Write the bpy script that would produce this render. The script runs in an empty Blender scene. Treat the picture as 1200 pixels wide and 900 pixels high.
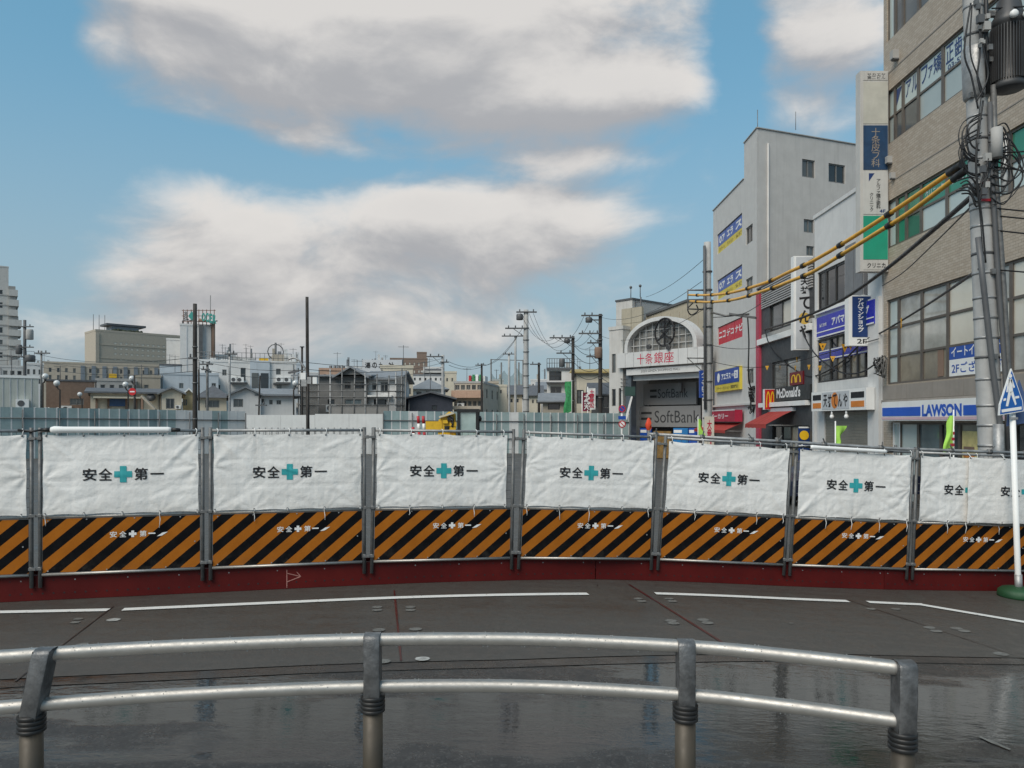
import bpy, math, random
from mathutils import Vector, Matrix, noise

random.seed(7)
EYE = 1.95          # camera height above the road, metres
HOR = 493.0         # row of the horizon in the 1200x900 photograph
FPX = 900.0         # focal length in those pixels
scene = bpy.context.scene
COL = scene.collection
R = math.radians

# ------------------------------------------------------------------ camera
cam = bpy.data.cameras.new('camera')
cam.sensor_width = 36.0
cam.lens = 27.0
cam.shift_y = (HOR - 450.0) / 1200.0
cam.clip_start = 0.05
cam.clip_end = 6000.0
cam_ob = bpy.data.objects.new('camera', cam)
COL.objects.link(cam_ob)
cam_ob.location = (0, 0, EYE)
cam_ob.rotation_euler = (R(90), 0, 0)
scene.camera = cam_ob

# ------------------------------------------------------------------ node helpers
class S:
    """a socket with arithmetic"""
    def __init__(s, nt, sock): s.nt = nt; s.k = sock
    def _m(s, op, *a):
        n = s.nt.nodes.new('ShaderNodeMath'); n.operation = op
        for i, q in enumerate((s,) + a):
            if isinstance(q, S): s.nt.links.new(q.k, n.inputs[i])
            else: n.inputs[i].default_value = q
        return S(s.nt, n.outputs[0])
    def __add__(s, o): return s._m('ADD', o)
    __radd__ = __add__
    def __sub__(s, o): return s._m('SUBTRACT', o)
    def __mul__(s, o): return s._m('MULTIPLY', o)
    __rmul__ = __mul__
    def __truediv__(s, o): return s._m('DIVIDE', o)
    def f(s, op, *a): return s._m(op, *a)
    def ss(s, lo, hi, a=0.0, b=1.0):
        n = s.nt.nodes.new('ShaderNodeMapRange'); n.interpolation_type = 'SMOOTHSTEP'
        s.nt.links.new(s.k, n.inputs[0])
        for i, q in enumerate((lo, hi, a, b)): n.inputs[i + 1].default_value = q
        return S(s.nt, n.outputs[0])

def sep(nt, vec):
    n = nt.nodes.new('ShaderNodeSeparateXYZ'); nt.links.new(vec, n.inputs[0])
    return [S(nt, o) for o in n.outputs]
def comb(nt, x, y, z):
    n = nt.nodes.new('ShaderNodeCombineXYZ')
    for i, q in enumerate((x, y, z)):
        if isinstance(q, S): nt.links.new(q.k, n.inputs[i])
        else: n.inputs[i].default_value = q
    return n.outputs[0]
def noise_n(nt, vec, scale, detail=4, rough=.55, out=0):
    n = nt.nodes.new('ShaderNodeTexNoise')
    nt.links.new(vec, n.inputs['Vector'])
    n.inputs['Scale'].default_value = scale; n.inputs['Detail'].default_value = detail
    n.inputs['Roughness'].default_value = rough
    return S(nt, n.outputs[out])
def mapping(nt, vec, sc):
    n = nt.nodes.new('ShaderNodeMapping'); nt.links.new(vec, n.inputs[0]); n.inputs['Scale'].default_value = sc
    return n.outputs[0]
def mixc(nt, fac, a, b):
    n = nt.nodes.new('ShaderNodeMix'); n.data_type = 'RGBA'
    for i, q in ((0, fac), (6, a), (7, b)):
        if isinstance(q, S): nt.links.new(q.k, n.inputs[i])
        elif hasattr(q, 'is_linked'): nt.links.new(q, n.inputs[i])
        elif isinstance(q, (int, float)): n.inputs[i].default_value = q
        else: n.inputs[i].default_value = (*q, 1.0)
    return n.outputs[2]

# ------------------------------------------------------------------ sky and sun
SUN_EL, SUN_AZ = R(46), R(217)      # azimuth clockwise from +Y: behind the camera, a little to its left
world = bpy.data.worlds.new('World'); scene.world = world
world.use_nodes = True
wt = world.node_tree; wt.nodes.clear()
w_out = wt.nodes.new('ShaderNodeOutputWorld'); w_bg = wt.nodes.new('ShaderNodeBackground')
wt.links.new(w_bg.outputs[0], w_out.inputs[0])
sky = wt.nodes.new('ShaderNodeTexSky'); sky.sky_type = 'NISHITA'; sky.sun_disc = False
sky.sun_elevation = SUN_EL; sky.sun_rotation = SUN_AZ
sky.air_density = 1.0; sky.dust_density = 0.6; sky.ozone_density = 2.5
SKY_STRENGTH = 0.085
w_bg.inputs['Strength'].default_value = SKY_STRENGTH
tc = wt.nodes.new('ShaderNodeTexCoord')
dx, dy, dz = sep(wt, tc.outputs['Generated'])
az = dx.f('ARCTAN2', dy); el = dz.f('ARCSINE')
# clouds: fractal noise on the sky sphere, with the cloud banks set where they stand in the sky
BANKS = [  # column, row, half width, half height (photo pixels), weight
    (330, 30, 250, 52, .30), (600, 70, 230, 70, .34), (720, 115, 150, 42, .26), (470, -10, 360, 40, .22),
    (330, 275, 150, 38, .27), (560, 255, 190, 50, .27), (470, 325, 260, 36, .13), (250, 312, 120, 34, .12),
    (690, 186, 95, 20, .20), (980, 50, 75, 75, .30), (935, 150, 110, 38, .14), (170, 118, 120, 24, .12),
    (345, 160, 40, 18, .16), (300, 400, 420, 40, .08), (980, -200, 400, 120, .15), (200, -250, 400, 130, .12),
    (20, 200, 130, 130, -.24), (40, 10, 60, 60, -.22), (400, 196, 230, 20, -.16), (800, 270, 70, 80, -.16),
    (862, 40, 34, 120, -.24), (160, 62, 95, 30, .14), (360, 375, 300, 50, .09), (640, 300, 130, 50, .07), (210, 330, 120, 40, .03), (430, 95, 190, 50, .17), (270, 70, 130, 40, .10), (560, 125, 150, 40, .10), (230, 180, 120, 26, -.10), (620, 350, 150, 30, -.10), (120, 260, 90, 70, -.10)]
def density(az_, el_):
    ce = el_.f('COSINE')
    v = comb(wt, az_.f('SINE') * ce, az_.f('COSINE') * ce, el_ * 1.9)
    warp = wt.nodes.new('ShaderNodeTexNoise'); warp.inputs['Scale'].default_value = 3.0; warp.inputs['Detail'].default_value = 2
    wt.links.new(v, warp.inputs['Vector'])
    mv = wt.nodes.new('ShaderNodeVectorMath'); mv.operation = 'MULTIPLY_ADD'
    wt.links.new(warp.outputs['Color'], mv.inputs[0]); mv.inputs[1].default_value = (.22, .22, .22); wt.links.new(v, mv.inputs[2])
    d = noise_n(wt, mv.outputs[0], 3.7, 9, .56) + .03  # even bias adds cloud all round to make the ambient light more neutral
    p = comb(wt, az_, el_, 0.0)
    for (bx, by, sx, sy, wgt) in BANKS:
        a0 = math.atan((bx - 600) / FPX); e0 = math.atan((HOR - by) / FPX * math.cos(a0))
        c = math.cos(a0); ax = sx / FPX * c * c; ey = sy / FPX * math.cos(e0) ** 2 * c
        m1 = wt.nodes.new('ShaderNodeVectorMath'); m1.operation = 'MULTIPLY_ADD'
        wt.links.new(p, m1.inputs[0]); m1.inputs[1].default_value = (1 / ax, 1 / ey, 0); m1.inputs[2].default_value = (-a0 / ax, -e0 / ey, 0)
        m2 = wt.nodes.new('ShaderNodeVectorMath'); m2.operation = 'DOT_PRODUCT'
        wt.links.new(m1.outputs[0], m2.inputs[0]); wt.links.new(m1.outputs[0], m2.inputs[1])
        m3 = wt.nodes.new('ShaderNodeMath'); m3.operation = 'POWER'; m3.inputs[0].default_value = 1 / math.e
        wt.links.new(m2.outputs['Value'], m3.inputs[1])
        d = S(wt, m3.outputs[0]).f('MULTIPLY_ADD', wgt, d)
    return d
d0 = density(az, el)
d1 = density(az + 0.012, el + 0.035)
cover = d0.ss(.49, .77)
lit = ((d0 - d1) * 2.5 + .45).ss(.08, .88)
thick = d0.ss(.62, .95)
k = 1.0 / SKY_STRENGTH
def kc(c): return tuple(q * k for q in c)
shade = mixc(wt, lit, kc((.205, .203, .21)), kc((.40, .38, .36)))
shade = mixc(wt, thick * .25, shade, kc((.27, .263, .26)))
hs = wt.nodes.new('ShaderNodeHueSaturation'); hs.inputs['Saturation'].default_value = 1.0; hs.inputs['Value'].default_value = .85
wt.links.new(sky.outputs[0], hs.inputs['Color'])
tint = wt.nodes.new('ShaderNodeMix'); tint.data_type = 'RGBA'; tint.blend_type = 'MULTIPLY'; tint.inputs[0].default_value = 1
wt.links.new(hs.outputs[0], tint.inputs[6]); tint.inputs[7].default_value = (.84, 1.10, 1.02, 1)
hazef = el.ss(.0, .46, .95, .0)
clear = mixc(wt, hazef, mixc(wt, .55, tint.outputs[2], kc((.088, .205, .285))), kc((.175, .22, .248)))
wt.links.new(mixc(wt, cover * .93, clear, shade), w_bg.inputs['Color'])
world.cycles.sampling_method = 'MANUAL'; world.cycles.sample_map_resolution = 512

sun = bpy.data.lights.new('sun', 'SUN'); sun.energy = 1.5; sun.angle = R(40); sun.color = (1.0, .91, .80)
sun_ob = bpy.data.objects.new('sun', sun); COL.objects.link(sun_ob)
sdir = Vector((math.sin(SUN_AZ) * math.cos(SUN_EL), math.cos(SUN_AZ) * math.cos(SUN_EL), math.sin(SUN_EL)))
sun_ob.rotation_euler = sdir.to_track_quat('Z', 'Y').to_euler()
sun_ob.location = sdir * 60

scene.view_settings.view_transform = 'Standard'
scene.view_settings.look = 'None'
scene.view_settings.exposure = 1.0
scene.view_settings.gamma = 1.0
scene.view_settings.use_curve_mapping = False
scene.render.engine = 'CYCLES'
scene.cycles.use_denoising = True
scene.cycles.max_bounces = 6
scene.cycles.transparent_max_bounces = 12

# ------------------------------------------------------------------ materials
MATS = {}
def mat(name, col, rough=.6, metal=0.0, var=.12, scale=1.7, bump=0.0, bscale=60, streak=0.0, spec=.5, emit=None, alpha=1.0):
    if name in MATS: return MATS[name]
    m = bpy.data.materials.new(name); m.use_nodes = True
    nt = m.node_tree; b = nt.nodes['Principled BSDF']
    tcn = nt.nodes.new('ShaderNodeTexCoord'); v = tcn.outputs['Object']
    n = noise_n(nt, v, scale, 6, .62)
    c = mixc(nt, n.ss(.25, .75), tuple(q * (1 - var) for q in col), tuple(min(1, q * (1 + var)) for q in col))
    if streak:
        s = noise_n(nt, mapping(nt, v, (7, 7, .35)), 1.0, 5, .6).ss(.48, .78) * streak
        c = mixc(nt, s, c, tuple(q * .45 for q in col))
    nt.links.new(c, b.inputs['Base Color'])
    rr = noise_n(nt, v, scale * 3.1, 3).ss(.2, .8, max(.02, rough * .82), min(1, rough * 1.18))
    nt.links.new(rr.k, b.inputs['Roughness'])
    b.inputs['Metallic'].default_value = metal
    b.inputs['Specular IOR Level'].default_value = spec
    if bump:
        bn = nt.nodes.new('ShaderNodeBump'); bn.inputs['Strength'].default_value = bump; bn.inputs['Distance'].default_value = .01
        nt.links.new(noise_n(nt, v, bscale, 3).k, bn.inputs['Height']); nt.links.new(bn.outputs[0], b.inputs['Normal'])
    if emit:
        b.inputs['Emission Color'].default_value = (*emit[:3], 1); b.inputs['Emission Strength'].default_value = emit[3]
    b.inputs['Alpha'].default_value = alpha
    MATS[name] = m
    return m

def glass(name, col, rough=.06, var=.35):
    return mat(name, col, rough, 0, var, .55, spec=.8)

M_ = lambda *a, **k: mat(*a, **k)
white_wall = mat('white_wall', (.62, .615, .60), .8, var=.06, streak=.25, bump=.15)
grey_wall = mat('grey_wall', (.52, .51, .49), .85, var=.06, streak=.22, bump=.2)
pale_wall = mat('pale_wall', (.50, .49, .465), .85, var=.07, streak=.35)
cream_wall = mat('cream_wall', (.55, .50, .40), .85, var=.07, streak=.3)
tan_wall = mat('tan_wall', (.36, .32, .26), .85, var=.07, streak=.3)
beige_wall = mat('beige_wall', (.42, .37, .30), .85, var=.07, streak=.3)
brown_wall = mat('brown_wall', (.22, .145, .105), .85, var=.1, streak=.3)
salmon_wall = mat('salmon_wall', (.44, .29, .21), .85, var=.1, streak=.3)
navy_wall = mat('navy_wall', (.035, .04, .055), .7, var=.12, streak=.2)
dark_wall = mat('dark_wall', (.055, .057, .06), .55, var=.15, streak=.2)
blue_wall = mat('pale_blue_wall', (.46, .51, .55), .8, var=.06, streak=.3)
hotel_wall = mat('hotel_wall', (.42, .375, .305), .85, var=.06, streak=.2)
slate_roof = mat('slate_roof', (.10, .105, .115), .7, var=.2, scale=4, streak=.2)
grey_roof = mat('grey_metal_roof', (.20, .215, .23), .5, var=.15, streak=.3)
concrete = mat('concrete', (.36, .355, .34), .85, var=.12, bump=.2, streak=.25)
pole_conc = mat('pole_concrete', (.40, .40, .39), .8, var=.14, bump=.2, scale=3, streak=.3)
wood_pole = mat('dark_pole', (.035, .031, .028), .8, var=.3, streak=.3)
galv = mat('galvanised_steel', (.34, .34, .335), .5, .45, var=.25, scale=9, bump=.05)
galv_dark = mat('weathered_steel', (.16, .16, .157), .55, .4, var=.3, scale=9)
alu = mat('brushed_aluminium', (.40, .385, .36), .50, .85, var=.08, scale=14, bump=.05, bscale=220)
black_rubber = mat('black_rubber', (.012, .012, .012), .5, var=.2)
black_cable = mat('black_cable', (.012, .012, .013), .5, var=.2)
grey_dark = mat('dark_grey_paint', (.09, .092, .095), .5, var=.2)
white_paint = mat('white_paint', (.78, .78, .76), .5, var=.05, streak=.1)
win_frame = mat('window_frame_metal', (.22, .215, .205), .45, .3, var=.1)
win_dark = mat('dark_window_frame', (.045, .042, .04), .45, .2, var=.15)
g_dark = glass('glass_dark', (.022, .026, .03))
g_mid = glass('glass_mid', (.095, .10, .098))
g_blue = glass('glass_bluish', (.10, .13, .14))
g_pale = glass('glass_with_blind', (.38, .42, .40), .12, .08)
g_warm = glass('glass_warm_interior', (.25, .22, .17), .08, .4)
g_cream = glass('glass_cream_blind_and_lit', (.58, .55, .47), .10, .12)  # cream blinds, and the painted look of lit windows
red_paint = mat('red_paint', (.42, .02, .03), .5, var=.1)
blue_paint = mat('blue_paint', (.015, .075, .36), .4, var=.08)
navy_sign = mat('navy_sign', (.012, .04, .15), .4, var=.15)
green_sign = mat('green_sign', (.02, .30, .19), .4, var=.08)
teal_ink = mat('teal_ink', (.03, .34, .36), .7, var=.06)
black_ink = mat('black_ink', (.012, .012, .014), .7, var=.1)
white_ink = mat('white_ink', (.75, .75, .74), .6, var=.05)
grey_ink = mat('grey_ink', (.035, .035, .036), .6, var=.05)
red_ink = mat('red_ink', (.45, .015, .05), .6, var=.05)
yellow = mat('yellow_plastic', (.70, .36, .03), .4, var=.12, scale=5, streak=.15)
yellow_mach = mat('machine_yellow', (.66, .40, .02), .45, var=.14, scale=4, streak=.2)
orange = mat('orange_paint', (.62, .20, .03), .5, var=.1)
lime = mat('lime_cloth', (.36, .66, .10), .8, var=.12)

# ------------------------------------------------------------------ mesh builder
class MB:
    def __init__(s, T=None): s.v = []; s.f = []; s.mi = []; s.sm = []; s.m = 0; s.T = T
    def add(s, vs, fs, smooth=False):
        o = len(s.v)
        for p in vs:
            p = tuple(p); s.v.append(s.T(*p) if s.T else p)
        for f in fs:
            s.f.append(tuple(o + i for i in f)); s.mi.append(s.m); s.sm.append(smooth)
        return s
    def box(s, x0, y0, z0, x1, y1, z1):
        return s.add([(x0, y0, z0), (x1, y0, z0), (x1, y1, z0), (x0, y1, z0), (x0, y0, z1), (x1, y0, z1), (x1, y1, z1), (x0, y1, z1)],
                     [(3, 2, 1, 0), (4, 5, 6, 7), (0, 1, 5, 4), (1, 2, 6, 5), (2, 3, 7, 6), (3, 0, 4, 7)])
    def bar(s, p0, p1, w, h=None, up=(0, 0, 1)):
        h = h or w; p0 = Vector(p0); p1 = Vector(p1); d = (p1 - p0).normalized()
        u = Vector(up)
        if abs(d.dot(u)) > .98: u = Vector((0, 1, 0))
        a = d.cross(u).normalized() * w / 2; b = a.cross(d).normalized() * h / 2
        vs = [p + q for p in (p0, p1) for q in (-a - b, a - b, a + b, -a + b)]
        return s.add(vs, [(3, 2, 1, 0), (4, 5, 6, 7), (0, 1, 5, 4), (1, 2, 6, 5), (2, 3, 7, 6), (3, 0, 4, 7)])
    def tube(s, pts, r, n=8, caps=True):
        pts = [Vector(p) for p in pts]; vs = []; m = len(pts)
        rs = r if isinstance(r, (list, tuple)) else [r] * m
        a = None
        for i, p in enumerate(pts):
            d = (pts[min(i + 1, m - 1)] - pts[max(i - 1, 0)]).normalized()
            if a is None:
                a = d.cross(Vector((0, 0, 1)))
                if a.length < .05: a = d.cross(Vector((0, 1, 0)))
            a = (a - d * a.dot(d)).normalized(); b = d.cross(a)
            for j in range(n):
                t = 2 * math.pi * j / n
                vs.append(p + (a * math.cos(t) + b * math.sin(t)) * rs[i])
        fs = [(i * n + j, i * n + (j + 1) % n, (i + 1) * n + (j + 1) % n, (i + 1) * n + j) for i in range(m - 1) for j in range(n)]
        s.add(vs, fs, True)
        if caps:
            o = len(s.v) - m * n
            for ring, rev in ((0, True), (m - 1, False)):
                f = [o + ring * n + j for j in range(n)]
                s.f.append(tuple(reversed(f)) if rev else tuple(f)); s.mi.append(s.m); s.sm.append(False)
        return s
    def cyl(s, p0, p1, r0, r1=None, n=10):
        return s.tube([p0, p1], [r0, r0 if r1 is None else r1], n)
    def lathe(s, prof, c, n=14):
        cx, cy, cz = c; m = len(prof)
        vs = [(cx + r * math.cos(2 * math.pi * j / n), cy + r * math.sin(2 * math.pi * j / n), cz + z) for r, z in prof for j in range(n)]
        fs = [(i * n + j, i * n + (j + 1) % n, (i + 1) * n + (j + 1) % n, (i + 1) * n + j) for i in range(m - 1) for j in range(n)]
        fs += [tuple(reversed(range(n))), tuple((m - 1) * n + j for j in range(n))]
        return s.add(vs, fs, True)
    def prism(s, poly, y0, y1):
        """polygon in x,z (anticlockwise seen from -y) extruded from y0 (front) to y1"""
        n = len(poly)
        vs = [(x, y0, z) for x, z in poly] + [(x, y1, z) for x, z in poly]
        fs = [tuple(range(n)), tuple(reversed(range(n, 2 * n)))] + [(i, n + i, n + (i + 1) % n, (i + 1) % n) for i in range(n)]
        return s.add(vs, fs)
    def ball(s, c, r, n=10, squash=1.0):
        k = n // 2
        prof = [(max(.001, r * math.sin(math.pi * i / k)), -r * squash * math.cos(math.pi * i / k)) for i in range(k + 1)]
        return s.lathe(prof, c, n)
    def mesh(s, name, mats):
        me = bpy.data.meshes.new(name); me.from_pydata([tuple(p) for p in s.v], [], s.f)
        for m in (mats if isinstance(mats, (list, tuple)) else [mats]): me.materials.append(m)
        me.polygons.foreach_set('material_index', s.mi); me.polygons.foreach_set('use_smooth', s.sm)
        me.update(); return me
    def build(s, name, mats, parent=None, loc=None, rz=None):
        return put(name, s.mesh(name, mats), parent, loc, rz)

def put(name, me, parent=None, loc=None, rz=None):
    o = bpy.data.objects.new(name, me); COL.objects.link(o)
    if parent: o.parent = parent
    if loc is not None: o.location = loc
    if rz is not None: o.rotation_euler = (0, 0, rz)
    return o
def tag(o, label=None, cat=None, group=None, kind=None):
    for kx, q in (('label', label), ('category', cat), ('group', group), ('kind', kind)):
        if q: o[kx] = q
    return o
def thing(name, label, cat, loc=(0, 0, 0), rz=0.0, group=None):
    o = bpy.data.objects.new(name, None); COL.objects.link(o)
    o.empty_display_size = .3; o.location = loc; o.rotation_euler = (0, 0, rz)
    return tag(o, label, cat, group)
def copy_tree(o, parent=None):
    c = o.copy(); COL.objects.link(c); c.parent = parent
    for ch in o.children: copy_tree(ch, c)
    return c

# ------------------------------------------------------------------ where things stand
def gz(x):
    if x < -2: return 0.0
    if x < 3: return -.007 * (x + 2) ** 2
    return -.175 - .45 * (1 - math.exp(-(x - 3) * .07 / .45))
def at(px, py, D): return Vector(((px - 600) / FPX * D, D, EYE + (HOR - py) / FPX * D))
def on_ground(px, py):
    D = 6.0
    for _ in range(30): D = (EYE - gz((px - 600) / FPX * D)) * FPX / (py - HOR)
    return Vector(((px - 600) / FPX * D, D))
class Frame:
    """a wall plane: x along it (to the right for who faces it), y inward, z up"""
    def __init__(s, ox, oy, rz=0.0): s.o = Vector((ox, oy)); s.rz = rz; s.ux = Vector((math.cos(rz), math.sin(rz))); s.uy = Vector((-math.sin(rz), math.cos(rz)))
    def px(s, px, py, y=0.0):
        d = Vector(((px - 600) / FPX, 1.0)); o = s.o + s.uy * y
        D = o.dot(s.uy) / d.dot(s.uy)
        p = d * D - s.o
        return p.dot(s.ux), EYE + (HOR - py) / FPX * D
    def rect(s, x0, y0, x1, y1, y=0.0):
        """left column, top and bottom row at the left column, right column -> local x0,z0,x1,z1"""
        a, zt = s.px(x0, y0, y); b, _ = s.px(x1, y0, y); _, zb = s.px(x0, y1, y)
        return a, zb, b, zt
    def thing(s, name, label, cat, group=None): return thing(name, label, cat, (s.o.x, s.o.y, 0), s.rz, group)

# ------------------------------------------------------------------ lettering
_tx = {}
def text_mesh(txt, bold=0.0, res=3, spacing=1.0):
    key = (txt, bold, res, spacing)
    if key in _tx: return _tx[key]
    cu = bpy.data.curves.new('lettering', 'FONT'); cu.body = txt; cu.size = 1.0; cu.offset = bold; cu.resolution_u = res
    cu.align_x = 'CENTER'; cu.space_line = .88; cu.space_character = spacing
    ob = bpy.data.objects.new('lettering_source', cu); COL.objects.link(ob)
    dg = bpy.context.evaluated_depsgraph_get()
    me = bpy.data.meshes.new_from_object(ob.evaluated_get(dg))
    V = [tuple(v.co) for v in me.vertices]; Fc = [tuple(p.vertices) for p in me.polygons]
    bpy.data.objects.remove(ob); bpy.data.curves.remove(cu); bpy.data.meshes.remove(me)
    if not V: V = [(0, 0, 0), (1, 0, 0), (1, 1, 0)]; Fc = [(0, 1, 2)]
    x0 = min(v[0] for v in V); x1 = max(v[0] for v in V); y0 = min(v[1] for v in V); y1 = max(v[1] for v in V)
    V = [((v[0] - x0) / max(1e-6, x1 - x0), (v[1] - y0) / max(1e-6, y1 - y0)) for v in V]
    _tx[key] = (V, Fc); return _tx[key]
def letters(txt, x0, z0, x1, z1, m, parent, y=-.004, bold=0.0, vertical=False, surf=None, T=None, res=3):
    """flat printed lettering filling a rectangle of a wall plane"""
    if vertical: txt = '\n'.join(txt.replace('ー', '｜'))
    V, Fc = text_mesh(txt, bold, res)
    if surf:
        import bmesh
        bm = bmesh.new(); bv = [bm.verts.new((x0 + a * (x1 - x0), 0, z0 + b * (z1 - z0))) for a, b in V]
        for f in Fc:
            try: bm.faces.new([bv[i] for i in f])
            except ValueError: pass
        bmesh.ops.triangulate(bm, faces=bm.faces[:])
        for _ in range(4):
            es = [e for e in bm.edges if e.calc_length() > .022]
            if not es: break
            bmesh.ops.subdivide_edges(bm, edges=es, cuts=1, use_grid_fill=False)
            bmesh.ops.triangulate(bm, faces=bm.faces[:])
        bm.verts.index_update(); vs = [(v.co.x, surf(v.co.x, v.co.z) + y, v.co.z) for v in bm.verts]; Fc = [tuple(v.index for v in f.verts) for f in bm.faces]; bm.free()
        return MB(T).add(vs, Fc).build('lettering', m, parent)
    vs = []
    for a, b in V:
        X = x0 + a * (x1 - x0); Z = z0 + b * (z1 - z0)
        vs.append((X, (surf(X, Z) if surf else 0) + y, Z))
    return MB(T).add(vs, Fc).build('lettering', m, parent)

# ------------------------------------------------------------------ walls with real openings
def wall_grid(mb, w, h0, h1, ops, depth=.16):
    xs = sorted({0.0, w, *[o[0] for o in ops], *[o[2] for o in ops]})
    zs = sorted({h0, h1, *[o[1] for o in ops], *[o[3] for o in ops]})
    for a, b in zip(xs, xs[1:]):
        for c, d in zip(zs, zs[1:]):
            mx, mz = (a + b) / 2, (c + d) / 2
            if any(o[0] < mx < o[2] and o[1] < mz < o[3] for o in ops): continue
            mb.add([(a, 0, c), (b, 0, c), (b, 0, d), (a, 0, d)], [(0, 1, 2, 3)])
    for o in ops:
        x0, z0, x1, z1 = o[:4]; y = depth
        mb.add([(x0, 0, z0), (x1, 0, z0), (x1, 0, z1), (x0, 0, z1), (x0, y, z0), (x1, y, z0), (x1, y, z1), (x0, y, z1)],
               [(0, 4, 5, 1), (1, 5, 6, 2), (2, 6, 7, 3), (3, 7, 4, 0), (4, 7, 6, 5)])
WS = {  # style: columns, rows, frame material, panes to choose from, frame bar, one pane object for each light
    'slide': (2, 1, win_frame, [g_dark, g_mid, g_blue], .06, False),
    'dark': (1, 1, win_dark, [g_dark], .05, False),
    'pale': (1, 1, win_frame, [g_pale, g_mid], .05, False),
    'lit': (1, 1, win_frame, [g_cream], .05, False),  # lit look put into a pale pane colour, nothing glows
    'vent': (1, 2, win_frame, [g_mid, g_dark], .05, False),
    'grid': (2, 2, win_dark, [g_dark, g_mid], .05, False),
    'mid': (1, 1, win_frame, [g_mid, g_dark], .05, False),
}
def window(root, x0, z0, x1, z1, st, T=None, y=.10, mats=None, name='window'):
    nx, nz, fm, pm, t, each = WS[st] if isinstance(st, str) else st
    t = min(t, (x1 - x0) * .12, (z1 - z0) * .12)
    b = MB(T)
    ex = [x0 + (x1 - x0) * i / nx for i in range(nx + 1)]; ez = [z0 + (z1 - z0) * i / nz for i in range(nz + 1)]
    e = .002
    for i, x in enumerate(ex):
        a = x + e if i == 0 else (x - t - e if i == nx else x - t / 2)
        b.box(a, y - .05, z0 + e, a + t, y + .03, z1 - e)
    for i, z in enumerate(ez):
        a = z + e if i == 0 else (z - t - e if i == nz else z - t / 2)
        for j in range(nx):
            b.box(ex[j] + t * .9, y - .044, a, ex[j + 1] - t * .9, y + .026, a + t)
    wo = b.build(name, fm, root)
    if each or mats:
        for i in range(nx):
            for j in range(nz):
                m = mats[j * nx + i] if mats else random.choice(pm)
                MB(T).box(ex[i] + t * .4, y - .01, ez[j] + t * .4, ex[i + 1] - t * .4, y + .004, ez[j + 1] - t * .4).build('pane', m, wo)
    else:
        MB(T).box(x0 + t * .4, y - .01, z0 + t * .4, x1 - t * .4, y + .004, z1 - t * .4).build('pane', random.choice(pm), wo)
    return wo
def block(root, w, d, h, wallm, front=(), right=(), left=(), base=-.65, parapet=None, roofm=None, x0=0.0, y0=0.0, name='wall'):
    """box of a building in its own frame; openings are (x0,z0,x1,z1,style)"""
    F = lambda x, y, z: (x + x0, y + y0, z)
    TR = lambda u, y, z: (w - y + x0, u + y0, z)
    TL = lambda u, y, z: (y + x0, d - u + y0, z)
    TB = lambda u, y, z: (w - u + x0, d - y + y0, z)
    b = MB(F); wall_grid(b, w, base, h, front)
    for T, L, ops in ((TR, d, right), (TL, d, left), (TB, w, ())):
        b.T = T; wall_grid(b, L, base, h, ops)
    b.T = F; b.add([(0, 0, h), (w, 0, h), (w, d, h), (0, d, h)], [(0, 1, 2, 3)])
    o = b.build(name, wallm, root)
    for T, ops in ((F, front), (TR, right), (TL, left)):
        for q in ops: window(root, *q[:5], T=T, mats=q[5] if len(q) > 5 else None)
    if parapet:
        p = MB(F); t = .12; e = .05
        p.box(-e, -e, h - .02, w + e, t, h + parapet); p.box(-e, d - t, h - .02, w + e, d + e, h + parapet)
        p.box(-e, t + .001, h - .021, t, d - t - .001, h + parapet - .003); p.box(w - t, t + .001, h - .021, w + e, d - t - .001, h + parapet - .003)
        p.build('roof', roofm or wallm, root)
    return o
def gable_roof(root, w, d, h, rise, m, over=.35, along='y', x0=0.0, y0=0.0, wallm=None):
    """pitched roof; along='y': ridge runs away from the viewer, gable in front"""
    b = MB(); t = .12
    if along == 'y':
        c = w / 2; s = rise / c
        for sg in (-1, 1):
            ex = c + sg * (c + over); ez = h - over * s
            poly = [(ex, ez), (c, h + rise), (c, h + rise + t), (ex, ez + t)]
            if sg > 0: poly = poly[::-1]
            b.prism([(x + x0, z) for x, z in poly], y0 - over, y0 + d + over)
        o = b.build('roof', m, root)
        MB().prism([(x0, h), (x0 + w, h), (x0 + c, h + rise - .02)], y0, y0 + d).build('gable', wallm, root)
    else:
        c = d / 2; s = rise / c
        for sg in (-1, 1):
            ey = c + sg * (c + over); ez = h - over * s
            vs = [(x, y + y0, z) for x in (x0 - over, x0 + w + over) for y, z in ((ey, ez), (c, h + rise), (c, h + rise + t), (ey, ez + t))]
            fs = [(0, 1, 2, 3), (7, 6, 5, 4), (0, 4, 5, 1), (1, 5, 6, 2), (2, 6, 7, 3), (3, 7, 4, 0)]
            b.add(vs, fs)
        o = b.build('roof', m, root)
        T = lambda x, y, z: (y + x0, x + y0, z)
        g = MB(); g.add([(x0, y0, h), (x0, y0 + d, h), (x0, y0 + c, h + rise - .02), (x0 + w, y0, h), (x0 + w, y0 + d, h), (x0 + w, y0 + c, h + rise - .02)],
                        [(0, 2, 1), (3, 4, 5), (0, 3, 5, 2), (1, 2, 5, 4)])
        g.build('gable', wallm, root)
    return o
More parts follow.
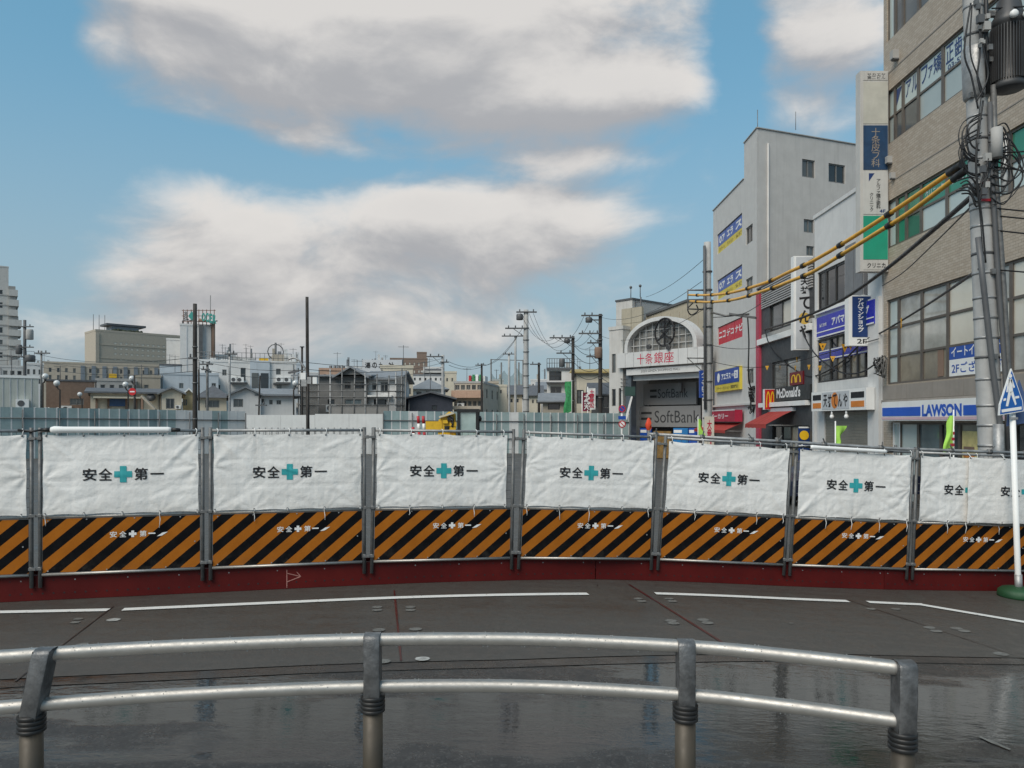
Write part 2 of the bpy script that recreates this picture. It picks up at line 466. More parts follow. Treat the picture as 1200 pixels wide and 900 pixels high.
def hip_roof(root, w, d, h, rise, m, over=.4, x0=0.0, y0=0.0):
    o = over; r = min(w, d) / 2
    if w >= d: rp = [(r, d / 2), (w - r, d / 2)]
    else: rp = [(w / 2, r), (w / 2, d - r)]
    vs = [(-o, -o, h), (w + o, -o, h), (w + o, d + o, h), (-o, d + o, h), (*rp[0], h + rise), (*rp[1], h + rise)]
    vs = [(x + x0, y + y0, z) for x, y, z in vs]
    if w >= d: fs = [(0, 1, 5, 4), (1, 2, 5), (2, 3, 4, 5), (3, 0, 4), (3, 2, 1, 0)]
    else: fs = [(0, 1, 4), (1, 2, 5, 4), (2, 3, 5), (3, 0, 4, 5), (3, 2, 1, 0)]
    return MB().add(vs, fs).build('roof', m, root)

# ------------------------------------------------------------------ ground
def road_mat(name, base, wet_lo, wet_hi, rough_dry, rough_wet, grain, stain=None, streaky=True, drain=False):
    m = bpy.data.materials.new(name); m.use_nodes = True
    nt = m.node_tree; b = nt.nodes['Principled BSDF']
    tcn = nt.nodes.new('ShaderNodeTexCoord'); v = tcn.outputs['Object']
    big = noise_n(nt, mapping(nt, v, (.35, 1.0, 1) if streaky else (1, 1, 1)), .95, 7, .62)
    wet = big.ss(wet_lo, wet_hi)
    fine = noise_n(nt, v, 95, 4, .7)
    if drain:   # water has run off the crown of the road next to the kerb
        yy = sep(nt, v)[1] + noise_n(nt, mapping(nt, v, (.5, 1, 1)), 1.1, 5, .6) * .9 - sep(nt, v)[0] * .055
        wet = wet * yy.ss(4.86, 5.02) + yy.ss(4.9, 5.0) * .12
    lines = noise_n(nt, mapping(nt, v, (.25, 5.0, 1)), 1.4, 6, .65)
    c = mixc(nt, fine.ss(.3, .72), tuple(q * .55 for q in base), tuple(q * 1.5 for q in base))
    if drain:
        vo = nt.nodes.new('ShaderNodeTexVoronoi'); vo.inputs['Scale'].default_value = 85; nt.links.new(v, vo.inputs['Vector'])
        c = mixc(nt, S(nt, vo.outputs['Distance']).ss(.15, .55), c, tuple(q * .35 for q in base))
        c = mixc(nt, sep(nt, vo.outputs['Color'])[0].ss(.84, .96) * .5 * (wet * -.8 + 1.0), c, (.12, .117, .11))
    c = mixc(nt, lines.ss(.45, .8) * .4, c, tuple(q * 1.6 for q in base))
    c = mixc(nt, wet * .55, c, tuple(q * .42 for q in base))
    if stain:
        st = noise_n(nt, mapping(nt, v, (.5, 2.2, 1)), .8, 5, .6).ss(.60, .78)
        c = mixc(nt, st * .6, c, stain)
    nt.links.new(c, b.inputs['Base Color'])
    rg = noise_n(nt, v, 6.5, 5, .6).ss(.3, .7, -.08, .1)
    r = (wet * (rough_wet - rough_dry) + rough_dry + rg).f('MAXIMUM', .03)
    nt.links.new(r.k, b.inputs['Roughness'])
    b.inputs['Specular IOR Level'].default_value = .5
    bn = nt.nodes.new('ShaderNodeBump'); bn.inputs['Distance'].default_value = .006
    nt.links.new((fine * (wet * -.9 + 1.0) + noise_n(nt, mapping(nt, v, (1, 3, 1)), 9, 3) * .35 + (noise_n(nt, mapping(nt, v, (1, 2.5, 1)), 2.6, 5, .65).ss(.35, .75) * .55 if drain else fine * 0.0)).k, bn.inputs['Height'])
    bn.inputs['Strength'].default_value = grain
    nt.links.new(bn.outputs[0], b.inputs['Normal'])
    return m
ground_m = road_mat('town_ground', (.075, .072, .066), .45, .75, .7, .4, .35)
wet_asphalt = road_mat('wet_asphalt', (.033, .0325, .031),   .40, .48, .34, .025, .36, drain=True)
pavement_m = road_mat('bus_bay_surface', (.056, .0515, .045), .50, .85, .48, .25, .30)
gutter_m = road_mat('gutter_surface', (.028, .025, .022), .3, .6, .4, .08, .3, stain=(.075, .022, .012))

def sheet(name, xs, rows, dz, m, parent=None):
    """rows: functions of x giving y; the sheet follows the slope of the ground"""
    b = MB(); nr = len(rows)
    vs = [(x, r(x), gz(x) + dz) for x in xs for r in rows]
    fs = [(i * nr + j, (i + 1) * nr + j, (i + 1) * nr + j + 1, i * nr + j + 1) for i in range(len(xs) - 1) for j in range(nr - 1)]
    return b.add(vs, fs).build(name, m, parent)
gx = [-2500, -600, -200, -80, -40, -20, -12, -8, -5, -3, -2] + [-1.5 + .5 * i for i in range(30)] + [14.5, 17, 20, 26, 35, 60, 120, 300, 800, 2500]
gy = [-600, -60, -10, 0, 3, 6, 9, 12, 16, 22, 30, 45, 70, 120, 250, 600, 3000]
tag(sheet('ground', gx, [(lambda x, q=q: q) for q in gy], 0.0, ground_m), kind='structure')
EDGE = [on_ground(*p) for p in ((-150, 808), (0, 797), (230, 787), (350, 781), (470, 777), (600, 774), (795, 768.5), (970, 767), (1200, 772), (1350, 777))]
EDGE = [Vector((-16, 4.6)), Vector((-9, 5.2))] + EDGE + [Vector((12, 7.9)), Vector((18, 8.2))]
def edge_y(x):
    for a, b in zip(EDGE, EDGE[1:]):
        if a.x <= x <= b.x: return a.y + (b.y - a.y) * (x - a.x) / (b.x - a.x)
    return EDGE[0].y if x < EDGE[0].x else EDGE[-1].y
def fence_y(x):
    if x < 1.06: return 9.68 + .232 * (x - 1.06)
    if x < 4.92: return 9.68 + .114 * (x - 1.06)
    return 10.12 + .15 * (x - 4.92)
rx = [-16 + .4 * i for i in range(86)]
KERB_Y = 3.62
road = tag(sheet('road', rx, [(lambda x, t=t: KERB_Y + (edge_y(x) + .02 - KERB_Y) * t) for t in (0, .25, .5, .75, 1)], .004, wet_asphalt), kind='structure')
bay = tag(sheet('bus_bay', rx, [(lambda x, t=t: edge_y(x) + (fence_y(x) + 1.2 - edge_y(x)) * t) for t in (0, .25, .5, .75, 1)], .009, pavement_m), kind='structure')
sheet('gutter', rx, [lambda x: edge_y(x) - .20, lambda x: edge_y(x) - .10, lambda x: edge_y(x) - .02], .008, gutter_m, road)
# raised footway the handrail stands on, with a stone kerb
foot_m = mat('footway_paving', (.22, .21, .195), .6, var=.2, scale=3, bump=.3)
b = MB(); b.box(-16, -14, -.3, 12, KERB_Y - .16, .15); tag(b.build('footway', foot_m), kind='structure')
kerb = tag(thing('kerb', None, None, (0, KERB_Y, 0)), kind='structure')
for i in range(28):
    MB().box(-16 + i + .004, -.156, -.5, -15 + i - .004, 0, .15).build('kerb_stone', concrete, kerb)

def strip(name, a, c, wdt, dz, m, parent, n=10, jitter=0.0):
    a = Vector(a); c = Vector(c); d = (c - a); p = Vector((-d.y, d.x)).normalized() * wdt / 2
    vs = []
    for i in range(n + 1):
        q = a + d * i / n; w = 1 + (random.uniform(-jitter, jitter) if jitter else 0)
        for sg in (-1, 1):
            r = q + p * sg * w; vs.append((r.x, r.y, gz(r.x) + dz))
    return MB().add(vs, [(2 * i, 2 * i + 2, 2 * i + 3, 2 * i + 1) for i in range(n)]).build(name, m, parent)
# road paint is worn: asphalt shows through
paint_m = bpy.data.materials.new('road_paint'); paint_m.use_nodes = True
nt = paint_m.node_tree; pb = nt.nodes['Principled BSDF']; v = nt.nodes.new('ShaderNodeTexCoord').outputs['Object']
nt.links.new(mixc(nt, noise_n(nt, v, 16, 6, .7).ss(.28, .42), (.20, .20, .18), (.70, .70, .67)), pb.inputs['Base Color']); pb.inputs['Roughness'].default_value = .42
joint_m = mat('joint_sealant', (.022, .016, .014), .35, var=.3, scale=6)
joint_red = mat('red_joint_sealant', (.062, .009, .009), .35, var=.35, scale=4)
faint_light = mat('worn_paint_light', (.34, .34, .32), .5, var=.4, scale=20)
faint_m = mat('worn_paint', (.13, .13, .12), .5, var=.35, scale=20)
for p0, p1 in (((-140, 722), (127, 716.5)), ((144, 716), (689, 697.5)), ((768, 697), (994, 706)), ((1017, 707), (1083, 710)), ((1076, 709.5), (1330, 752))):
    strip('lane_line', on_ground(*p0), on_ground(*p1), .11, .018, paint_m, bay, 14, .012)
for p0, p1, m, w in (((133, 712), (18, 800), joint_m, .014), ((462, 693), (470, 776), joint_red, .018), ((737, 686), (846, 754), joint_red, .03),
                     ((993, 704), (1188, 769), joint_m, .012), ((700, 686), (700.5, 688), joint_m, .01)):
    strip('joint', on_ground(*p0), on_ground(*p1), w, .014, m, bay, 12, .3)
for (px, py, s) in ((133, 728, .085), (92, 727, .06), (88, 731, .06), (97, 757, .06), (442, 713, .07), (481, 713, .07), (442, 716.5, .07), (481, 716.5, .07), (444, 740, .08), (487, 739, .08),
                    (449, 777, .08), (495, 774, .08), (748, 703, .07), (752, 706, .07), (784, 703, .07), (788, 706, .07), (786, 729, .08), (789, 732, .08), (824, 728, .08), (829, 731.5, .08),
                    (1021, 715, .07), (1050, 715, .07), (1089, 737, .08), (1097, 741, .08), (1121, 738, .08), (1130, 741, .08), (1173, 768, .09), (927, 732, .03)):
    c = on_ground(px, py); me = MB(); s *= .78
    n = 10; me.add([(c.x + s * math.cos(6.283 * i / n), c.y + s * .9 * math.sin(6.283 * i / n), gz(c.x) + .016) for i in range(n)], [tuple(range(n))])
    me.build('anchor_patch', faint_light if (px, py) in ((133, 728), (495, 774)) else faint_m, bay)
strip('lane_line', on_ground(1148, 865), on_ground(1184, 880), .035, .010, faint_m, road, 6, .3)

# ------------------------------------------------------------------ handrail in the foreground
bronze = mat('bronze_post', (.062, .051, .037), .55, .2, var=.25, scale=5, streak=.3)
bracket_m = mat('cast_bracket', (.12, .122, .124), .42, .4, var=.4, scale=22, bump=.2, bscale=120)
def catmull(P, n=8):
    out = []
    for i in range(len(P) - 1):
        p0, p1, p2, p3 = P[max(i - 1, 0)], P[i], P[i + 1], P[min(i + 2, len(P) - 1)]
        for j in range(n):
            t = j / n
            out.append(.5 * ((2 * p1) + (p2 - p0) * t + (2 * p0 - 5 * p1 + 4 * p2 - p3) * t * t + (3 * p1 - p0 - 3 * p2 + p3) * t ** 3))
    return out + [P[-1]]
rail_pts = catmull([Vector(p) for p in ((-4.6, 2.05), (-3.3, 2.66), (-1.9, 3.052), (-1.25, 3.185), (-.591, 3.262), (.073, 3.265), (.714, 3.165), (1.08, 3.045), (1.462, 2.886))], 10)
def rail_y(x):
    for a, c in zip(rail_pts, rail_pts[1:]):
        if a.x <= x <= c.x: return a.y + (c.y - a.y) * (x - a.x) / (c.x - a.x)
    return rail_pts[0].y if x < rail_pts[0].x else rail_pts[-1].y
hr = thing('handrail', 'curved silver double pipe handrail on bronze posts, beaded with rain', 'handrail', (0, 3.2, .15))
def hloc(p): return (p[0], p[1] - 3.2, p[2] - .15)
for z in (1.02, .82):
    ro = MB().tube([hloc((p.x, p.y, z)) for p in rail_pts], .0272, 20).build('rail', alu, hr)
    b = MB(); rnd = random.Random(int(z * 100))
    for _ in range(170):
        x = rnd.uniform(-2.4, 1.4); y = rail_y(x)
        if rnd.random() < .3: b.ball(hloc((x, y - .006, z - .0295)), rnd.uniform(.0022, .0036), 6)
        else:
            a = rnd.uniform(.15, 2.2); b.ball(hloc((x, y - .0287 * math.cos(a), z + .0287 * math.sin(a))), rnd.uniform(.0012, .0028), 6, .8)
    tag(b.build('rain_drops', glass('water_drop', (.32, .33, .33), .03, .1), ro), kind='stuff')
for (px, lean) in ((-330, 0.0), (37, .062), (437, 0.0), (803, 0.0), (1058, .004)):
    D = 3.05
    for _ in range(20): D = rail_y((px - 600) / FPX * D)
    x = (px - 600) / FPX * D; y = D
    MB().cyl(hloc((x, y, .15)), hloc((x, y, .735)), .042, n=20).build('post', bronze, hr)
    b = MB()
    prof = []
    for i in range(4): prof += [(.046, .715 + i * .018), (.052, .719 + i * .018), (.052, .729 + i * .018), (.046, .733 + i * .018)]
    b.lathe([(r, z - .15) for r, z in prof], (x, y - 3.2, 0), 20); b.build('collar', black_rubber, hr)
    MB().box(x - .016, y - 3.2 - .03, .775 - .15, x + .016, y - 3.2 + .03, .80 - .15).build('post_neck', black_rubber, hr)
    # bracket: a strap that wraps both pipes, rounded at the top
    b = MB(); wd = .0335; n = 5
    def strap(z): return x + lean * (z - .76) / .295
    fr = []
    for z, yy in ((.755, -.028), (.775, -.040), (.90, -.044), (1.030, -.044), (1.043, -.036), (1.0495, -.02), (1.0495, .012), (1.041, .030)):
        fr.append((z, yy))
    vs = []
    for z, yy in fr:
        for sx in (-wd, -wd + .006, wd - .006, wd):
            ins = .004 if abs(sx) == wd else 0
            vs.append((strap(z) + sx, y - 3.2 + yy + ins, z - .15))
    m = len(fr)
    back = []
    for z, yy in fr:
        for sx in (-wd, wd): back.append((strap(z) + sx, y - 3.2 + (yy + .012 if z < 1.04 else .0), (z if z < 1.04 else 1.04) - .15))
    fs = [(i * 4 + j, i * 4 + j + 1, (i + 1) * 4 + j + 1, (i + 1) * 4 + j) for i in range(m - 1) for j in range(3)]
    b.add(vs, fs, True)
    o = len(vs)
    side = MB()
    for sx in (-wd, wd):
        q = [(strap(z) + sx, z - .15) for z in (.755, .90, 1.043)]
        p = [(q[0][0], -.03, q[0][1]), (q[0][0], .028, q[0][1]), (q[1][0], .030, q[1][1]), (q[2][0], .030, q[2][1]), (q[2][0], -.038, q[2][1]), (q[1][0], -.042, q[1][1])]
        p = [(a_, y - 3.2 + b_, c_) for a_, b_, c_ in p]
        b.add(p, [(0, 1, 2, 3, 4, 5) if sx > 0 else (5, 4, 3, 2, 1, 0)])
    b.add([(strap(z) + sx, y - 3.2 + .031, z - .15) for z in (.755, 1.043) for sx in (-wd, wd)], [(1, 0, 2, 3)])
    b.build('bracket', bracket_m, hr)

# ------------------------------------------------------------------ construction fence
sheet_m = bpy.data.materials.new('white_safety_sheet'); sheet_m.use_nodes = True
nt = sheet_m.node_tree; pb = nt.nodes['Principled BSDF']; v = nt.nodes.new('ShaderNodeTexCoord').outputs['Object']
c = mixc(nt, noise_n(nt, v, 1.6, 6, .65).ss(.3, .75), (.735, .72, .69), (.83, .815, .785))
oi = nt.nodes.new('ShaderNodeObjectInfo'); ro_ = S(nt, oi.outputs['Random'])
sh_ = nt.nodes.new('ShaderNodeVectorMath'); sh_.operation = 'ADD'; nt.links.new(v, sh_.inputs[0]); nt.links.new(comb(nt, ro_ * 40.0, ro_ * 17.0, ro_ * 23.0), sh_.inputs[1]); v2 = sh_.outputs[0]
c = mixc(nt, noise_n(nt, mapping(nt, v2, (9, 9, .6)), 1, 5, .7).ss(.52, .82) * .32, c, (.42, .40, .36))
c = mixc(nt, sep(nt, v)[2].ss(1.12, .93) * noise_n(nt, v2, 5, 6, .7).ss(.38, .75) * .45, c, (.36, .33, .28))
c = mixc(nt, ro_ * .12, c, (.50, .49, .46))
wx_, wy_, wz_ = sep(nt, v)
grid_ = ((wx_ * 12.5).f('FRACT').f('LESS_THAN', .05)).f('MAXIMUM', (wz_ * 12.5).f('FRACT').f('LESS_THAN', .05))
c = mixc(nt, grid_ * (ro_.ss(.2, 1.0) * .16), c, (.42, .42, .41))
nt.links.new(c, pb.inputs['Base Color']); pb.inputs['Roughness'].default_value = .5
bn = nt.nodes.new('ShaderNodeBump'); bn.inputs['Strength'].default_value = .55; bn.inputs['Distance'].default_value = .02
cre = nt.nodes.new('ShaderNodeTexNoise'); cre.noise_type = 'RIDGED_MULTIFRACTAL'; cre.inputs['Scale'].default_value = 5.5; cre.inputs['Detail'].default_value = 3
nt.links.new(v, cre.inputs['Vector'])
nt.links.new((S(nt, cre.outputs[0]) * .35 + noise_n(nt, v, 22, 3) * .5).k, bn.inputs['Height']); nt.links.new(bn.outputs[0], pb.inputs['Normal'])

stripe_m = bpy.data.materials.new('hazard_stripes'); stripe_m.use_nodes = True
nt = stripe_m.node_tree; pb = nt.nodes['Principled BSDF']; tcn = nt.nodes.new('ShaderNodeTexCoord'); v = tcn.outputs['Object']
sx_, sy_, sz_ = sep(nt, v)
ph = ((sx_ - sz_ * 1.16) / .302 + .42).f('FRACT')
blk = ph.f('GREATER_THAN', .52)
org = mixc(nt, noise_n(nt, v, 3, 6, .65).ss(.25, .8), (.31, .098, .011), (.40, .132, .015))
bk = mixc(nt, noise_n(nt, v, 6, 5, .65).ss(.3, .8), (.004, .004, .005), (.010, .010, .011))
c = mixc(nt, blk, org, bk)
oi = nt.nodes.new('ShaderNodeObjectInfo'); ro_ = S(nt, oi.outputs['Random'])
sh_ = nt.nodes.new('ShaderNodeVectorMath'); sh_.operation = 'ADD'; nt.links.new(v, sh_.inputs[0]); nt.links.new(comb(nt, ro_ * 40.0, ro_ * 17.0, ro_ * 23.0), sh_.inputs[1]); v2 = sh_.outputs[0]
c = mixc(nt, noise_n(nt, mapping(nt, v2, (14, 14, .9)), 1, 5, .7).ss(.66, .9) * .25, c, (.13, .10, .07))
c = mixc(nt, noise_n(nt, v2, 3.2, 7, .7).ss(.60, .80) * .22, c, (.09, .06, .04))
c = mixc(nt, sz_.ss(.52, .30) * noise_n(nt, v2, 7, 6, .7).ss(.45, .75) * .28, c, (.10, .088, .07))
c = mixc(nt, noise_n(nt, mapping(nt, v2, (3, 3, 22)), 2.0, 4, .8).ss(.74, .80) * .35, c, (.30, .26, .21))
nt.links.new(c, pb.inputs['Base Color']); pb.inputs['Roughness'].default_value = .5; pb.inputs['Specular IOR Level'].default_value = .07

red_steel = bpy.data.materials.new('red_oxide_steel'); red_steel.use_nodes = True
nt = red_steel.node_tree; pb = nt.nodes['Principled BSDF']; v = nt.nodes.new('ShaderNodeTexCoord').outputs['Object']
c = mixc(nt, noise_n(nt, v, 1.4, 7, .65).ss(.25, .8), (.068, .0055, .0055), (.108, .009, .0075))
c = mixc(nt, noise_n(nt, mapping(nt, v, (8, 8, .7)), 1, 5, .7).ss(.58, .85) * .5, c, (.045, .012, .009))
c = mixc(nt, noise_n(nt, v, 30, 3, .7).ss(.70, .78) * .5, c, (.30, .14, .11))
nt.links.new(c, pb.inputs['Base Color']); pb.inputs['Roughness'].default_value = .5; pb.inputs['Specular IOR Level'].default_value = .2

def fx(px):
    x = 0.0
    for _ in range(40): x = (px - 600) / FPX * fence_y(x)
    return x
JX = [fx(p) for p in (42, 242, 431, 603, 766, 921, 1065)]
JX = [JX[0] - 3.56, JX[0] - 1.78] + JX + [JX[-1] + 1.76, JX[-1] + 3.52, JX[-1] + 5.28]
FP = [Vector((x, fence_y(x), gz(x))) for x in JX]

def tie_disp(seed, x0, x1, z0, z1):
    rnd = random.Random(seed)
    off = Vector((rnd.uniform(-50, 50), rnd.uniform(-50, 50), rnd.uniform(-50, 50)))
    zc = (z0 + z1) / 2
    ties = [(x0, zc + rnd.uniform(-.1, .1), .011), (x1, zc + rnd.uniform(-.1, .1), .011), (x0, z1, .008), (x1, z1, .008), (x0, z0, .007), (x1, z0, .007)]
    ties += [(x0 + (x1 - x0) * t, z1, .005) for t in (.27, .52, .76)] + [(x0 + (x1 - x0) * t, z0, .005) for t in (.25, .5, .75)]
    ties = [(a, b_, c_ * rnd.uniform(.3, 1.15), rnd.randint(7, 13), rnd.uniform(0, 6.3)) for a, b_, c_ in ties]
    folds = [x0 + (x1 - x0) * (i / 6) + rnd.uniform(-.02, .02) for i in range(1, 6)]
    zf = [z0 + (z1 - z0) * (i / 3) + rnd.uniform(-.02, .02) for i in (1, 2)]
    diag = [(rnd.uniform(x0, x1), rnd.uniform(z0, z1), rnd.uniform(-.9, .9), rnd.uniform(.15, .35), rnd.choice((-1, 1)) * rnd.uniform(.003, .008)) for _ in range(9)]
    for cx_, cz_, sg in ((x0, z0, 1), (x1, z0, -1), (x0, z1, -1), (x1, z1, 1)):
        for _ in range(rnd.randint(0, 2)):
            a_ = sg * rnd.uniform(.35, .95); u_ = rnd.uniform(.18, .42); sx_ = 1 if cx_ == x0 else -1
            diag.append((cx_ + sx_ * u_ * math.cos(a_), cz_ + sx_ * u_ * math.sin(a_), a_, rnd.uniform(.18, .38), rnd.choice((-1, 1)) * rnd.uniform(.004, .010)))
    def f(x, z):
        q = Vector((x, 0, z)) + off
        d = noise.noise(q * 2.2) * .011 + noise.noise(q * 6.5) * .0045 + noise.noise(Vector((q.x * 5, 0, q.z * 16))) * .003
        for tx, tz, am, kk, p in ties:
            ddx, ddz = x - tx, z - tz; r = math.hypot(ddx, ddz)
            if r < 1.0:
                th = math.atan2(ddz, ddx)
                d += am * min(1, r / .04) * math.exp(-r / .26) * math.sin(kk * th + p)
        for q_ in folds: d -= .0030 * math.exp(-((x - q_) / .014) ** 2)
        for q_ in zf: d -= .0042 * math.exp(-((z - q_) / .013) ** 2)
        for cx_, cz_, a_, L, am in diag:
            u = (x - cx_) * math.cos(a_) + (z - cz_) * math.sin(a_); w_ = -(x - cx_) * math.sin(a_) + (z - cz_) * math.cos(a_)
            d += am * math.exp(-(u / L) ** 2 - (w_ / .022) ** 2)
        return d * .78
    return f
def hang_sheet(root_loc, rot, label, x0, x1, z0, z1, seed, y0=-.035, txt=True, tx=None, edge=.0):
    t = thing('safety_sheet', label, 'sheet', root_loc, 0, 'white safety sheets tied along the fence'); t.rotation_euler = rot
    disp = tie_disp(seed, x0, x1, z0, z1); rnd = random.Random(seed + 5)
    surf = lambda x, z: y0 - disp(x, z)
    nx, nz = 84, 44; vs = []
    for i in range(nx + 1):
        for j in range(nz + 1):
            u, w_ = i / nx, j / nz
            sag = .012 * math.sin(u * math.pi * 4) ** 2
            zz = z0 + (z1 - z0) * w_ - sag * w_ + .008 * math.sin(u * math.pi * 4) ** 2 * (1 - w_)
            xx = x0 + (x1 - x0) * u + .006 * math.sin(w_ * math.pi * 2) ** 2 * (1 - 2 * u)
            vs.append((xx, surf(xx, zz), zz))
    n1 = nz + 1
    fs = [(i * n1 + j, (i + 1) * n1 + j, (i + 1) * n1 + j + 1, i * n1 + j + 1) for i in range(nx) for j in range(nz)]
    MB().add(vs, fs, True).build('cloth', sheet_m, t)
    if txt:
        cx = (x0 + x1) / 2 if tx is None else tx; cz = z0 + (z1 - z0) * .497; h = .068
        for s, a in (('安', -.325), ('全', -.168), ('第', .19), ('一', .355)):
            hh = h if s != '一' else .009
            letters(s, cx + a - .069, cz - hh, cx + a + .069, cz + hh, black_ink, t, -.005, .020, surf=surf)
        cr = MB(); L, w_ = .098, .0375; q = .0112
        for i in range(-8, 8):
            for j in range(-8, 8):
                if not (-3 <= i < 3 or -3 <= j < 3): continue
                cr.add([(cx + .01 + a_ * q, surf(cx + .01 + a_ * q, cz + b_ * q) - .005, cz + b_ * q) for a_, b_ in ((i, j), (i + 1, j), (i + 1, j + 1), (i, j + 1))], [(0, 1, 2, 3)])
        cr.build('cross', teal_ink, t)
    for u in (.02, .26, .5, .75, .98):      # cord ties over the rails
        for zt, zr in ((z1 - .012, 1.84), (z0 + .012, .91)):
            x = x0 + (x1 - x0) * u + rnd.uniform(-.02, .02)
            p = [(x, y0 - .014, zt), (x + .01, -.032, zr + .005), (x - .006, -.022, zr + .024)]
            if zt < 1.2 and rnd.random() < .6: p = [(x + rnd.uniform(-.01, .01), -.03, zr - rnd.uniform(.07, .16)), (x + .004, -.036, zr - .05)] + p[::-1]
            MB().tube(p, .0045, 5).build('tie', white_paint, t)
            MB().cyl((x, surf(x, zt) - .004, zt), (x, surf(x, zt) - .001, zt), .011, n=10).build('eyelet', grey_dark, t)
    return t

PL = {2: 'striped fence panel under the long white tube lamp', 3: 'striped fence panel in front of the low plain white site wall', 4: 'striped fence panel in front of the yellow excavator', 5: 'striped fence panel in front of the far teal hoarding and timber poles',
      6: 'striped fence panel in front of the arcade gate, orange red flag at its post', 7: 'striped fence panel under the thin tube lamp before the shuttered shop', 8: 'striped fence panel hidden partly by the crosswalk sign post'}
SL = {2: 'white sheet with teal cross under the long white tube lamp', 3: 'white sheet with teal cross before the low plain white site wall', 4: 'white sheet with teal cross before the yellow excavator', 5: 'white sheet with teal cross before the far teal hoarding',
      6: 'white sheet with teal cross before the arcade gate', 7: 'white sheet with teal cross under the thin tube lamp', 8: 'white sheet half covered by a more creased sheet beside the crosswalk sign'}
for i in range(len(FP) - 1):
    A, Bp = FP[i], FP[i + 1]; d = Bp - A; L = math.hypot(d.x, d.y)
    rot = (0, math.atan2(-d.z, L), math.atan2(d.y, d.x)); L = d.length
    t = thing('fence_panel', PL.get(i, 'steel pipe fence panel with orange and black striped board along red beam'), 'fence', A, 0, 'construction fence panels'); t.rotation_euler = rot
    e = .042
    for x in (e, L - e):
        MB().cyl((x, 0, .155), (x, 0, 1.875), .0205, n=12).build('post', galv_dark, t)
    for z, r, m in ((1.84, .017, galv), (.912, .017, alu), (.292, .017, alu)):
        MB().cyl((e + .02, -.004, z), (L - e - .02, -.004, z), r, n=10).build('rail', m, t)
    b = MB()
    for k_ in range(1, 24):
        x = e + (L - 2 * e) * k_ / 24; b.cyl((x, .006, .92), (x, .006, 1.83), .0022, n=4)
    for k_ in range(1, 9):
        z = .92 + .91 * k_ / 9; b.cyl((e, .010, z), (L - e, .010, z), .0022, n=4)
    b.build('wire_mesh', galv_dark, t)
    bo = MB().box(e + .026, -.010, .312, L - e - .026, .0, .892).build('striped_board', stripe_m, t)
    cx = L / 2 + .06; cz = .705; h = .033
    for s, a in (('安', -.155), ('全', -.06), ('第', .145), ('一', .235)):
        hh = h if s != '一' else .007
        letters(s, cx + a - .036, cz - hh, cx + a + .036, cz + hh, white_ink, bo, -.0125, .012)
    q = MB(); w_ = .014
    for bx0, bz0, bx1, bz1 in ((-w_, -.036, w_, .036), (-.038, -w_, -w_ - .0005, w_), (w_ + .0005, -w_, .038, w_)):
        q.box(cx + .04 + bx0, -.0135, cz + bz0, cx + .04 + bx1, -.0105, cz + bz1)
    q.build('cross', white_ink, bo)
    MB().prism([(cx + .285, cz - .035), (cx + .34, cz - .028), (cx + .40, cz + .012), (cx + .345, cz + .005)], -.0135, -.0105).build('swoosh', white_ink, bo)
    for x, z in ((.12, .87), (.5, .88), (.98, .88), (1.45, .88), (.12, .33), (.7, .325), (1.3, .325), (L - .12, .6)):
        MB().cyl((x, -.016, z), (x, -.009, z), .008, n=6).build('bolt', galv, t)
    # cast clamps that couple neighbouring posts
    for z in (1.76, .93, .36):
        b = MB(); b.box(-.062 if i else .02, -.034, z - .014, .062, -.018, z + .014); b.cyl((0, -.05, z), (0, -.03, z), .013, n=8)
        b.cyl((-.042 if i else .0, 0, z - .02), (-.042 if i else .0, 0, z + .02), .025, n=10); b.cyl((.042, 0, z - .02), (.042, 0, z + .02), .025, n=10)
        b.build('clamp', galv_dark, t)
    x0, x1 = (.078, L - .078)
    lab = SL.get(i, 'white sheet with black characters and teal cross tied to the fence pipes')
    hang_sheet(A, rot, lab, x0, x1 if i != 4 else x1 - .05, .935, 1.80, 11 + i * 7, tx=(L / 2 - .07 if i == 8 else None))
    if i == 8:
        hang_sheet(A, rot, 'creased white sheet lapped over its neighbour beside the crosswalk sign', x0 + .665, L + 1.0, .935, 1.81, 399, y0=-.085, tx=x0 + 1.54)

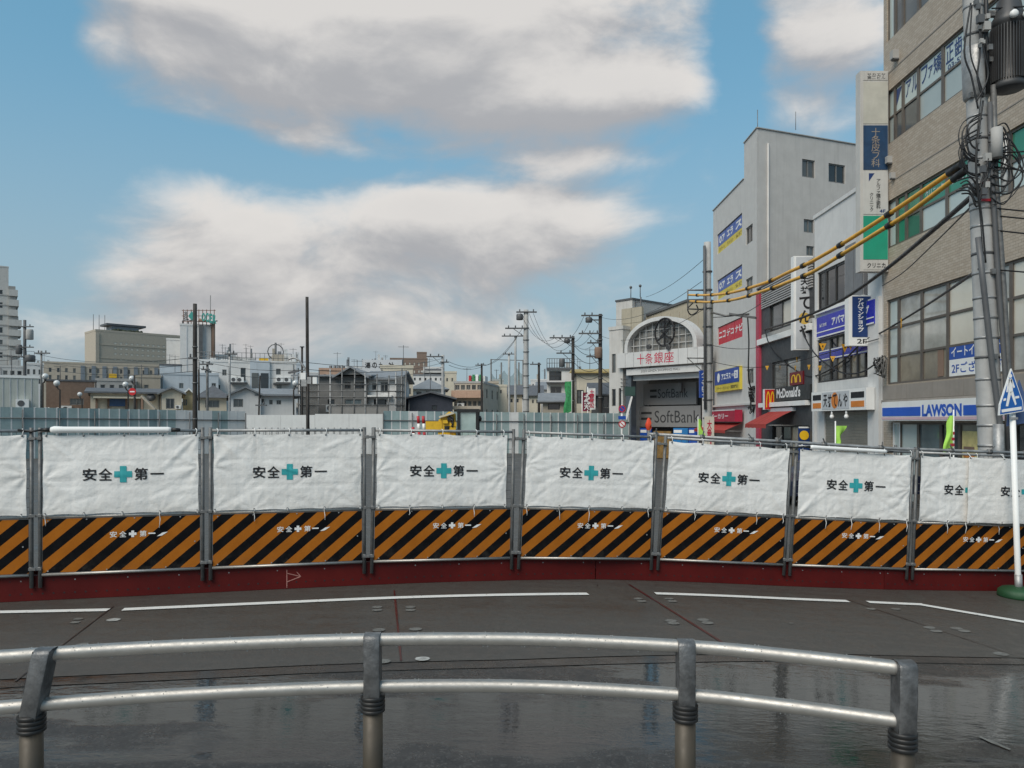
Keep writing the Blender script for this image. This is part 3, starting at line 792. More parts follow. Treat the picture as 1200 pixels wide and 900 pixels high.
def along(x): return Vector((x, fence_y(x), gz(x)))
bj = [-8.4, 1.06, 4.92, 11.2]
for k_, (a, c_) in enumerate(zip(bj, bj[1:])):
    parts = 4 if k_ == 0 else 2
    A = along(a); Bp = along(c_); d = Bp - A
    t = thing('steel_beam', ('long red oxide steel beam under the fence panels, chalk arrow on it', 'shorter red oxide steel beam under the fence panels before the shops', 'red oxide steel beam running behind the green sign foot')[k_], 'beam', A, math.atan2(d.y, d.x))
    L = math.hypot(d.x, d.y); n = 24
    def pz(u): return gz(a + (c_ - a) * u) - A.z
    b = MB()
    def loft(y0, y1, z0, z1):
        vs = [];
        for i in range(n + 1):
            u = i / n; x = .004 + (L - .008) * u; z = pz(u)
            vs += [(x, y0, z + z0), (x, y1, z + z0), (x, y1, z + z1), (x, y0, z + z1)]
        fs = [(i * 4 + j, (i + 1) * 4 + j, (i + 1) * 4 + (j + 1) % 4, i * 4 + (j + 1) % 4) for i in range(n) for j in range(4)]
        fs += [(3, 2, 1, 0), (n * 4, n * 4 + 1, n * 4 + 2, n * 4 + 3)]
        b.add(vs, [tuple(reversed(f)) for f in fs])
    loft(.028, .043, .012, .285); loft(.043, .30, .135, .15); loft(.30, .315, .012, .285)
    b.build('profile', red_steel, t)
    h = MB(); g = MB()
    k2 = int(L / .105)
    for i in range(k2):
        u = (i + .5) / k2; x = L * u; z = pz(u)
        h.cyl((x, .0265, z + .085), (x, .030, z + .085), .010, n=8)
        (h if (i * 7) % 5 else g).cyl((x, .0265, z + .225), (x, .030, z + .225), .0075, n=8)
    tag(h.build('bolt_holes', black_ink, t), kind='stuff'); g.build('bolt_heads', galv, t)
    if k_ == 0:
        chalk = mat('chalk', (.42, .20, .17), .9, var=.4, scale=30)
        ux = (fx(336) - a) / (c_ - a) * L
        for p, q in (((0, .24), (.0, .03)), ((0, .20), (.155, .155)), ((.155, .155), (.0, .10)), ((.155, .155), (.11, .21))):
            MB().bar((ux + p[0], .0265, p[1] + pz(.8)), (ux + q[0], .0265, q[1] + pz(.8)), .008, .003, up=(0, 1, 0)).build('chalk_mark', chalk, t)

# white tube lamps lashed to the top rails
def tube_lamp(i, f0, f1, label, r=.035, dz=.0):
    A, Bp = FP[i], FP[i + 1]
    p0 = A.lerp(Bp, f0) + Vector((0, -.052, 1.853 + dz)); p1 = A.lerp(Bp, f1) + Vector((0, -.052, 1.853 + dz - .004)); dv = (p1 - p0).normalized()
    t = thing('tube_lamp', label, 'lamp', p0)
    Lr = p1 - p0
    MB().tube([Lr * .0, Lr * .03, Lr * .1, Lr * .5, Lr * .97, Lr], [r * .8, r * 1.15, r, r * .97, r * .95, r * .7], 14).build('tube', white_paint, t)
    for s, sg in ((Vector((0, 0, 0)), -1), (Lr, 1)): MB().cyl(s, s + dv * sg * .09, r * .75, r * .5, 10).build('end_cap', black_rubber, t)
    MB().tube([-dv * .08, -dv * .2 + Vector((0, .02, -.02)), -dv * .33 + Vector((0, .03, 0))], .012, 6).build('lead', black_cable, t)
tube_lamp(2, .10, .80, 'long white tube lamp lashed to the fence top rail, cable at its end')
tube_lamp(7, .18, .80, 'white tube lamp on fence rail below the shuttered shop', .026, -.015)

# scaffold pipe with more lashing behind the right-hand panels
pp = [FP[i] + Vector((0, .32, 1.875 + .012 * (i % 2))) for i in range(6, 11)]
t = thing('scaffold_pipe', 'long scaffold pipe with clamps running behind the fence tops', 'pipe', (pp[0].x, pp[0].y, gz(pp[0].x)))
o = Vector(t.location)
MB().tube([p - o for p in pp], .022, 10).build('pipe', galv, t)
rnd = random.Random(3)
for a_, c_ in zip(pp, pp[1:]):
    for k_ in range(3):
        p = a_.lerp(c_, (k_ + rnd.random() * .6) / 3) - o
        b = MB(); b.cyl(p + Vector((-.03, 0, 0)), p + Vector((.03, 0, 0)), .034, n=8); b.bar(p + Vector((0, -.03, .02)), p + Vector((rnd.uniform(-.06, .06), -.05, .08)), .012); b.build('pipe_clamp', galv_dark, t)
    p = a_ - o
    MB().cyl(p + Vector((0, .03, -1.9)), p + Vector((0, .03, .05)), .022, n=8).build('upright', galv_dark, t)

# ------------------------------------------------------------------ street of shops on the right
def xf(F1, F2, dz=0.0):
    """points of wall plane F2 expressed in the frame of F1"""
    def T(u, y, z):
        p = F2.o + F2.ux * u + F2.uy * y - F1.o
        return (p.dot(F1.ux), p.dot(F1.uy), z + dz)
    return T
def board(root, name, r, y0, y1, m):
    return MB().box(r[0], y0, r[1], r[2], y1, r[3]).build(name, m, root)
def fit(r, a, b, c, d):
    """sub-rectangle by fractions left, bottom, right, top"""
    x0, z0, x1, z1 = r
    return x0 + (x1 - x0) * a, z0 + (z1 - z0) * b, x0 + (x1 - x0) * c, z0 + (z1 - z0) * d

# --- beige tiled office block
tile_m = bpy.data.materials.new('beige_wall_tile'); tile_m.use_nodes = True
nt = tile_m.node_tree; pb = nt.nodes['Principled BSDF']; v = nt.nodes.new('ShaderNodeTexCoord').outputs['Object']
ax_, ay_, az_ = sep(nt, v)
bt = nt.nodes.new('ShaderNodeTexBrick'); nt.links.new(comb(nt, ax_ + ay_, az_, 0.0), bt.inputs['Vector'])
bt.inputs['Scale'].default_value = 1.0; bt.inputs['Brick Width'].default_value = .20; bt.inputs['Row Height'].default_value = .075; bt.inputs['Mortar Size'].default_value = .006
bt.inputs['Color1'].default_value = (.37, .305, .235, 1); bt.inputs['Color2'].default_value = (.45, .385, .31, 1); bt.inputs['Mortar'].default_value = (.27, .225, .18, 1)
c = mixc(nt, noise_n(nt, mapping(nt, v, (3, 3, .3)), 1, 5, .6).ss(.5, .85) * .3, bt.outputs['Color'], (.17, .15, .125))
nt.links.new(c, pb.inputs['Base Color']); pb.inputs['Roughness'].default_value = .55
bn = nt.nodes.new('ShaderNodeBump'); bn.inputs['Strength'].default_value = .4; bn.inputs['Distance'].default_value = .01
nt.links.new(bt.outputs['Fac'], bn.inputs['Height']); bn.invert = True; nt.links.new(bn.outputs[0], pb.inputs['Normal'])
taupe = mat('taupe_panel', (.27, .24, .21), .6, var=.08, streak=.2)
mullion = mat('bronze_mullion', (.135, .115, .098), .45, .3, var=.12)

OF = Frame(12, 24.8, R(-90))
off = OF.thing('office_block', 'beige tiled office block with ribbon windows above the blue-striped store sign', 'building')
WX = [.2, .85, 2.2, 3.55, 4.9, 6.25, 7.6, 8.95, 10.3]
strips = {2: (3.1, 5.8), 3: (7.44, 8.95), 4: (10.76, 12.46), 5: (14.05, 15.75), 6: (17.35, 19.0)}
ops = [(.2, a, 11.6, b_, None) for a, b_ in strips.values()] + [(.5, -.55, 11.4, 1.9, None)]
_w = window
def window(root, x0, z0, x1, z1, st, **k):
    if st is None: return
    return _w(root, x0, z0, x1, z1, st, **k)
block(off, 11.8, 14, 21.5, tile_m, front=ops, parapet=.5, base=-.7)
f_white = glass('frosted_film', (.46, .53, .51), .16, .06)
g_green = glass('dim_green_glass', (.05, .14, .10), .1, .3)
f_green = glass('green_film', (.03, .22, .13), .14, .15)
g_refl = glass('glass_painted_reflection', (.37, .365, .335), .05, .45)  # street reflection put into the pane's own pale colour
yel_post = mat('yellow_poster', (.62, .52, .22), .5, var=.2, scale=5)
WX3 = [.2, .74, 1.3, 2.16, 3.5, 4.85, 6.2, 7.55, 8.9, 10.25]; WX4 = [.2, .6, 1.1, 2.0, 3.3, 4.64, 6.0, 7.35, 8.7, 10.05]
for i in range(10):
    a = WX[i] if i < len(WX) else None; b_ = WX[i + 1] if i + 1 < len(WX) else 11.6
    a3, b3 = WX3[i], (WX3 + [11.6])[i + 1]; a4, b4 = WX4[i], (WX4 + [11.6])[i + 1]
    st = lambda nz: (1, nz, mullion, [g_mid], .065, True)
    m2 = {0: [f_white, f_white, f_white], 1: [g_warm, g_refl, g_refl], 2: [g_warm, g_refl, g_refl], 3: [f_white, g_cream, g_cream], 4: [f_white, g_cream, g_refl], 5: [g_refl, g_cream, g_cream]}.get(i, [f_white, f_white, f_white])
    if a is not None: window(off, a, 3.1, b_, 5.8, st(3), mats=m2)
    m3 = {0: [f_white, f_white], 1: [f_green, f_green], 2: [g_green, f_green]}.get(i, [f_white, f_green])
    window(off, a3, 7.44, b3, 8.95, st(2), mats=m3)
    window(off, a4, 10.76, b4, 12.46, st(2), mats=[g_pale if i not in (1, 2) else g_mid, f_white])
    window(off, a4, 14.05, b4, 15.75, st(1), mats=[f_white if i in (0, 4) else g_mid])
    window(off, a4, 17.35, b4, 19.0, st(1), mats=[g_mid])
# shop front glazing
SX = [.5, .95, 2.0, 3.2, 4.1, 5.2, 6.4, 7.8, 9.3, 11.4]
for i, (a, b_) in enumerate(zip(SX, SX[1:])):
    window(off, a, -.55, b_, 1.9, (1, 1, mullion if i != 0 else white_paint, [g_mid], .06, True), mats=[[f_white, f_white, g_blue, g_dark, g_warm, g_mid, g_dark, f_white, g_blue][i]])
pr = OF.rect(1129, 505, 1147, 524, .05)
pst = board(off, 'poster', (pr[0], .6, pr[2], pr[3]), .02, .03, yel_post)
for k_ in range(3): board(pst, 'picture', fit((pr[0], .6, pr[2], pr[3]), .1, .15 + .2 * k_, .8, .22 + .2 * k_), .012, .018, (red_paint, orange, brown_wall)[k_])
for k_ in range(8): board(off, 'spandrel_panel', (.02 + 1.47 * k_, 2.62, 1.48 + 1.47 * k_, 3.06), -.03, .0, taupe)
board(off, 'ledge', (.3, 2.50, 11.8, 2.60), -.22, .0, taupe)
for z in (16.2, 13.0, 9.5): board(off, 'sill_drip', (.1, z - .0, 11.7, z + .03), -.012, .0, taupe)
# lettering films on the glass
y4 = .083
for s, x0, x1 in (('ア', 1.22, 1.54), ('ル', 1.58, 1.92), ('フ', 2.12, 2.46), ('ァ', 2.5, 2.74), ('矯', 2.78, 3.2), ('正', 3.42, 3.78), ('歯', 3.83, 4.19), ('科', 4.24, 4.58)):
    letters(s, x0, 11.85 + (0 if s != 'ァ' else .02), x1, 12.34 - (0 if s != 'ァ' else .14), navy_sign, off, y4, .012)
letters('03-5948', 3.5, 11.66, 4.56, 11.80, navy_sign, off, y4, .01)
MB().prism([(.68, 11.85), (1.0, 12.34), (.68, 12.34)], y4 - .002, y4).build('emblem', navy_sign, off)
for x0, x1 in ((2.25, 3.4), (3.6, 4.75)): letters('クリニック', x0 + .1, 8.42, x1 - .1, 8.64, f_white, off, y4, .02)
# eat-in sign on second-floor glass
r = (3.62, 3.16, 6.2, 4.0)
bl = board(off, 'window_sign', (3.62, 3.62, 6.2, 4.02), .06, .075, blue_paint)
wl = board(off, 'window_sign', (3.62, 3.15, 6.2, 3.618), .06, .075, white_paint)
letters('イートイン', 3.72, 3.69, 5.05, 3.95, white_ink, bl, .056, .015); letters('コーナー', 5.12, 3.69, 6.1, 3.95, white_ink, bl, .056, .015)
letters('2Fございます！', 3.74, 3.24, 6.1, 3.53, blue_paint, wl, .056, .012)
board(off, 'curtain', (3.02, 3.2, 3.3, 3.95), .07, .082, brown_wall)

# store sign band
st_ = thing('store_sign', 'long white store sign with blue stripe lettering on the beige tiled block', 'sign', (12, 24.8, 1.95), R(-90))
pinkish = mat('pink_band', (.60, .42, .46), .5, var=.05); store_blue = mat('store_blue', (.012, .095, .50), .35, var=.06)
zb = 1.95
MB().prism([(0, 0)] * 0 + [(.6, .0), (11.5, .0), (11.5, .58), (.6, .58)], -.34, -.002).build('signboard', white_paint, st_)
board(st_, 'pink_stripe', (.6, .03, 11.5, .11), -.352, -.341, pinkish)
xa = OF.px(1079, 0, -.35)[0]; xb = OF.px(1128, 0, -.35)[0]
board(st_, 'blue_stripe', (.64, .14, xa - .03, .40), -.352, -.341, store_blue); board(st_, 'blue_stripe', (xb + .03, .14, 11.45, .40), -.352, -.341, store_blue)
letters('LAWSON', xa + .05, .115, xb - .05, .455, store_blue, st_, -.343, .05)

# projecting column sign at the far corner of the office block
PF = Frame(0, 24.45, 0)
def pxX(px, D): return (px - 600) / FPX * D
def pzZ(py, D): return EYE + (HOR - py) / FPX * D
D = 24.45
t = thing('projecting_sign', 'tall stacked signboard with blue, white and green panels on the beige tiled block', 'sign', (12, D, pzZ(318, D)))
zb = pzZ(318, D); X0 = pxX(1008, D) - 12; X1 = -.02
def zz(py): return pzZ(py, D) - zb
MB().box(X0, 0, 0, X1, .32, zz(83)).build('cabinet', pale_wall, t)
fx0 = X0 + .1; fx1 = X1 - .02
for nm, a, b_, m in (('cap_panel', 85, 94, pale_wall), ('blank_panel', 96, 145, mat('sign_beige', (.50, .49, .43), .5)), ('blue_panel', 147, 199, mat('aged_blue_panel', (.02, .055, .12), .4, var=.3, streak=.3)), ('white_panel', 201, 251, mat('aged_white_panel', (.52, .52, .50), .5, var=.06, streak=.2)), ('green_panel', 253, 304, green_sign), ('foot_panel', 306, 316, pale_wall)):
    o = board(t, nm, (fx0, zz(b_), fx1, zz(a)), -.012, -.001, m)
    rr = (fx0, zz(b_), fx1, zz(a))
    if nm == 'blue_panel': letters('十条皮フ科', *fit(rr, .32, .06, .68, .94), mat('faded_lettering', (.30, .25, .20), .6), o, -.016, 0.0, True)
    if nm == 'white_panel':
        letters('アルファ矯正歯科', *fit(rr, .52, .12, .70, .82), black_ink, o, -.016, .01, True); letters('クリニック', *fit(rr, .26, .06, .40, .5), black_ink, o, -.016, .01, True)
        MB().prism([(fx0 + .17, rr[3] - .32), (fx0 + .35, rr[3] - .06), (fx0 + .17, rr[3] - .06)], -.017, -.0125).build('emblem', navy_sign, o)
        letters('4F', *fit(rr, .66, .03, .9, .11), navy_sign, o, -.016, .02)
    if nm == 'foot_panel': letters('クリニカ', *fit(rr, .15, .2, .9, .8), black_ink, o, -.016, .02)
    if nm == 'cap_panel': letters('サカエヤ\n第二ビル', *fit(rr, .15, .1, .9, .9), black_ink, o, -.016, .0)
for z in (1.2, 3.6, 5.6): MB().box(X1 - .001, .08, z, 0.0, .24, z + .15).build('wall_bracket', galv_dark, t)
for i, (z, s) in enumerate(((10.1, .16), (9.55, .14), (13.2, .2))):
    t = thing('wall_box', ('grey box', 'small grey camera box', 'square grey vent box')[i] + ' fixed to the beige tiled corner beside the stacked signboard', 'box', (12, 24.3 - .2 * i, z)); MB().box(-s, -s / 2, 0, 0, s / 2, s * 1.3).build('case', concrete, t); MB().box(-s * .8, -s * .4 - .02, -.04, -.01, s * .4, -.001).build('shroud', grey_dark, t)

# --- white narrow shop building
WF = Frame(12, 30.45, R(-90))
wb = WF.thing('shop_building', 'narrow white building with blue sign band over a closed shutter', 'building')
w1 = WF.rect(958, 320, 990, 365); w2 = WF.rect(957.5, 399, 1021, 449); sh = WF.rect(966, 483, 1019, 560)
ops = [(w1[0], w1[1], w1[2], w1[3], None), (w2[0], w2[1], w2[2], w2[3], None), (sh[0], -.6, sh[2], 2.3, None)]
block(wb, 5.55, 11, 9.95, white_wall, front=ops, parapet=.12, base=-.7)
q = (w1[2] - w1[0]) / 3
window(wb, w1[0], w1[1], w1[0] + q * .8, w1[3], (1, 1, win_dark, [g_dark], .07, True)); window(wb, w1[0] + q * .8, w1[1], w1[2], w1[3], (2, 1, win_dark, [g_warm, g_dark], .08, True))
nW = 4; q = (w2[2] - w2[0]) / nW
for i in range(nW): window(wb, w2[0] + q * i, w2[1], w2[0] + q * (i + 1), w2[3], (2 if i else 1, 1, win_dark, [g_warm, g_mid, g_dark], .07, True))
film = mat('blue_film', (.03, .04, .34), .25, var=.1)
fz0 = w2[1] + (w2[3] - w2[1]) * .50; fz1 = w2[1] + (w2[3] - w2[1]) * .74
for i in range(nW):
    board(wb, 'window_film', (w2[0] + q * i + .08, fz0, w2[0] + q * (i + 1) - .08, fz1), .045, .06, film)
    for z in (fz0 + .06, fz1 - .02): board(wb, 'white_line', (w2[0] + q * i + .08, z - .03, w2[0] + q * (i + 1) - .08, z + .01), .038, .043, white_ink)
gp = WF.rect(991, 320, 1012, 365)
for i in range(2): board(wb, 'metal_panel', (gp[0] + (gp[2] - gp[0]) * i / 2 + .01, 6.0, gp[0] + (gp[2] - gp[0]) * (i + 1) / 2 - .01, 8.2), -.03, -.001, mat('grey_metal_panel', (.21, .21, .215), .45, .3, streak=.2))
board(wb, 'slot_window', (gp[2] + .05, 5.6, gp[2] + .3, 8.0), -.02, -.001, g_dark)
board(wb, 'sill', (w1[0] - .1, w1[1] - .14, 4.4, w1[1] - .02), -.12, .0, white_paint)
board(wb, 'pilaster', (4.75, -.65, 5.52, 6.0), -.10, -.001, white_wall); board(wb, 'pilaster', (.02, -.65, .2, 6.0), -.10, -.001, white_wall)
# roller shutter slats
for i in range(26): board(wb, 'shutter_slat', (sh[0] + .02, -.58 + i * .11, sh[2] - .02, -.58 + i * .11 + .103), .04 + .006 * (i % 2), .07, mat('shutter_steel', (.26, .245, .21), .5, .3, var=.1, streak=.2))
# its blue fascia
br = WF.rect(957, 373, 1024, 397, -.14)
t = thing('fascia_sign', 'blue fascia sign with white letters and line on the narrow white building', 'sign', (12, 30.45, br[1]), R(-90)); H = br[3] - br[1]
deep_blue = mat('deep_blue_sign', (.022, .028, .40), .35, var=.06)
MB().box(br[0], -.14, 0, br[2], -.002, H).build('signboard', deep_blue, t)
W_ = br[2] - br[0]
board(t, 'white_line', (br[0], .0, br[2], .05), -.15, -.141, white_ink); board(t, 'white_line', (br[0], .24 * H, br[2], .29 * H), -.15, -.141, white_ink)
letters('アパマンショップ', br[0] + W_ * .30, H * .42, br[0] + W_ * .93, H * .82, white_ink, t, -.145, .035); letters('賃貸住宅', br[0] + W_ * .06, H * .5, br[0] + W_ * .2, H * .66, white_ink, t, -.145, .02)
# white sign over the shutter
br = WF.rect(951, 460, 1015, 482, -.40)
t = thing('shop_sign', 'white sign with brushed black characters, orange circle, black and orange bars', 'sign', (12, 30.45, br[1]), R(-90)); H = br[3] - br[1]; W_ = br[2] - br[0]; a = br[0]
MB().box(a, -.40, 0, br[2], -.12, H).build('signboard', white_paint, t)
palegrey = mat('pale_grey_panel', (.50, .52, .54), .5, var=.05)
board(t, 'face', (a + W_ * .22, .05, a + W_ * .73, H - .05), -.409, -.401, palegrey)
MB().cyl((a + W_ * .47, -.413, H * .5), (a + W_ * .47, -.4095, H * .5), H * .40, n=24).build('disc', orange, t)
for s, u in (('天', .29), ('丼', .38), ('て', .475), ('ん', .57), ('や', .665)): letters(s, a + W_ * u - .17, H * .18, a + W_ * u + .17, H * .82, black_ink, t, -.416, .02)
for u0, u1 in ((.03, .20), (.755, .97)):
    board(t, 'black_bar', (a + W_ * u0, H * .56, a + W_ * u1, H * .84), -.409, -.401, black_ink); board(t, 'orange_bar', (a + W_ * u0, H * .14, a + W_ * u1, H * .42), -.409, -.401, orange)
for px in (975, 992):
    x, z = WF.px(px, 484, -.35); tl = thing('spot_lamp', 'small white spot lamp hanging under the brushed character sign', 'lamp', (12 - .35, 30.45 - x, 2.32), 0, 'spot lamps under the sign')
    MB().cyl((0, 0, -.02), (0, 0, -.16), .03, .05, 8).build('neck', white_paint, tl); MB().lathe([(.02, -.30), (.07, -.28), (.085, -.22), (.05, -.15)], (0, 0, 0), 10).build('bulb', white_paint, tl)

def column_sign(label, px0, px1, py0, py1, D, thick, X_wall, faces):
    zb = pzZ(py1, D); X0 = pxX(px0, D) - X_wall; X1 = pxX(px1, D) - X_wall
    t = thing('projecting_sign', label, 'sign', (X_wall, D, zb)); H = pzZ(py0, D) - zb
    MB().box(X0, 0, 0, X1, thick, H).build('cabinet', white_paint, t)
    for z in (H * .2, H * .8): MB().box(X1, thick * .3, z, max(0.0, X1 + .05), thick * .7, z + .08).build('wall_bracket', galv_dark, t)
    faces(t, X0, X1, H); return t
def apa(t, a, b_, H):
    o = board(t, 'blue_face', (a + .12, H * .17, b_ - .02, H - .04), -.012, -.001, navy_sign); r = (a + .12, H * .17, b_ - .02, H - .04)
    letters('アパマンショップ', *fit(r, .28, .12, .62, .95), white_ink, o, -.016, .03, True); letters('いい部屋みつかる', *fit(r, .74, .4, .84, .9), mat('pale_blue_ink', (.3, .4, .6), .6), o, -.016, .0, True)
    letters('2F', a + .28, H * .04, b_ - .14, H * .135, grey_ink, t, -.004, .02)
column_sign('dark blue upright sign reading 2F at its foot on the narrow white building', 994.5, 1021, 346, 405, 25.7, .3, 12, apa)
def ten(t, a, b_, H):
    o = board(t, 'face', (a + .1, .05, b_ - .02, H - .04), -.012, -.001, palegrey); r = (a + .1, .05, b_ - .02, H - .04)
    MB().cyl(((r[0] + r[2]) / 2, -.0165, H * .335), ((r[0] + r[2]) / 2, -.0125, H * .335), .24, n=20).build('disc', mat('ochre', (.55, .36, .07), .6), o)
    for s, z0, z1 in (('天', .69, .77), ('丼', .60, .68), ('て', .43, .57), ('ん', .28, .42), ('や', .12, .26)): letters(s, *fit(r, .18 if z1 < .6 else .25, z0, .86 if z1 < .6 else .78, z1), black_ink, o, -.02, .03)
column_sign('grey upright sign with black brushed characters and ochre disc between two shops', 930, 953, 300, 410, 31.0, .3, 12.15, ten)

# --- dark fast food building
MF = Frame(12, 37.5, R(-90))
mb_ = MF.thing('shop_building', 'dark grey fast food building with louvred top and red awning', 'building')
a1 = MF.rect(902, 358, 930, 389); a2 = MF.rect(904.5, 425, 938, 457); ds = MF.rect(905, 490, 949, 560)
block(mb_, 6.95, 10, 8.35, dark_wall, front=[(a1[0], a1[1], a1[2], a1[3], None), (a2[0], a2[1], a2[2], a2[3], None), (ds[0], -.6, ds[2], 1.75, None)], base=-.7, parapet=.05)
window(mb_, *a1[:4], (2, 1, win_dark, [g_warm, g_mid], .09, True), mats=[g_mid, g_cream]); window(mb_, *a2[:4], (2, 1, win_dark, [g_warm, g_mid], .08, True), mats=[g_mid, g_refl])
window(mb_, ds[0], -.6, ds[2], 1.75, (4, 1, win_dark, [g_dark, g_warm], .08, True), mats=[g_dark, g_dark, g_warm, g_dark])
louv = mat('pale_louvre', (.42, .41, .40), .5, .2, var=.08)
for i in range(10): board(mb_, 'louvre_slat', (.75, 7.28 + i * .105, 6.9, 7.28 + i * .105 + .055), -.08, -.001, louv)
board(mb_, 'grey_panel', (.7, 5.9, 6.9, 6.05), -.04, -.001, concrete); board(mb_, 'white_band', (.3, 5.58, 6.9, 5.85), -.15, -.001, white_paint)
board(mb_, 'red_pilaster', (.08, -.65, .55, 8.2), -.12, -.001, mat('pinkish_red_paint', (.40, .05, .085), .5, streak=.15))
board(mb_, 'white_ledge', (.75, 2.58, 6.6, 2.78), -.22, -.001, white_paint)
bs = MF.rect(908, 455, 949, 478, -.12)
o = MB().box(bs[0], -.12, 2.82, bs[2], -.002, bs[3]).build('signboard', mat('charcoal_sign', (.03, .032, .033), .5), mb_)
letters("McDonald's", bs[0] + .25, 2.95, bs[2] - 1.0, 3.38, white_ink, o, -.126, .035)
def arches(x0, z0, x1, z1, y0, y1, m, parent):
    b = MB(); w = (x1 - x0) / 2; h = z1 - z0; n = 12
    for k_ in range(2):
        cx = x0 + w * (k_ + .5)
        P = [(math.cos(math.pi * i / n), math.sin(math.pi * i / n)) for i in range(n + 1)]
        po = [(cx + w / 2 * c_, z0 + h * s_ ** .75) for c_, s_ in P]; pi_ = [(cx + w * .29 * c_, z0 + h * .86 * s_ ** .75) for c_, s_ in P]
        vs = [(x, y, z) for y in (y0, y1) for pp_ in (po, pi_) for x, z in pp_]; N = n + 1
        for i in range(n):
            b.add([(po[i][0], y0, po[i][1]), (po[i + 1][0], y0, po[i + 1][1]), (pi_[i + 1][0], y0, pi_[i + 1][1]), (pi_[i][0], y0, pi_[i][1])], [(3, 2, 1, 0) if False else (0, 1, 2, 3)])
            b.add([(po[i][0], y0, po[i][1]), (po[i][0], y1, po[i][1]), (po[i + 1][0], y1, po[i + 1][1]), (po[i + 1][0], y0, po[i + 1][1])], [(0, 1, 2, 3)])
            b.add([(pi_[i][0], y0, pi_[i][1]), (pi_[i][0], y1, pi_[i][1]), (pi_[i + 1][0], y1, pi_[i + 1][1]), (pi_[i + 1][0], y0, pi_[i + 1][1])], [(3, 2, 1, 0)])
    return b.build('emblem', m, parent)
arch_yel = mat('arch_yellow', (.80, .48, .02), .4, var=.04)
ms = MF.rect(925.5, 437, 941, 452, -.05)
t = thing('emblem_sign', 'square red sign with yellow arched letter in the dark shop window', 'sign', (12, 37.5, ms[1]), R(-90))
MB().box(ms[0], -.06, 0, ms[2], .04, ms[3] - ms[1]).build('signboard', mat('maroon_sign', (.16, .008, .015), .4), t)
w_ = ms[2] - ms[0]; h_ = ms[3] - ms[1]; arches(ms[0] + w_ * .14, h_ * .18, ms[2] - w_ * .14, h_ * .82, -.075, -.061, arch_yel, t)
def mside(t, a, b_, H):
    o = board(t, 'red_face', (a + .01, .02, b_ - .01, H - .02), -.02, -.001, mat('bright_red_sign', (.52, .02, .02), .4)); arches(a + .06, .1, b_ - .06, H - .1, -.035, -.021, arch_yel, o)
column_sign('narrow red upright sign with tall yellow arched letter above the red awning', 896, 909, 456, 480, 35.2, .25, 12, mside)
# awning
aw_m = mat('awning_red', (.34, .035, .025), .7, var=.12, streak=.2)
t = thing('awning', 'sloping red awning over the fast food entrance', 'awning', (12, 35.4, 0), R(-90))
b = MB(); n = 10
vs = []
for i in range(n + 1):
    x = 2.9 * i / n
    for y, z in ((-.02, 2.42), (-.5, 2.2 + .01 * (i % 2)), (-1.25, 1.80 + .015 * (i % 2)), (-1.27, 1.62 + .02 * (i % 2))): vs.append((x, y, z))
b.add(vs, [(i * 4 + j, i * 4 + j + 1, (i + 1) * 4 + j + 1, (i + 1) * 4 + j) for i in range(n) for j in range(3)])
b.build('canvas', aw_m, t)
for x in (.1, 2.8): MB().cyl((x, -.02, 1.75), (x, -1.2, 1.76), .02, n=6).build('arm', galv, t)
MB().box(-.05, -.16, 2.36, 2.95, -.002, 2.52).build('housing', palegrey, t)
# poster board on the pavement
D = 31.2; t = thing('poster_stand', 'blue poster with yellow round emblem standing beside the shutter shop', 'sign', (pxX(944, D), D, gz(11)))
z1 = pzZ(500, D) - gz(11); b = MB().box(-.28, 0, .55, .28, .06, z1).build('panel', navy_sign, t); MB().cyl((-.06, -.016, z1 - .35), (-.06, -.001, z1 - .35), .19, n=20).build('disc', arch_yel, t)
for x in (-.26, .22): MB().box(x, .0, 0, x + .04, .05, .55).build('leg', galv, t)
MB().box(-.28, -.012, z1 - .06, .28, -.001, z1).build('white_edge', white_ink, t)

# --- grey tower building
GF = Frame(12, 45.8, R(-90)); G2 = Frame(12, 37.62, R(21.2)); TG = xf(GF, G2)
gt = GF.thing('grey_building', 'tall grey rendered building with stepped roof behind the fast food shop', 'building')
b = MB(); L = 8.18
s1 = GF.rect(840.5, 275.3, 869.5, 298.6); s2 = GF.rect(840.5, 329, 869.5, 352); s3 = GF.rect(841, 384, 870, 405); s4 = GF.rect(841, 435.5, 870, 460)
v1 = GF.rect(874, 268, 882, 288); v2 = GF.rect(874, 328, 882, 346); v3 = GF.rect(875, 433, 883, 450)
ops = [s1[:4], s2[:4], s3[:4], v1[:4], v2[:4], v3[:4]]
wall_grid(b, L, -.7, 14.45, [(*o_, None) for o_ in ops])
b.add([(6.1, 0, 14.45), (L, 0, 14.45), (L, 0, 16.28), (6.1, 0, 16.28)], [(0, 1, 2, 3)])
nops = []
for px0, y0, px1, y1 in ((940, 186, 955, 207), (971, 191, 990.5, 213), (942, 256.5, 954, 272), (945, 288, 954, 299)):
    nops.append(G2.rect(px0, y0, px1, y1))
b.T = TG; wall_grid(b, 6.8, -.7, 16.28, [(*o_, None) for o_ in nops]); b.T = None
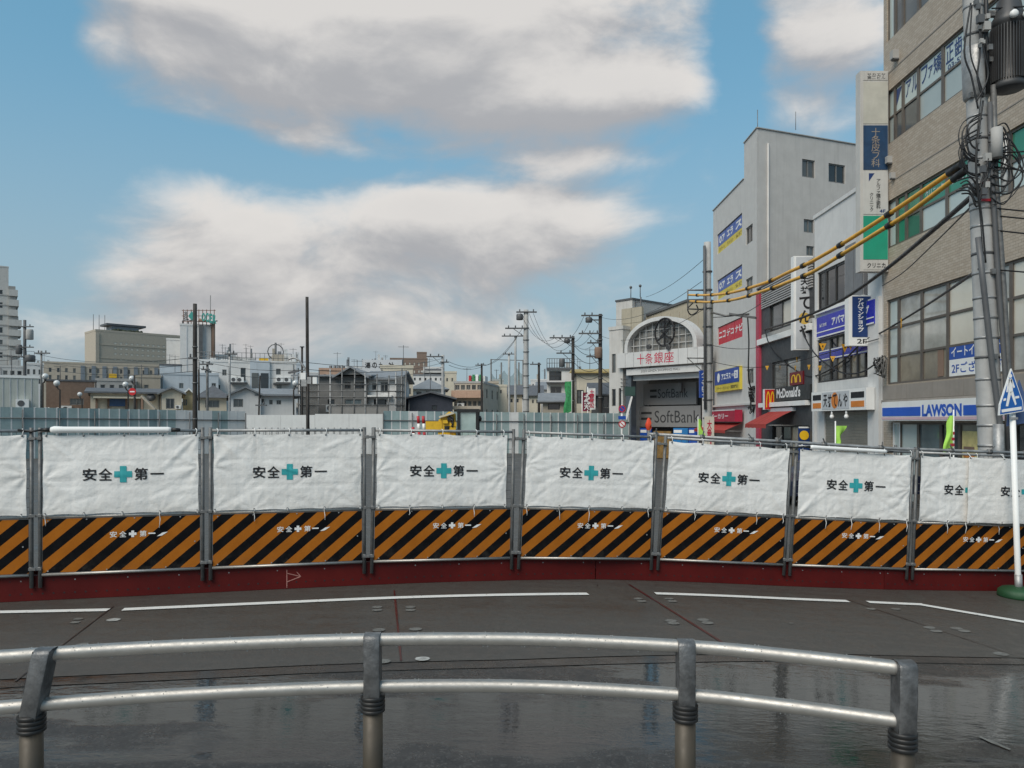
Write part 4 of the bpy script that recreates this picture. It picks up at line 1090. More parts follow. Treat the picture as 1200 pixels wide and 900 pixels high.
# rest of the body
p1 = TG(0, 0, 0); p2 = TG(6.8, 0, 0)
yb = p2[1]
vs = [(0, 0), (L, 0), (p2[0], p2[1]), (-4, yb), (-4, 0.0)]
b.add([(0, 0, 14.45), (6.1, 0, 14.45), (4.6, yb, 14.45), (0, yb, 14.45)], [(0, 1, 2, 3)])
b.add([(6.1, 0, 14.45), (6.1, 0, 16.28), (4.6, yb, 16.28), (4.6, yb, 14.45)], [(0, 1, 2, 3)])
b.add([(6.1, 0, 16.28), (L, 0, 16.28), (p2[0], p2[1], 16.28), (4.6, yb, 16.28)], [(0, 1, 2, 3)])
b.add([(0, 0, -.7), (0, yb, -.7), (0, yb, 14.45), (0, 0, 14.45)], [(0, 1, 2, 3) if False else (3, 2, 1, 0)])
b.add([(p2[0], yb, -.7), (4.6, yb, -.7), (4.6, yb, 16.28), (p2[0], yb, 16.28)], [(0, 1, 2, 3)]); b.add([(4.6, yb, -.7), (0, yb, -.7), (0, yb, 14.45), (4.6, yb, 14.45)], [(0, 1, 2, 3)])
b.build('wall', grey_wall, gt)
for o_ in nops: _w(gt, *o_[:4], 'slide', T=TG)
for o_ in (v1, v2, v3): _w(gt, *o_[:4], 'slide')
cap = MB(); cap.box(-.04, -.05, 14.452, 6.08, .12, 14.50); cap.box(6.09, -.05, 16.282, L + .04, .12, 16.33); cap.T = TG; cap.box(.1, -.05, 16.283, 6.78, .12, 16.328)
cap.build('roof', concrete, gt)
d = MB(TG); x, _ = G2.px(899.5, 300); d.cyl((x, -.045, -.6), (x, -.045, 15.6), .04, n=8); d.build('drainpipe', grey_wall, gt)
b = MB(); b.cyl((6.4, .6, 16.3), (6.4, .6, 17.9), .02, n=5); b.cyl((7.9, 2.0, 16.3), (7.9, 2.0, 17.2), .015, n=5); b.build('lightning_rod', galv_dark, gt)
sb = mat('sign_blue_faded', (.045, .10, .36), .4, var=.08); sy = mat('sign_yellow_faded', (.60, .48, .06), .5, var=.1)
for k_, r in enumerate((s1, s2)):
    wd = (r[2] - r[0]) / 3; zm = r[1] + (r[3] - r[1]) * .38
    for i in range(3):
        o = board(gt, 'window_sign', (r[0] + wd * i + .03, zm, r[0] + wd * (i + 1) - .03, r[3] - .04), .06, .09, sb)
        letters(('◎ア', 'エラ', 'ス'[0])[i], r[0] + wd * i + .25, zm + .12, r[0] + wd * (i + 1) - .2, r[3] - .2, white_ink, o, .054, .04)
        o = board(gt, 'window_sign', (r[0] + wd * i + .03, r[1] + .02, r[0] + wd * (i + 1) - .03, zm - .01), .06, .09, sy)
        letters(('アパート', 'マンション', '賃貸')[i], r[0] + wd * i + .25, r[1] + .12, r[0] + wd * (i + 1) - .25, zm - .12, mat('ochre_ink', (.35, .25, .04), .6), o, .054, .02)
wd = (s3[2] - s3[0]) / 3
for i in range(3):
    o = board(gt, 'window_sign', (s3[0] + wd * i + .03, s3[1] + .02, s3[0] + wd * (i + 1) - .03, s3[3] - .03), .05, .09, mat('sign_red', (.52, .02, .045), .4, var=.05))
    letters(('ニコ', 'デコ', 'ナビ')[i], s3[0] + wd * i + .15, s3[1] + .35, s3[0] + wd * (i + 1) - .12, s3[1] + .75, white_ink, o, .044, .03)
t = thing('wall_sign', 'blue and yellow wall sign low on the grey rendered building', 'sign', (12, 45.8, s4[1]), R(-90)); H = s4[3] - s4[1]; W_ = s4[2] - s4[0]
o = MB().box(s4[0], -.16, 0, s4[2], -.002, H).build('signboard', sy, t); board(t, 'blue_field', (s4[0] + .02, H * .33, s4[2] - .02, H - .02), -.17, -.161, mat('sign_blue_clean', (.015, .06, .30), .4))
MB().cyl((s4[0] + W_ * .17, -.177, H * .66), (s4[0] + W_ * .17, -.171, H * .66), .26, n=18).build('emblem', white_ink, t)
letters('アエラス', s4[0] + W_ * .3, H * .52, s4[0] + W_ * .68, H * .8, white_ink, t, -.174, .04); board(t, 'white_box', (s4[0] + W_ * .82, H * .5, s4[0] + W_ * .95, H * .84), -.176, -.171, white_ink)
letters('十条店', s4[0] + W_ * .70, H * .6, s4[0] + W_ * .81, H * .75, white_ink, t, -.174, .02); letters('2', s4[0] + W_ * .86, H * .56, s4[0] + W_ * .91, H * .78, blue_paint, t, -.179, .03)
letters('アパート・マンション・賃貸専門店', s4[0] + W_ * .08, H * .08, s4[0] + W_ * .94, H * .23, grey_ink, t, -.164, .01)
lr = GF.rect(823, 483, 861, 494, -.5)
t = thing('shop_sign', 'low red shop sign with white script under the grey rendered building', 'sign', (12, 45.8, 1.9), R(-90)); MB().box(lr[0], -.5, 0, lr[2], -.1, .62).build('signboard', mat('sign_crimson', (.36, .015, .045), .4), t); letters('ベーカリー', lr[0] + 2.0, .16, lr[2] - 1.2, .44, white_ink, t, -.504, .02)
board(t, 'white_border', (lr[0], .59, lr[2], .63), -.51, -.501, white_ink)
board(gt, 'string_course', (0, 2.75, 8.1, 2.85), -.15, -.001, grey_wall)
t = thing('awning', 'dark red awning in shade under the low red shop sign', 'awning', (12, 45.8, 0), R(-90)); MB().add([(lr[0], -.1, 1.85), (lr[2], -.1, 1.85), (lr[2], -1.0, 1.45), (lr[0], -1.0, 1.45), (lr[0], -1.0, 1.3), (lr[2], -1.0, 1.3)], [(0, 3, 2, 1), (3, 4, 5, 2)]).build('canvas', aw_m, t)
for x in (lr[0] + .1, lr[2] - .1): MB().cyl((x, -.1, 1.4), (x, -1.0, 1.42), .02, n=6).build('arm', galv, t)
# --- shopping arcade gate
AF = Frame(6.9, 50.1, R(-48.6))
ar = AF.thing('arcade_gate', 'white shopping arcade gate with arched lattice, round emblem and red characters', 'arcade')
Lw = AF.px(828, 430)[0]
fa = AF.rect(723, 414.5, 829, 431.5, -.3)
gate_white = mat('gate_white', (.56, .56, .55), .5, var=.06, streak=.15)
nP = 10; wd = (fa[2] - fa[0]) / nP
for i in range(nP): board(ar, 'fascia_panel', (fa[0] + wd * i + .012, fa[1], fa[0] + wd * (i + 1) - .012, fa[3]), -.3, -.06, gate_white)
board(ar, 'fascia_frame', (fa[0], fa[1] + .04, fa[2], fa[3] - .04), -.06, .2, grey_dark)
for s, a, b_ in (('十', 746.5, 755), ('条', 756, 765), ('銀', 766.5, 777), ('座', 778, 789.5)):
    x0 = AF.px(a, 0, -.3)[0]; x1 = AF.px(b_, 0, -.3)[0]; letters(s, x0, fa[1] + .14, x1, fa[3] - .13, red_ink, ar, -.304, .004)
xL = AF.px(734.4, 0, -.1)[0]; xR = AF.px(819, 0, -.1)[0]; z0 = fa[3] - .05; zt = AF.px(777, 371, -.1)[1]
n = 28; cx = (xL + xR) / 2; hw = (xR - xL) / 2; hh = zt - z0
b = MB(); prev = None
def ell(t_, k_): return cx + (hw - k_) * math.cos(t_), z0 + .35 + (hh - .35 - k_) * math.sin(t_)
path = [(xR, z0)] + [ell(math.pi * i / n, 0) for i in range(n + 1)] + [(xL, z0)]; inn = [(xR - .24, z0)] + [ell(math.pi * i / n, .24) for i in range(n + 1)] + [(xL + .24, z0)]
for i in range(len(path) - 1):
    q = [path[i], path[i + 1], inn[i + 1], inn[i]]
    vs = [(x, -.32, z) for x, z in q] + [(x, .5, z) for x, z in q]
    b.add(vs, [(3, 2, 1, 0) if False else (0, 1, 2, 3), (7, 6, 5, 4), (0, 4, 5, 1), (2, 6, 7, 3)])
b.build('arch', gate_white, ar)
def arch_top(x):
    u = max(-1, min(1, (x - cx) / (hw - .22))); return z0 + .35 + (hh - .35 - .22) * math.sqrt(max(0, 1 - u * u))
lat = mat('lattice_paint', (.46, .46, .45), .5)
gp_ = MB(); pts_ = [(cx + (hw - .2) * math.cos(math.pi * i / 20), z0 + .35 + (hh - .57) * math.sin(math.pi * i / 20)) for i in range(21)]
gp_.prism([(cx - hw + .2, z0)][:0] + [(xL + .2, z0 + .01), (xR - .2, z0 + .01)] + pts_, .14, .16); gp_.build('arch_glazing', glass('smoked_glazing', (.22, .212, .195), .12, .3), ar)
for i in range(1, 11):
    x = xL + (xR - xL) * i / 11; MB().box(x - .018, -.02, z0, x + .018, .03, arch_top(x)).build('lattice_bar', lat, ar)
for i in range(1, 6):
    z = z0 + i * .46
    u = math.sqrt(max(0, 1 - max(0, (z - z0 - .35) / (hh - .35 - .22)) ** 2)) * (hw - .22) if z > z0 + .35 else hw - .22
    if u > .4: MB().box(cx - u, .031, z - .022, cx + u, .07, z + .022).build('lattice_bar', lat, ar)
ex0 = AF.px(767.8, 0, -.35)[0]; ex1 = AF.px(790.3, 0, -.35)[0]; ez1 = AF.px(779, 373, -.35)[1]; ez0 = AF.px(779, 405.5, -.35)[1]
b = MB(); ecx, ecz, ea, eb = (ex0 + ex1) / 2, (ez0 + ez1) / 2, (ex1 - ex0) / 2, (ez1 - ez0) / 2
b.tube([(ecx + ea * math.cos(6.2832 * i / 28), -.36, ecz + eb * math.sin(6.2832 * i / 28)) for i in range(29)], .058, 6)
for p, q in (((0, .95), (0, -.95)), ((-.55, .38), (.55, .38)), ((.35, .1), (-.45, -.32)), ((0, -.2), (.7, -.55)), ((0, -.2), (-.7, -.55)), ((-.5, .72), (.5, .72)), ((-.35, .12), (.1, -.25))):
    b.bar((ecx + p[0] * ea, -.36, ecz + p[1] * eb), (ecx + q[0] * ea, -.36, ecz + q[1] * eb), .09, .07, up=(0, 1, 0))
b.build('emblem', black_ink, ar)
for px in (760, 783): b = MB(); x, z = AF.px(px, 405, -.4); b.cyl((x, -.45, z - .1), (x, -.30, z - .05), .16, n=10); b.build('floodlight', grey_dark, ar)
# lintels and passage
l1 = AF.rect(734, 433, 822, 440, -.12); l2 = AF.rect(741, 440.5, 819, 446.5, .3)
o = board(ar, 'lintel', l1, -.12, .09, gate_white); letters('JUJO GINZA SHOPPING MALL', l1[0] + 1.2, l1[1] + .1, l1[0] + 4.2, l1[3] - .1, grey_ink, o, -.124, .0)
board(ar, 'lintel', l2, .3, .7, gate_white)
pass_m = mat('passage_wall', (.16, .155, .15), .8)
pz = fa[1] - .02
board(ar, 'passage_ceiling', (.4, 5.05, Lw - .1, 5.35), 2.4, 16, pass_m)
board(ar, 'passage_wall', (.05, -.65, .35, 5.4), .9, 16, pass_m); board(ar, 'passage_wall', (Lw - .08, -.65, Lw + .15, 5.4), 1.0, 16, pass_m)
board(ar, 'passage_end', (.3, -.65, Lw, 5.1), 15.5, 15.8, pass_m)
board(ar, 'pillar', (xL - .25, -.65, xL + .2, fa[1] - .005), .1, .6, mat('blue_grey_steel', (.11, .13, .15), .5, .3)); board(ar, 'pillar', (xR + .1, -.65, xR + .5, fa[1] - .005), .1, .6, grey_wall)
sgrey = mat('display_grey', (.235, .23, .225), .5, var=.04)
for nm, pr_, yy, (ta, tb, tz0, tz1), (ba, bb) in (('upper', (750, 450.5, 816, 475), 2.1, (.33, .86, .32, .74), (.19, .31)), ('lower', (741, 476.5, 821, 500), 1.7, (.345, .985, .2, .78), (.14, .30))):
    r = AF.rect(*pr_, yy)
    t = thing('display_board', ('smaller upper' if nm == 'upper' else 'larger lower') + ' grey board with two dark bars and serif lettering in the arcade mouth', 'sign', (6.9, 50.1, r[1]), R(-48.6)); H = r[3] - r[1]; W_ = r[2] - r[0]
    MB().box(r[0], yy, 0, r[2], yy + .15, H).build('panel', sgrey, t)
    letters('SoftBank', r[0] + W_ * ta, H * tz0, r[0] + W_ * tb, H * tz1, grey_ink, t, yy - .004, .0)
    for u in (.34, .62): board(t, 'bar', (r[0] + W_ * ba, H * u, r[0] + W_ * bb, H * (u + .11)), yy - .01, yy - .001, grey_ink)
    for x in (r[0] + .3, r[2] - .4): MB().box(x, yy + .16, -r[1] - .6, x + .1, yy + .26, H).build('support', grey_dark, t)
x, z = AF.px(797, 453, 2.0); t = thing('hanging_sign', 'small pale square sign hanging in the arcade mouth', 'sign', (6.9, 50.1, z), R(-48.6)); MB().box(x - .25, 1.75, -.3, x + .25, 1.8, .22).build('panel', sgrey, t); MB().box(x - .01, 1.76, .22, x + .03, 1.79, 5.08 - z).build('rod', galv_dark, t)
bcols = [blue_paint, mat('ochre_goods', (.22, .13, .04), .7, var=.3, scale=6), mat('bright_blue_board', (.02, .17, .42), .5)]
for i, (a, b_) in enumerate(((750, 763), (766, 786), (789, 806), (807, 818))):
    r = AF.rect(a, 501.5 if i != 1 else 505, b_, 512, .9)
    t = thing('shop_board', ('light blue board with white sign', 'yellowish goods stand', 'wide blue hanging board', 'narrow blue board')[i] + ' under the grey display boards', 'sign', (6.9, 50.1, gz(8)), R(-48.6)); MB().box(r[0], .9, 0, r[2], 1.0, r[3] - gz(8)).build('panel', bcols[(0, 1, 2, 0)[i]], t)
    MB().box(r[0] + .05, .885, r[3] - gz(8) - .30, r[0] + (r[2] - r[0]) * .6, .899, r[3] - gz(8) - .12).build('label', white_ink if i != 1 else orange, t)
# buildings that carry the gate
x0 = AF.px(714, 0)[0]; zl = AF.px(714, 387)[1]; xw = AF.px(734, 0)[0]
t = AF.thing('corner_building', 'pale rendered corner building with narrow windows carrying the arcade gate', 'building')
wA = AF.rect(717, 415, 721.5, 437); wB = AF.rect(717, 456, 721.5, 476); wC = AF.rect(725, 455, 728, 505)
block(t, xw - x0 - .3, 9, zl, pale_wall, front=[(wA[0] - x0, wA[1], wA[2] - x0, wA[3], 'mid'), (wB[0] - x0, wB[1], wB[2] - x0, wB[3], 'mid'), (wC[0] - x0, -.5, wC[2] - x0, wC[3], 'mid')], x0=x0, parapet=.2, base=-.7)
xa, zt2 = AF.px(722, 357, 1.5); xb, _ = AF.px(757, 350, 1.5)
block(t, (xb - xa) * .55, 5, zt2 + .2, pale_wall, x0=xa, y0=1.5, base=-.6, name='stair_tower', parapet=.1, roofm=grey_dark)
rx_, rz_ = AF.px(728, 371, .7); rx2, _ = AF.px(752, 371, .7)
pan = mat('beige_cladding', (.36, .325, .25), .7, var=.08, streak=.3)
for i in range(3):
    for j in range(2): board(t, 'cladding_panel', (rx_ + (rx2 - rx_) * j / 2 + .01, fa[3] + .05 + i * 1.0, rx_ + (rx2 - rx_) * (j + 1) / 2 - .01, fa[3] + 1.03 + i * 1.0), .72, .9, pan)
# rooftop frame with aerials
b = MB(); x, z = AF.px(744, 372, 1.8)
for dx_ in (-.5, 0.0, .5): b.cyl((x + dx_, 1.8, z - .5), (x + dx_, 1.8, z + 1.3), .05, n=5)
for dz_ in (0, .5, 1.0): b.bar((x - .6, 1.8, z + dz_), (x + .6, 1.8, z + dz_), .06)
for dx_ in (-.35, .45): b.cyl((x + dx_, 1.8, z + 1.3), (x + dx_, 1.8, z + 2.0), .03, n=5); b.ball((x + dx_, 1.8, z + 2.05), .11, 6)
b.cyl((x - .1, 1.75, z + .3), (x - .1, 1.6, z + .4), .35, n=12); b.build('aerial_frame', grey_dark, t)
pts = [AF.px(a, q, 2.6) for a, q in ((755, 408), (829, 404), (829, 353), (806, 353.5), (772, 363), (757, 371))]
t = AF.thing('market_hall', 'beige clad hall with rising roofline behind the arcade arch', 'building')
MB().prism([(x, max(z, -.6)) for x, z in pts], 2.6, 9).build('wall', pan, t); MB().prism([(pts[4][0] - 1, pts[4][1] - .35), (pts[3][0], pts[3][1]), (pts[2][0], pts[2][1]), (pts[2][0], pts[2][1] + .15), (pts[3][0], pts[3][1] + .15), (pts[4][0] - 1, pts[4][1] - .2)], 2.5, 9.1).build('roof', grey_dark, t)
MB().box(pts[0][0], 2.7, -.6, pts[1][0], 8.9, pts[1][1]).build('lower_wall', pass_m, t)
for i in range(1, 7): x = pts[0][0] + (pts[1][0] - pts[0][0]) * i / 7; MB().box(x - .02, 2.57, pts[0][1], x + .02, 2.6, pts[4][1] - .3).build('seam', beige_wall, t)

# ------------------------------------------------------------------ poles, cables and street things
def sagged(p0, p1, sag, n=12):
    p0 = Vector(p0); p1 = Vector(p1)
    return [p0.lerp(p1, i / n) - Vector((0, 0, 4 * sag * (i / n) * (1 - i / n))) for i in range(n + 1)]
def wire(p0, p1, sag=.3, r=.016, label='thin black overhead wire strung between utility poles', n=12, pts=None, m=None, name='overhead_wire', group='overhead wires'):
    pts = pts or sagged(p0, p1, sag, n); o = pts[0]
    return tag(MB().tube([p - o for p in pts], r, 5).build(name, m or black_cable, None, o), label, 'wire', group)
def smooth3(P, n=8): return catmull([Vector(p) for p in P], n)

# --- near concrete pole with transformer
PB = Vector((7.56, 12.0, gz(7.56))); PT = Vector((7.10, 12.0, 11.0))
up = thing('utility_pole', 'thick concrete utility pole with ribbed transformer and looped cables before the office block', 'utility pole', PB)
def pl(z): return PB.lerp(PT, (z - PB.z) / (PT.z - PB.z)) - PB
def rad(z): return .185 - .055 * (z + .5) / 11
zs_ = [PB.z - .3 + (11.3) * i / 12 for i in range(13)]
MB().tube([pl(z) for z in zs_], [rad(z) for z in zs_], 24).build('shaft', pole_conc, up)
rnd = random.Random(21)
for i in range(24):
    z = 1.2 + i * .34 + rnd.uniform(-.06, .06); p = pl(z); b = MB(); b.cyl(p - Vector((0, 0, .02)), p + Vector((0, 0, .02)), rad(z) + .007, n=20)
    b.build('band', galv if i % 5 else grey_dark, up)
    if i % 4 == 1: a_ = rnd.uniform(-2.6, -.6); q = p + Vector((math.cos(a_), math.sin(a_), 0)) * (rad(z) + .03); MB().box(q.x - .03, q.y - .03, q.z - .04, q.x + .03, q.y + .03, q.z + .04).build('buckle', galv_dark, up)
z = 8.05; p = pl(z)
MB().tube([pl(6.95), pl(7.0), pl(7.75), pl(7.8)], [.15, .19, .19, .15], 20).build('steel_jacket', galv, up)
for z in (5.35, 5.62):
    p = pl(z); MB().cyl(p - Vector((0, 0, .03)), p + Vector((0, 0, .03)), rad(z) + .012, n=16).build('marker_band', galv, up); MB().box(p.x - .10, p.y - rad(z) - .022, p.z - .02, p.x + .09, p.y - rad(z) - .012, p.z + .02).build('red_tag', red_paint, up)
def conduit(P, r, m, nm='conduit'): return MB().tube([Vector(q) - PB for q in P], r, 12).build(nm, m, up)
def cp(px, py, D=11.75): return at(px, py, D)
conduit([cp(1146, 278), cp(1152, 330), cp(1163, 430), cp(1172, 497), cp(1172.5, 560)], .042, grey_dark)
conduit([cp(1170, 497, 11.72), cp(1170.5, 570, 11.72)], .075, galv, 'conduit_boot')
conduit([cp(1160, 120, 11.8), cp(1162, 200, 11.8), cp(1170, 330, 11.8), cp(1180, 470, 11.8), cp(1182, 560, 11.8)], .035, grey_dark)
conduit([cp(1164, 100, 11.85), cp(1166, 200, 11.85), cp(1176, 340, 11.85), cp(1185, 500, 11.85), cp(1186, 560, 11.85)], .045, galv_dark)
conduit([cp(1155, -60, 11.8), cp(1156, 40, 11.8), cp(1158, 110, 11.8)], .03, black_cable, 'cable_riser')
conduit([cp(1186, 505, 11.6), cp(1215, 430, 11.4)], .045, galv_dark, 'stay')
# transformer
trafo = mat('transformer_paint', (.045, .046, .048), .5, var=.2)
tz0, tz1 = pzZ(106, 11.9), pzZ(26, 11.9); tx = pxX(1179.5, 11.9); c0 = Vector((tx, 11.85, tz0)) - PB; h = tz1 - tz0
tr = MB().lathe([(.20, -.02), (.235, .0), (.235, .06), (.215, .10), (.215, h * .90), (.24, h * .92), (.24, h), (.20, h + .06), (.16, h + .30), (.10, h + .36)], c0, 28).build('transformer', trafo, up)
for i in range(40):
    a_ = 2 * math.pi * i / 40; q = c0 + Vector((math.cos(a_), math.sin(a_), 0)) * .232
    MB().bar(q + Vector((0, 0, .10)), q + Vector((0, 0, h * .88)), .012, .05, up=(math.cos(a_), math.sin(a_), 0)).build('cooling_fin', trafo, tr)
for dx_ in (-.10, .10): MB().lathe([(.05, 0), (.06, .02), (.06, .06), (.035, .08)], (0, 0, 0), 10).build('bushing', white_paint, tr).matrix_local = Matrix.Translation(c0 + Vector((dx_, -.245, h * .96))) @ Matrix.Rotation(R(90), 4, 'X')
MB().bar(pl(8.3), c0 + Vector((0, 0, h + .1)), .08).build('bracket', galv_dark, up); MB().bar(pl(7.6), c0 + Vector((-.2, 0, .45)), .07).build('bracket', galv_dark, up)
MB().box(-.9 + pl(8.75).x, -.10, pl(8.75).z, 1.2 + pl(8.75).x, .02, pl(8.75).z + .09).build('crossarm', galv_dark, up)
# loops of cable
loops = []
for i in range(9):
    x = 1141 + rnd.uniform(-2, 4); y0 = rnd.uniform(132, 165); y1 = y0 + rnd.uniform(25, 48); bul = rnd.uniform(9, 22)
    loops.append([cp(x + 6, y0 - 6), cp(x - bul * .7, y0 + 4), cp(x - bul, (y0 + y1) / 2), cp(x - bul * .6, y1), cp(x + 3, y1 + 6)])
for i in range(10):
    x = 1163 + rnd.uniform(0, 5); y0 = rnd.uniform(150, 200); bul = rnd.uniform(12, 34); y1 = y0 + rnd.uniform(12, 48)
    loops.append([cp(x - 5, y0), cp(x + bul * .6, y0 - 6 + rnd.uniform(-8, 6)), cp(x + bul, (y0 + y1) / 2), cp(x + bul * .5, y1 + 3), cp(x - 4, y1 + rnd.uniform(-10, 10))])
for i in range(6):
    x = 1135 + rnd.uniform(-3, 3); loops.append([cp(1122 + rnd.uniform(-4, 6), 212 + i * 3), cp(x, 214 + i * 4 - 6), cp(1146, 216 + i * 5), cp(1158, 205 + rnd.uniform(-20, 20), 11.7)])
for i in range(2): loops.append([cp(1150 + i * 2, 110 + 8 * i, 11.75), cp(1143 + i, 190, 11.72), cp(1149 + i * 2, 260, 11.74), cp(1152 + i * 3, 300 + i * 8, 11.76)])
for i in range(4):
    x = 1136 + rnd.uniform(0, 18); loops.append([cp(x, rnd.uniform(0, 40)), cp(x + rnd.uniform(-8, 8), 60), cp(x + rnd.uniform(-10, 14), 90), cp(1150 + rnd.uniform(-6, 10), rnd.uniform(110, 130))])
for P in loops: MB().tube([q - PB for q in smooth3(P, 6)], rnd.choice((.008, .011, .014)), 5).build('cable_loop', black_cable, up)
for i in range(16):
    q = cp(1150 + rnd.uniform(-9, 14), rnd.choice((rnd.uniform(5, 75), rnd.uniform(140, 235))), 11.74) - PB; s = rnd.uniform(.02, .05)
    MB().box(q.x - s, q.y - s, q.z - s * 1.3, q.x + s, q.y + s * .6, q.z + s * 1.3).build('fitting', rnd.choice((concrete, galv_dark, grey_dark)), up)
conduit([cp(1168, 150, 11.7), cp(1168, 185, 11.7)], .08, concrete, 'junction_sleeve'); conduit([cp(1177, 160, 11.8), cp(1177, 225, 11.8)], .05, white_paint, 'junction_sleeve')
# wires leaving to the right and toward the shops
for k_, (a_, b_) in enumerate((((1165, 244), (1215, 247)), ((1167, 253), (1215, 256)), ((1167, 270), (1215, 274)), ((1160, 180), (1215, 172)), ((1160, 195), (1215, 200)), ((1158, 185), (1215, 210)), ((1165, 316), (1215, 318)), ((1162, 10), (1215, 2)))):
    p0 = cp(*a_, 11.85); p1 = at(b_[0] + 160, b_[1] + (b_[1] - a_[1]) * 2, 10.5); p1 = p0 + (p1 - p0) * 7; wire(p0, p1, .25, .012, 'black wire leaving the transformer pole away from the shops', group='wires leaving the transformer pole')
# yellow guarded cables
def Dx(px, X=7.35): return X * FPX / (px - 600)
CU = [(1117, 200), (1064, 236), (1030, 258.4), (985, 287), (950.7, 306.7), (924, 319), (898.7, 330.7), (861, 342), (832, 345.7), (807, 345.7)]
CL = [(1122.5, 206.5), (1066.8, 248.3), (1030, 271.4), (985, 299), (952, 318.7), (923, 330.7), (900.7, 339), (862, 350.7), (832.7, 354), (808.7, 353)]
for nm, P, X in (('upper', CU, 7.35), ('lower', CL, 7.25)):
    pts = smooth3([at(a_, b_, Dx(a_, X)) for a_, b_ in P], 6); o = pts[0]
    t = thing('guarded_cable', nm + ' of two cables in yellow sleeves between the two concrete poles', 'cable', o)
    seg = [(p - pts[0]).length for p in pts]; k_ = 0; acc = 0.0; cur = [pts[0] - o]; L = 0
    for a_, b_ in zip(pts, pts[1:]):
        n_ = max(1, int((b_ - a_).length / .25))
        for j in range(1, n_ + 1):
            q = a_.lerp(b_, j / n_); cur.append(q - o); acc += (b_ - a_).length / n_
            if acc > 2.1:
                MB().tube(cur, .045, 10).build('sleeve', yellow, t); d_ = (cur[-1] - cur[-2]).normalized(); MB().cyl(cur[-1] - d_ * .09, cur[-1] + d_ * .09, .066, n=10).build('joint', black_rubber, t); cur = [cur[-1]]; acc = 0.0
    MB().tube(cur, .045, 10).build('sleeve', yellow, t); d_ = (pts[1] - pts[0]).normalized(); MB().cyl(-d_ * .25, d_ * .12, .065, n=10).build('end_cap', black_rubber, t)
    MB().tube([q - o for q in smooth3([pts[0], pts[0] + Vector((.12, -.1, .05)), pl(5.9 if nm == 'upper' else 5.75) + PB + Vector((-.1, -.15, 0))], 4)], .02, 6).build('lead', black_cable, t)
pts = smooth3([at(1146, 224, 11.8), at(1120, 247, 13), at(1085, 277, 15), at(1035, 318, 18.5), at(985, 352, 22.5), at(935, 374, 28), at(897, 386, 36)], 8)
wire(None, None, pts=pts, r=.045, label='thick black drooping cable from the transformer pole to the fast food building', name='thick_cable', group=None)
for k_, P in enumerate((((896, 386, 36), (905, 410, 35), (930, 432, 33), (953, 441, 30.5), (985, 425, 28), (1012, 400, 26), (1036, 388, 24.5), (1090, 355, 20), (1148, 315, 11.9)),
          ((938, 378, 31.5), (943, 395, 30.5), (958, 418, 29), (985, 436, 27), (1010, 436, 25.6), (1034, 420, 24.6)), ((897, 425, 36), (915, 428, 34), (940, 422, 31), (1030, 397, 24.8)),
          ((1034, 335, 24.6), (1060, 318, 22), (1100, 280, 17), (1140, 240, 12)), ((836, 372, 32), (870, 368, 31), (897, 352, 34)))):
    wire(None, None, pts=smooth3([at(*q) for q in P], 7), r=(.03, .028, .016, .016, .015)[k_], label=('long black cable sagging past the fast food sign up to the transformer pole', 'black cable looping in front of the blue film windows', 'thin pale wire along the shop fronts', 'thin wire from the tiled block corner up to the transformer pole', 'thin wire from the lamp pole to the fast food building')[k_], name='street_cable')
for i, (px, py, D) in enumerate(((964, 404, 28.5), (990, 405, 27), (997, 402, 26.6), (934, 420, 31.5), (1056, 375, 22.5), (932, 430, 31.6), (948, 429, 30.4), (961, 430, 29.4), (899, 430, 35.5), (976, 419, 28))):
    p = at(px, py, D); t = thing('pennant', 'small yellow and black pennant hanging on the shop front cables', 'pennant', p, .3 * i, 'cable pennants'); s = .20 if D < 30 and i < 5 else .13
    MB().prism([(-s * .7, .05), (0, -s * 1.2), (s * .7, .05)], -.01, .01).build('flag', yellow, t); MB().box(-s * .12, -.014, -s * .45, s * .12, .014, -.02).build('dark_mark', black_ink, t)
p = at(1031, 432, 24.4); t = thing('cable_bundle', 'tangled coil of cables on the white pillar beside the tiled block', 'cable', p)
for i in range(12): MB().tube(smooth3([Vector((rnd.uniform(-.2, .2), rnd.uniform(-.1, .1), rnd.uniform(-.3, .5))) for _ in range(5)], 5), .018, 5).build('strand', rnd.choice((grey_dark, black_cable, galv_dark)), t)
p = at(884, 468, 38); t = thing('cable_bundle', 'black tangle of cables on the grey rendered building beside the red awning', 'cable', p)
for i in range(11): MB().tube(smooth3([Vector((rnd.uniform(-.3, .3), rnd.uniform(-.1, .1), rnd.uniform(-.7, .7))) for _ in range(5)], 5), .022, 5).build('strand', black_cable, t)

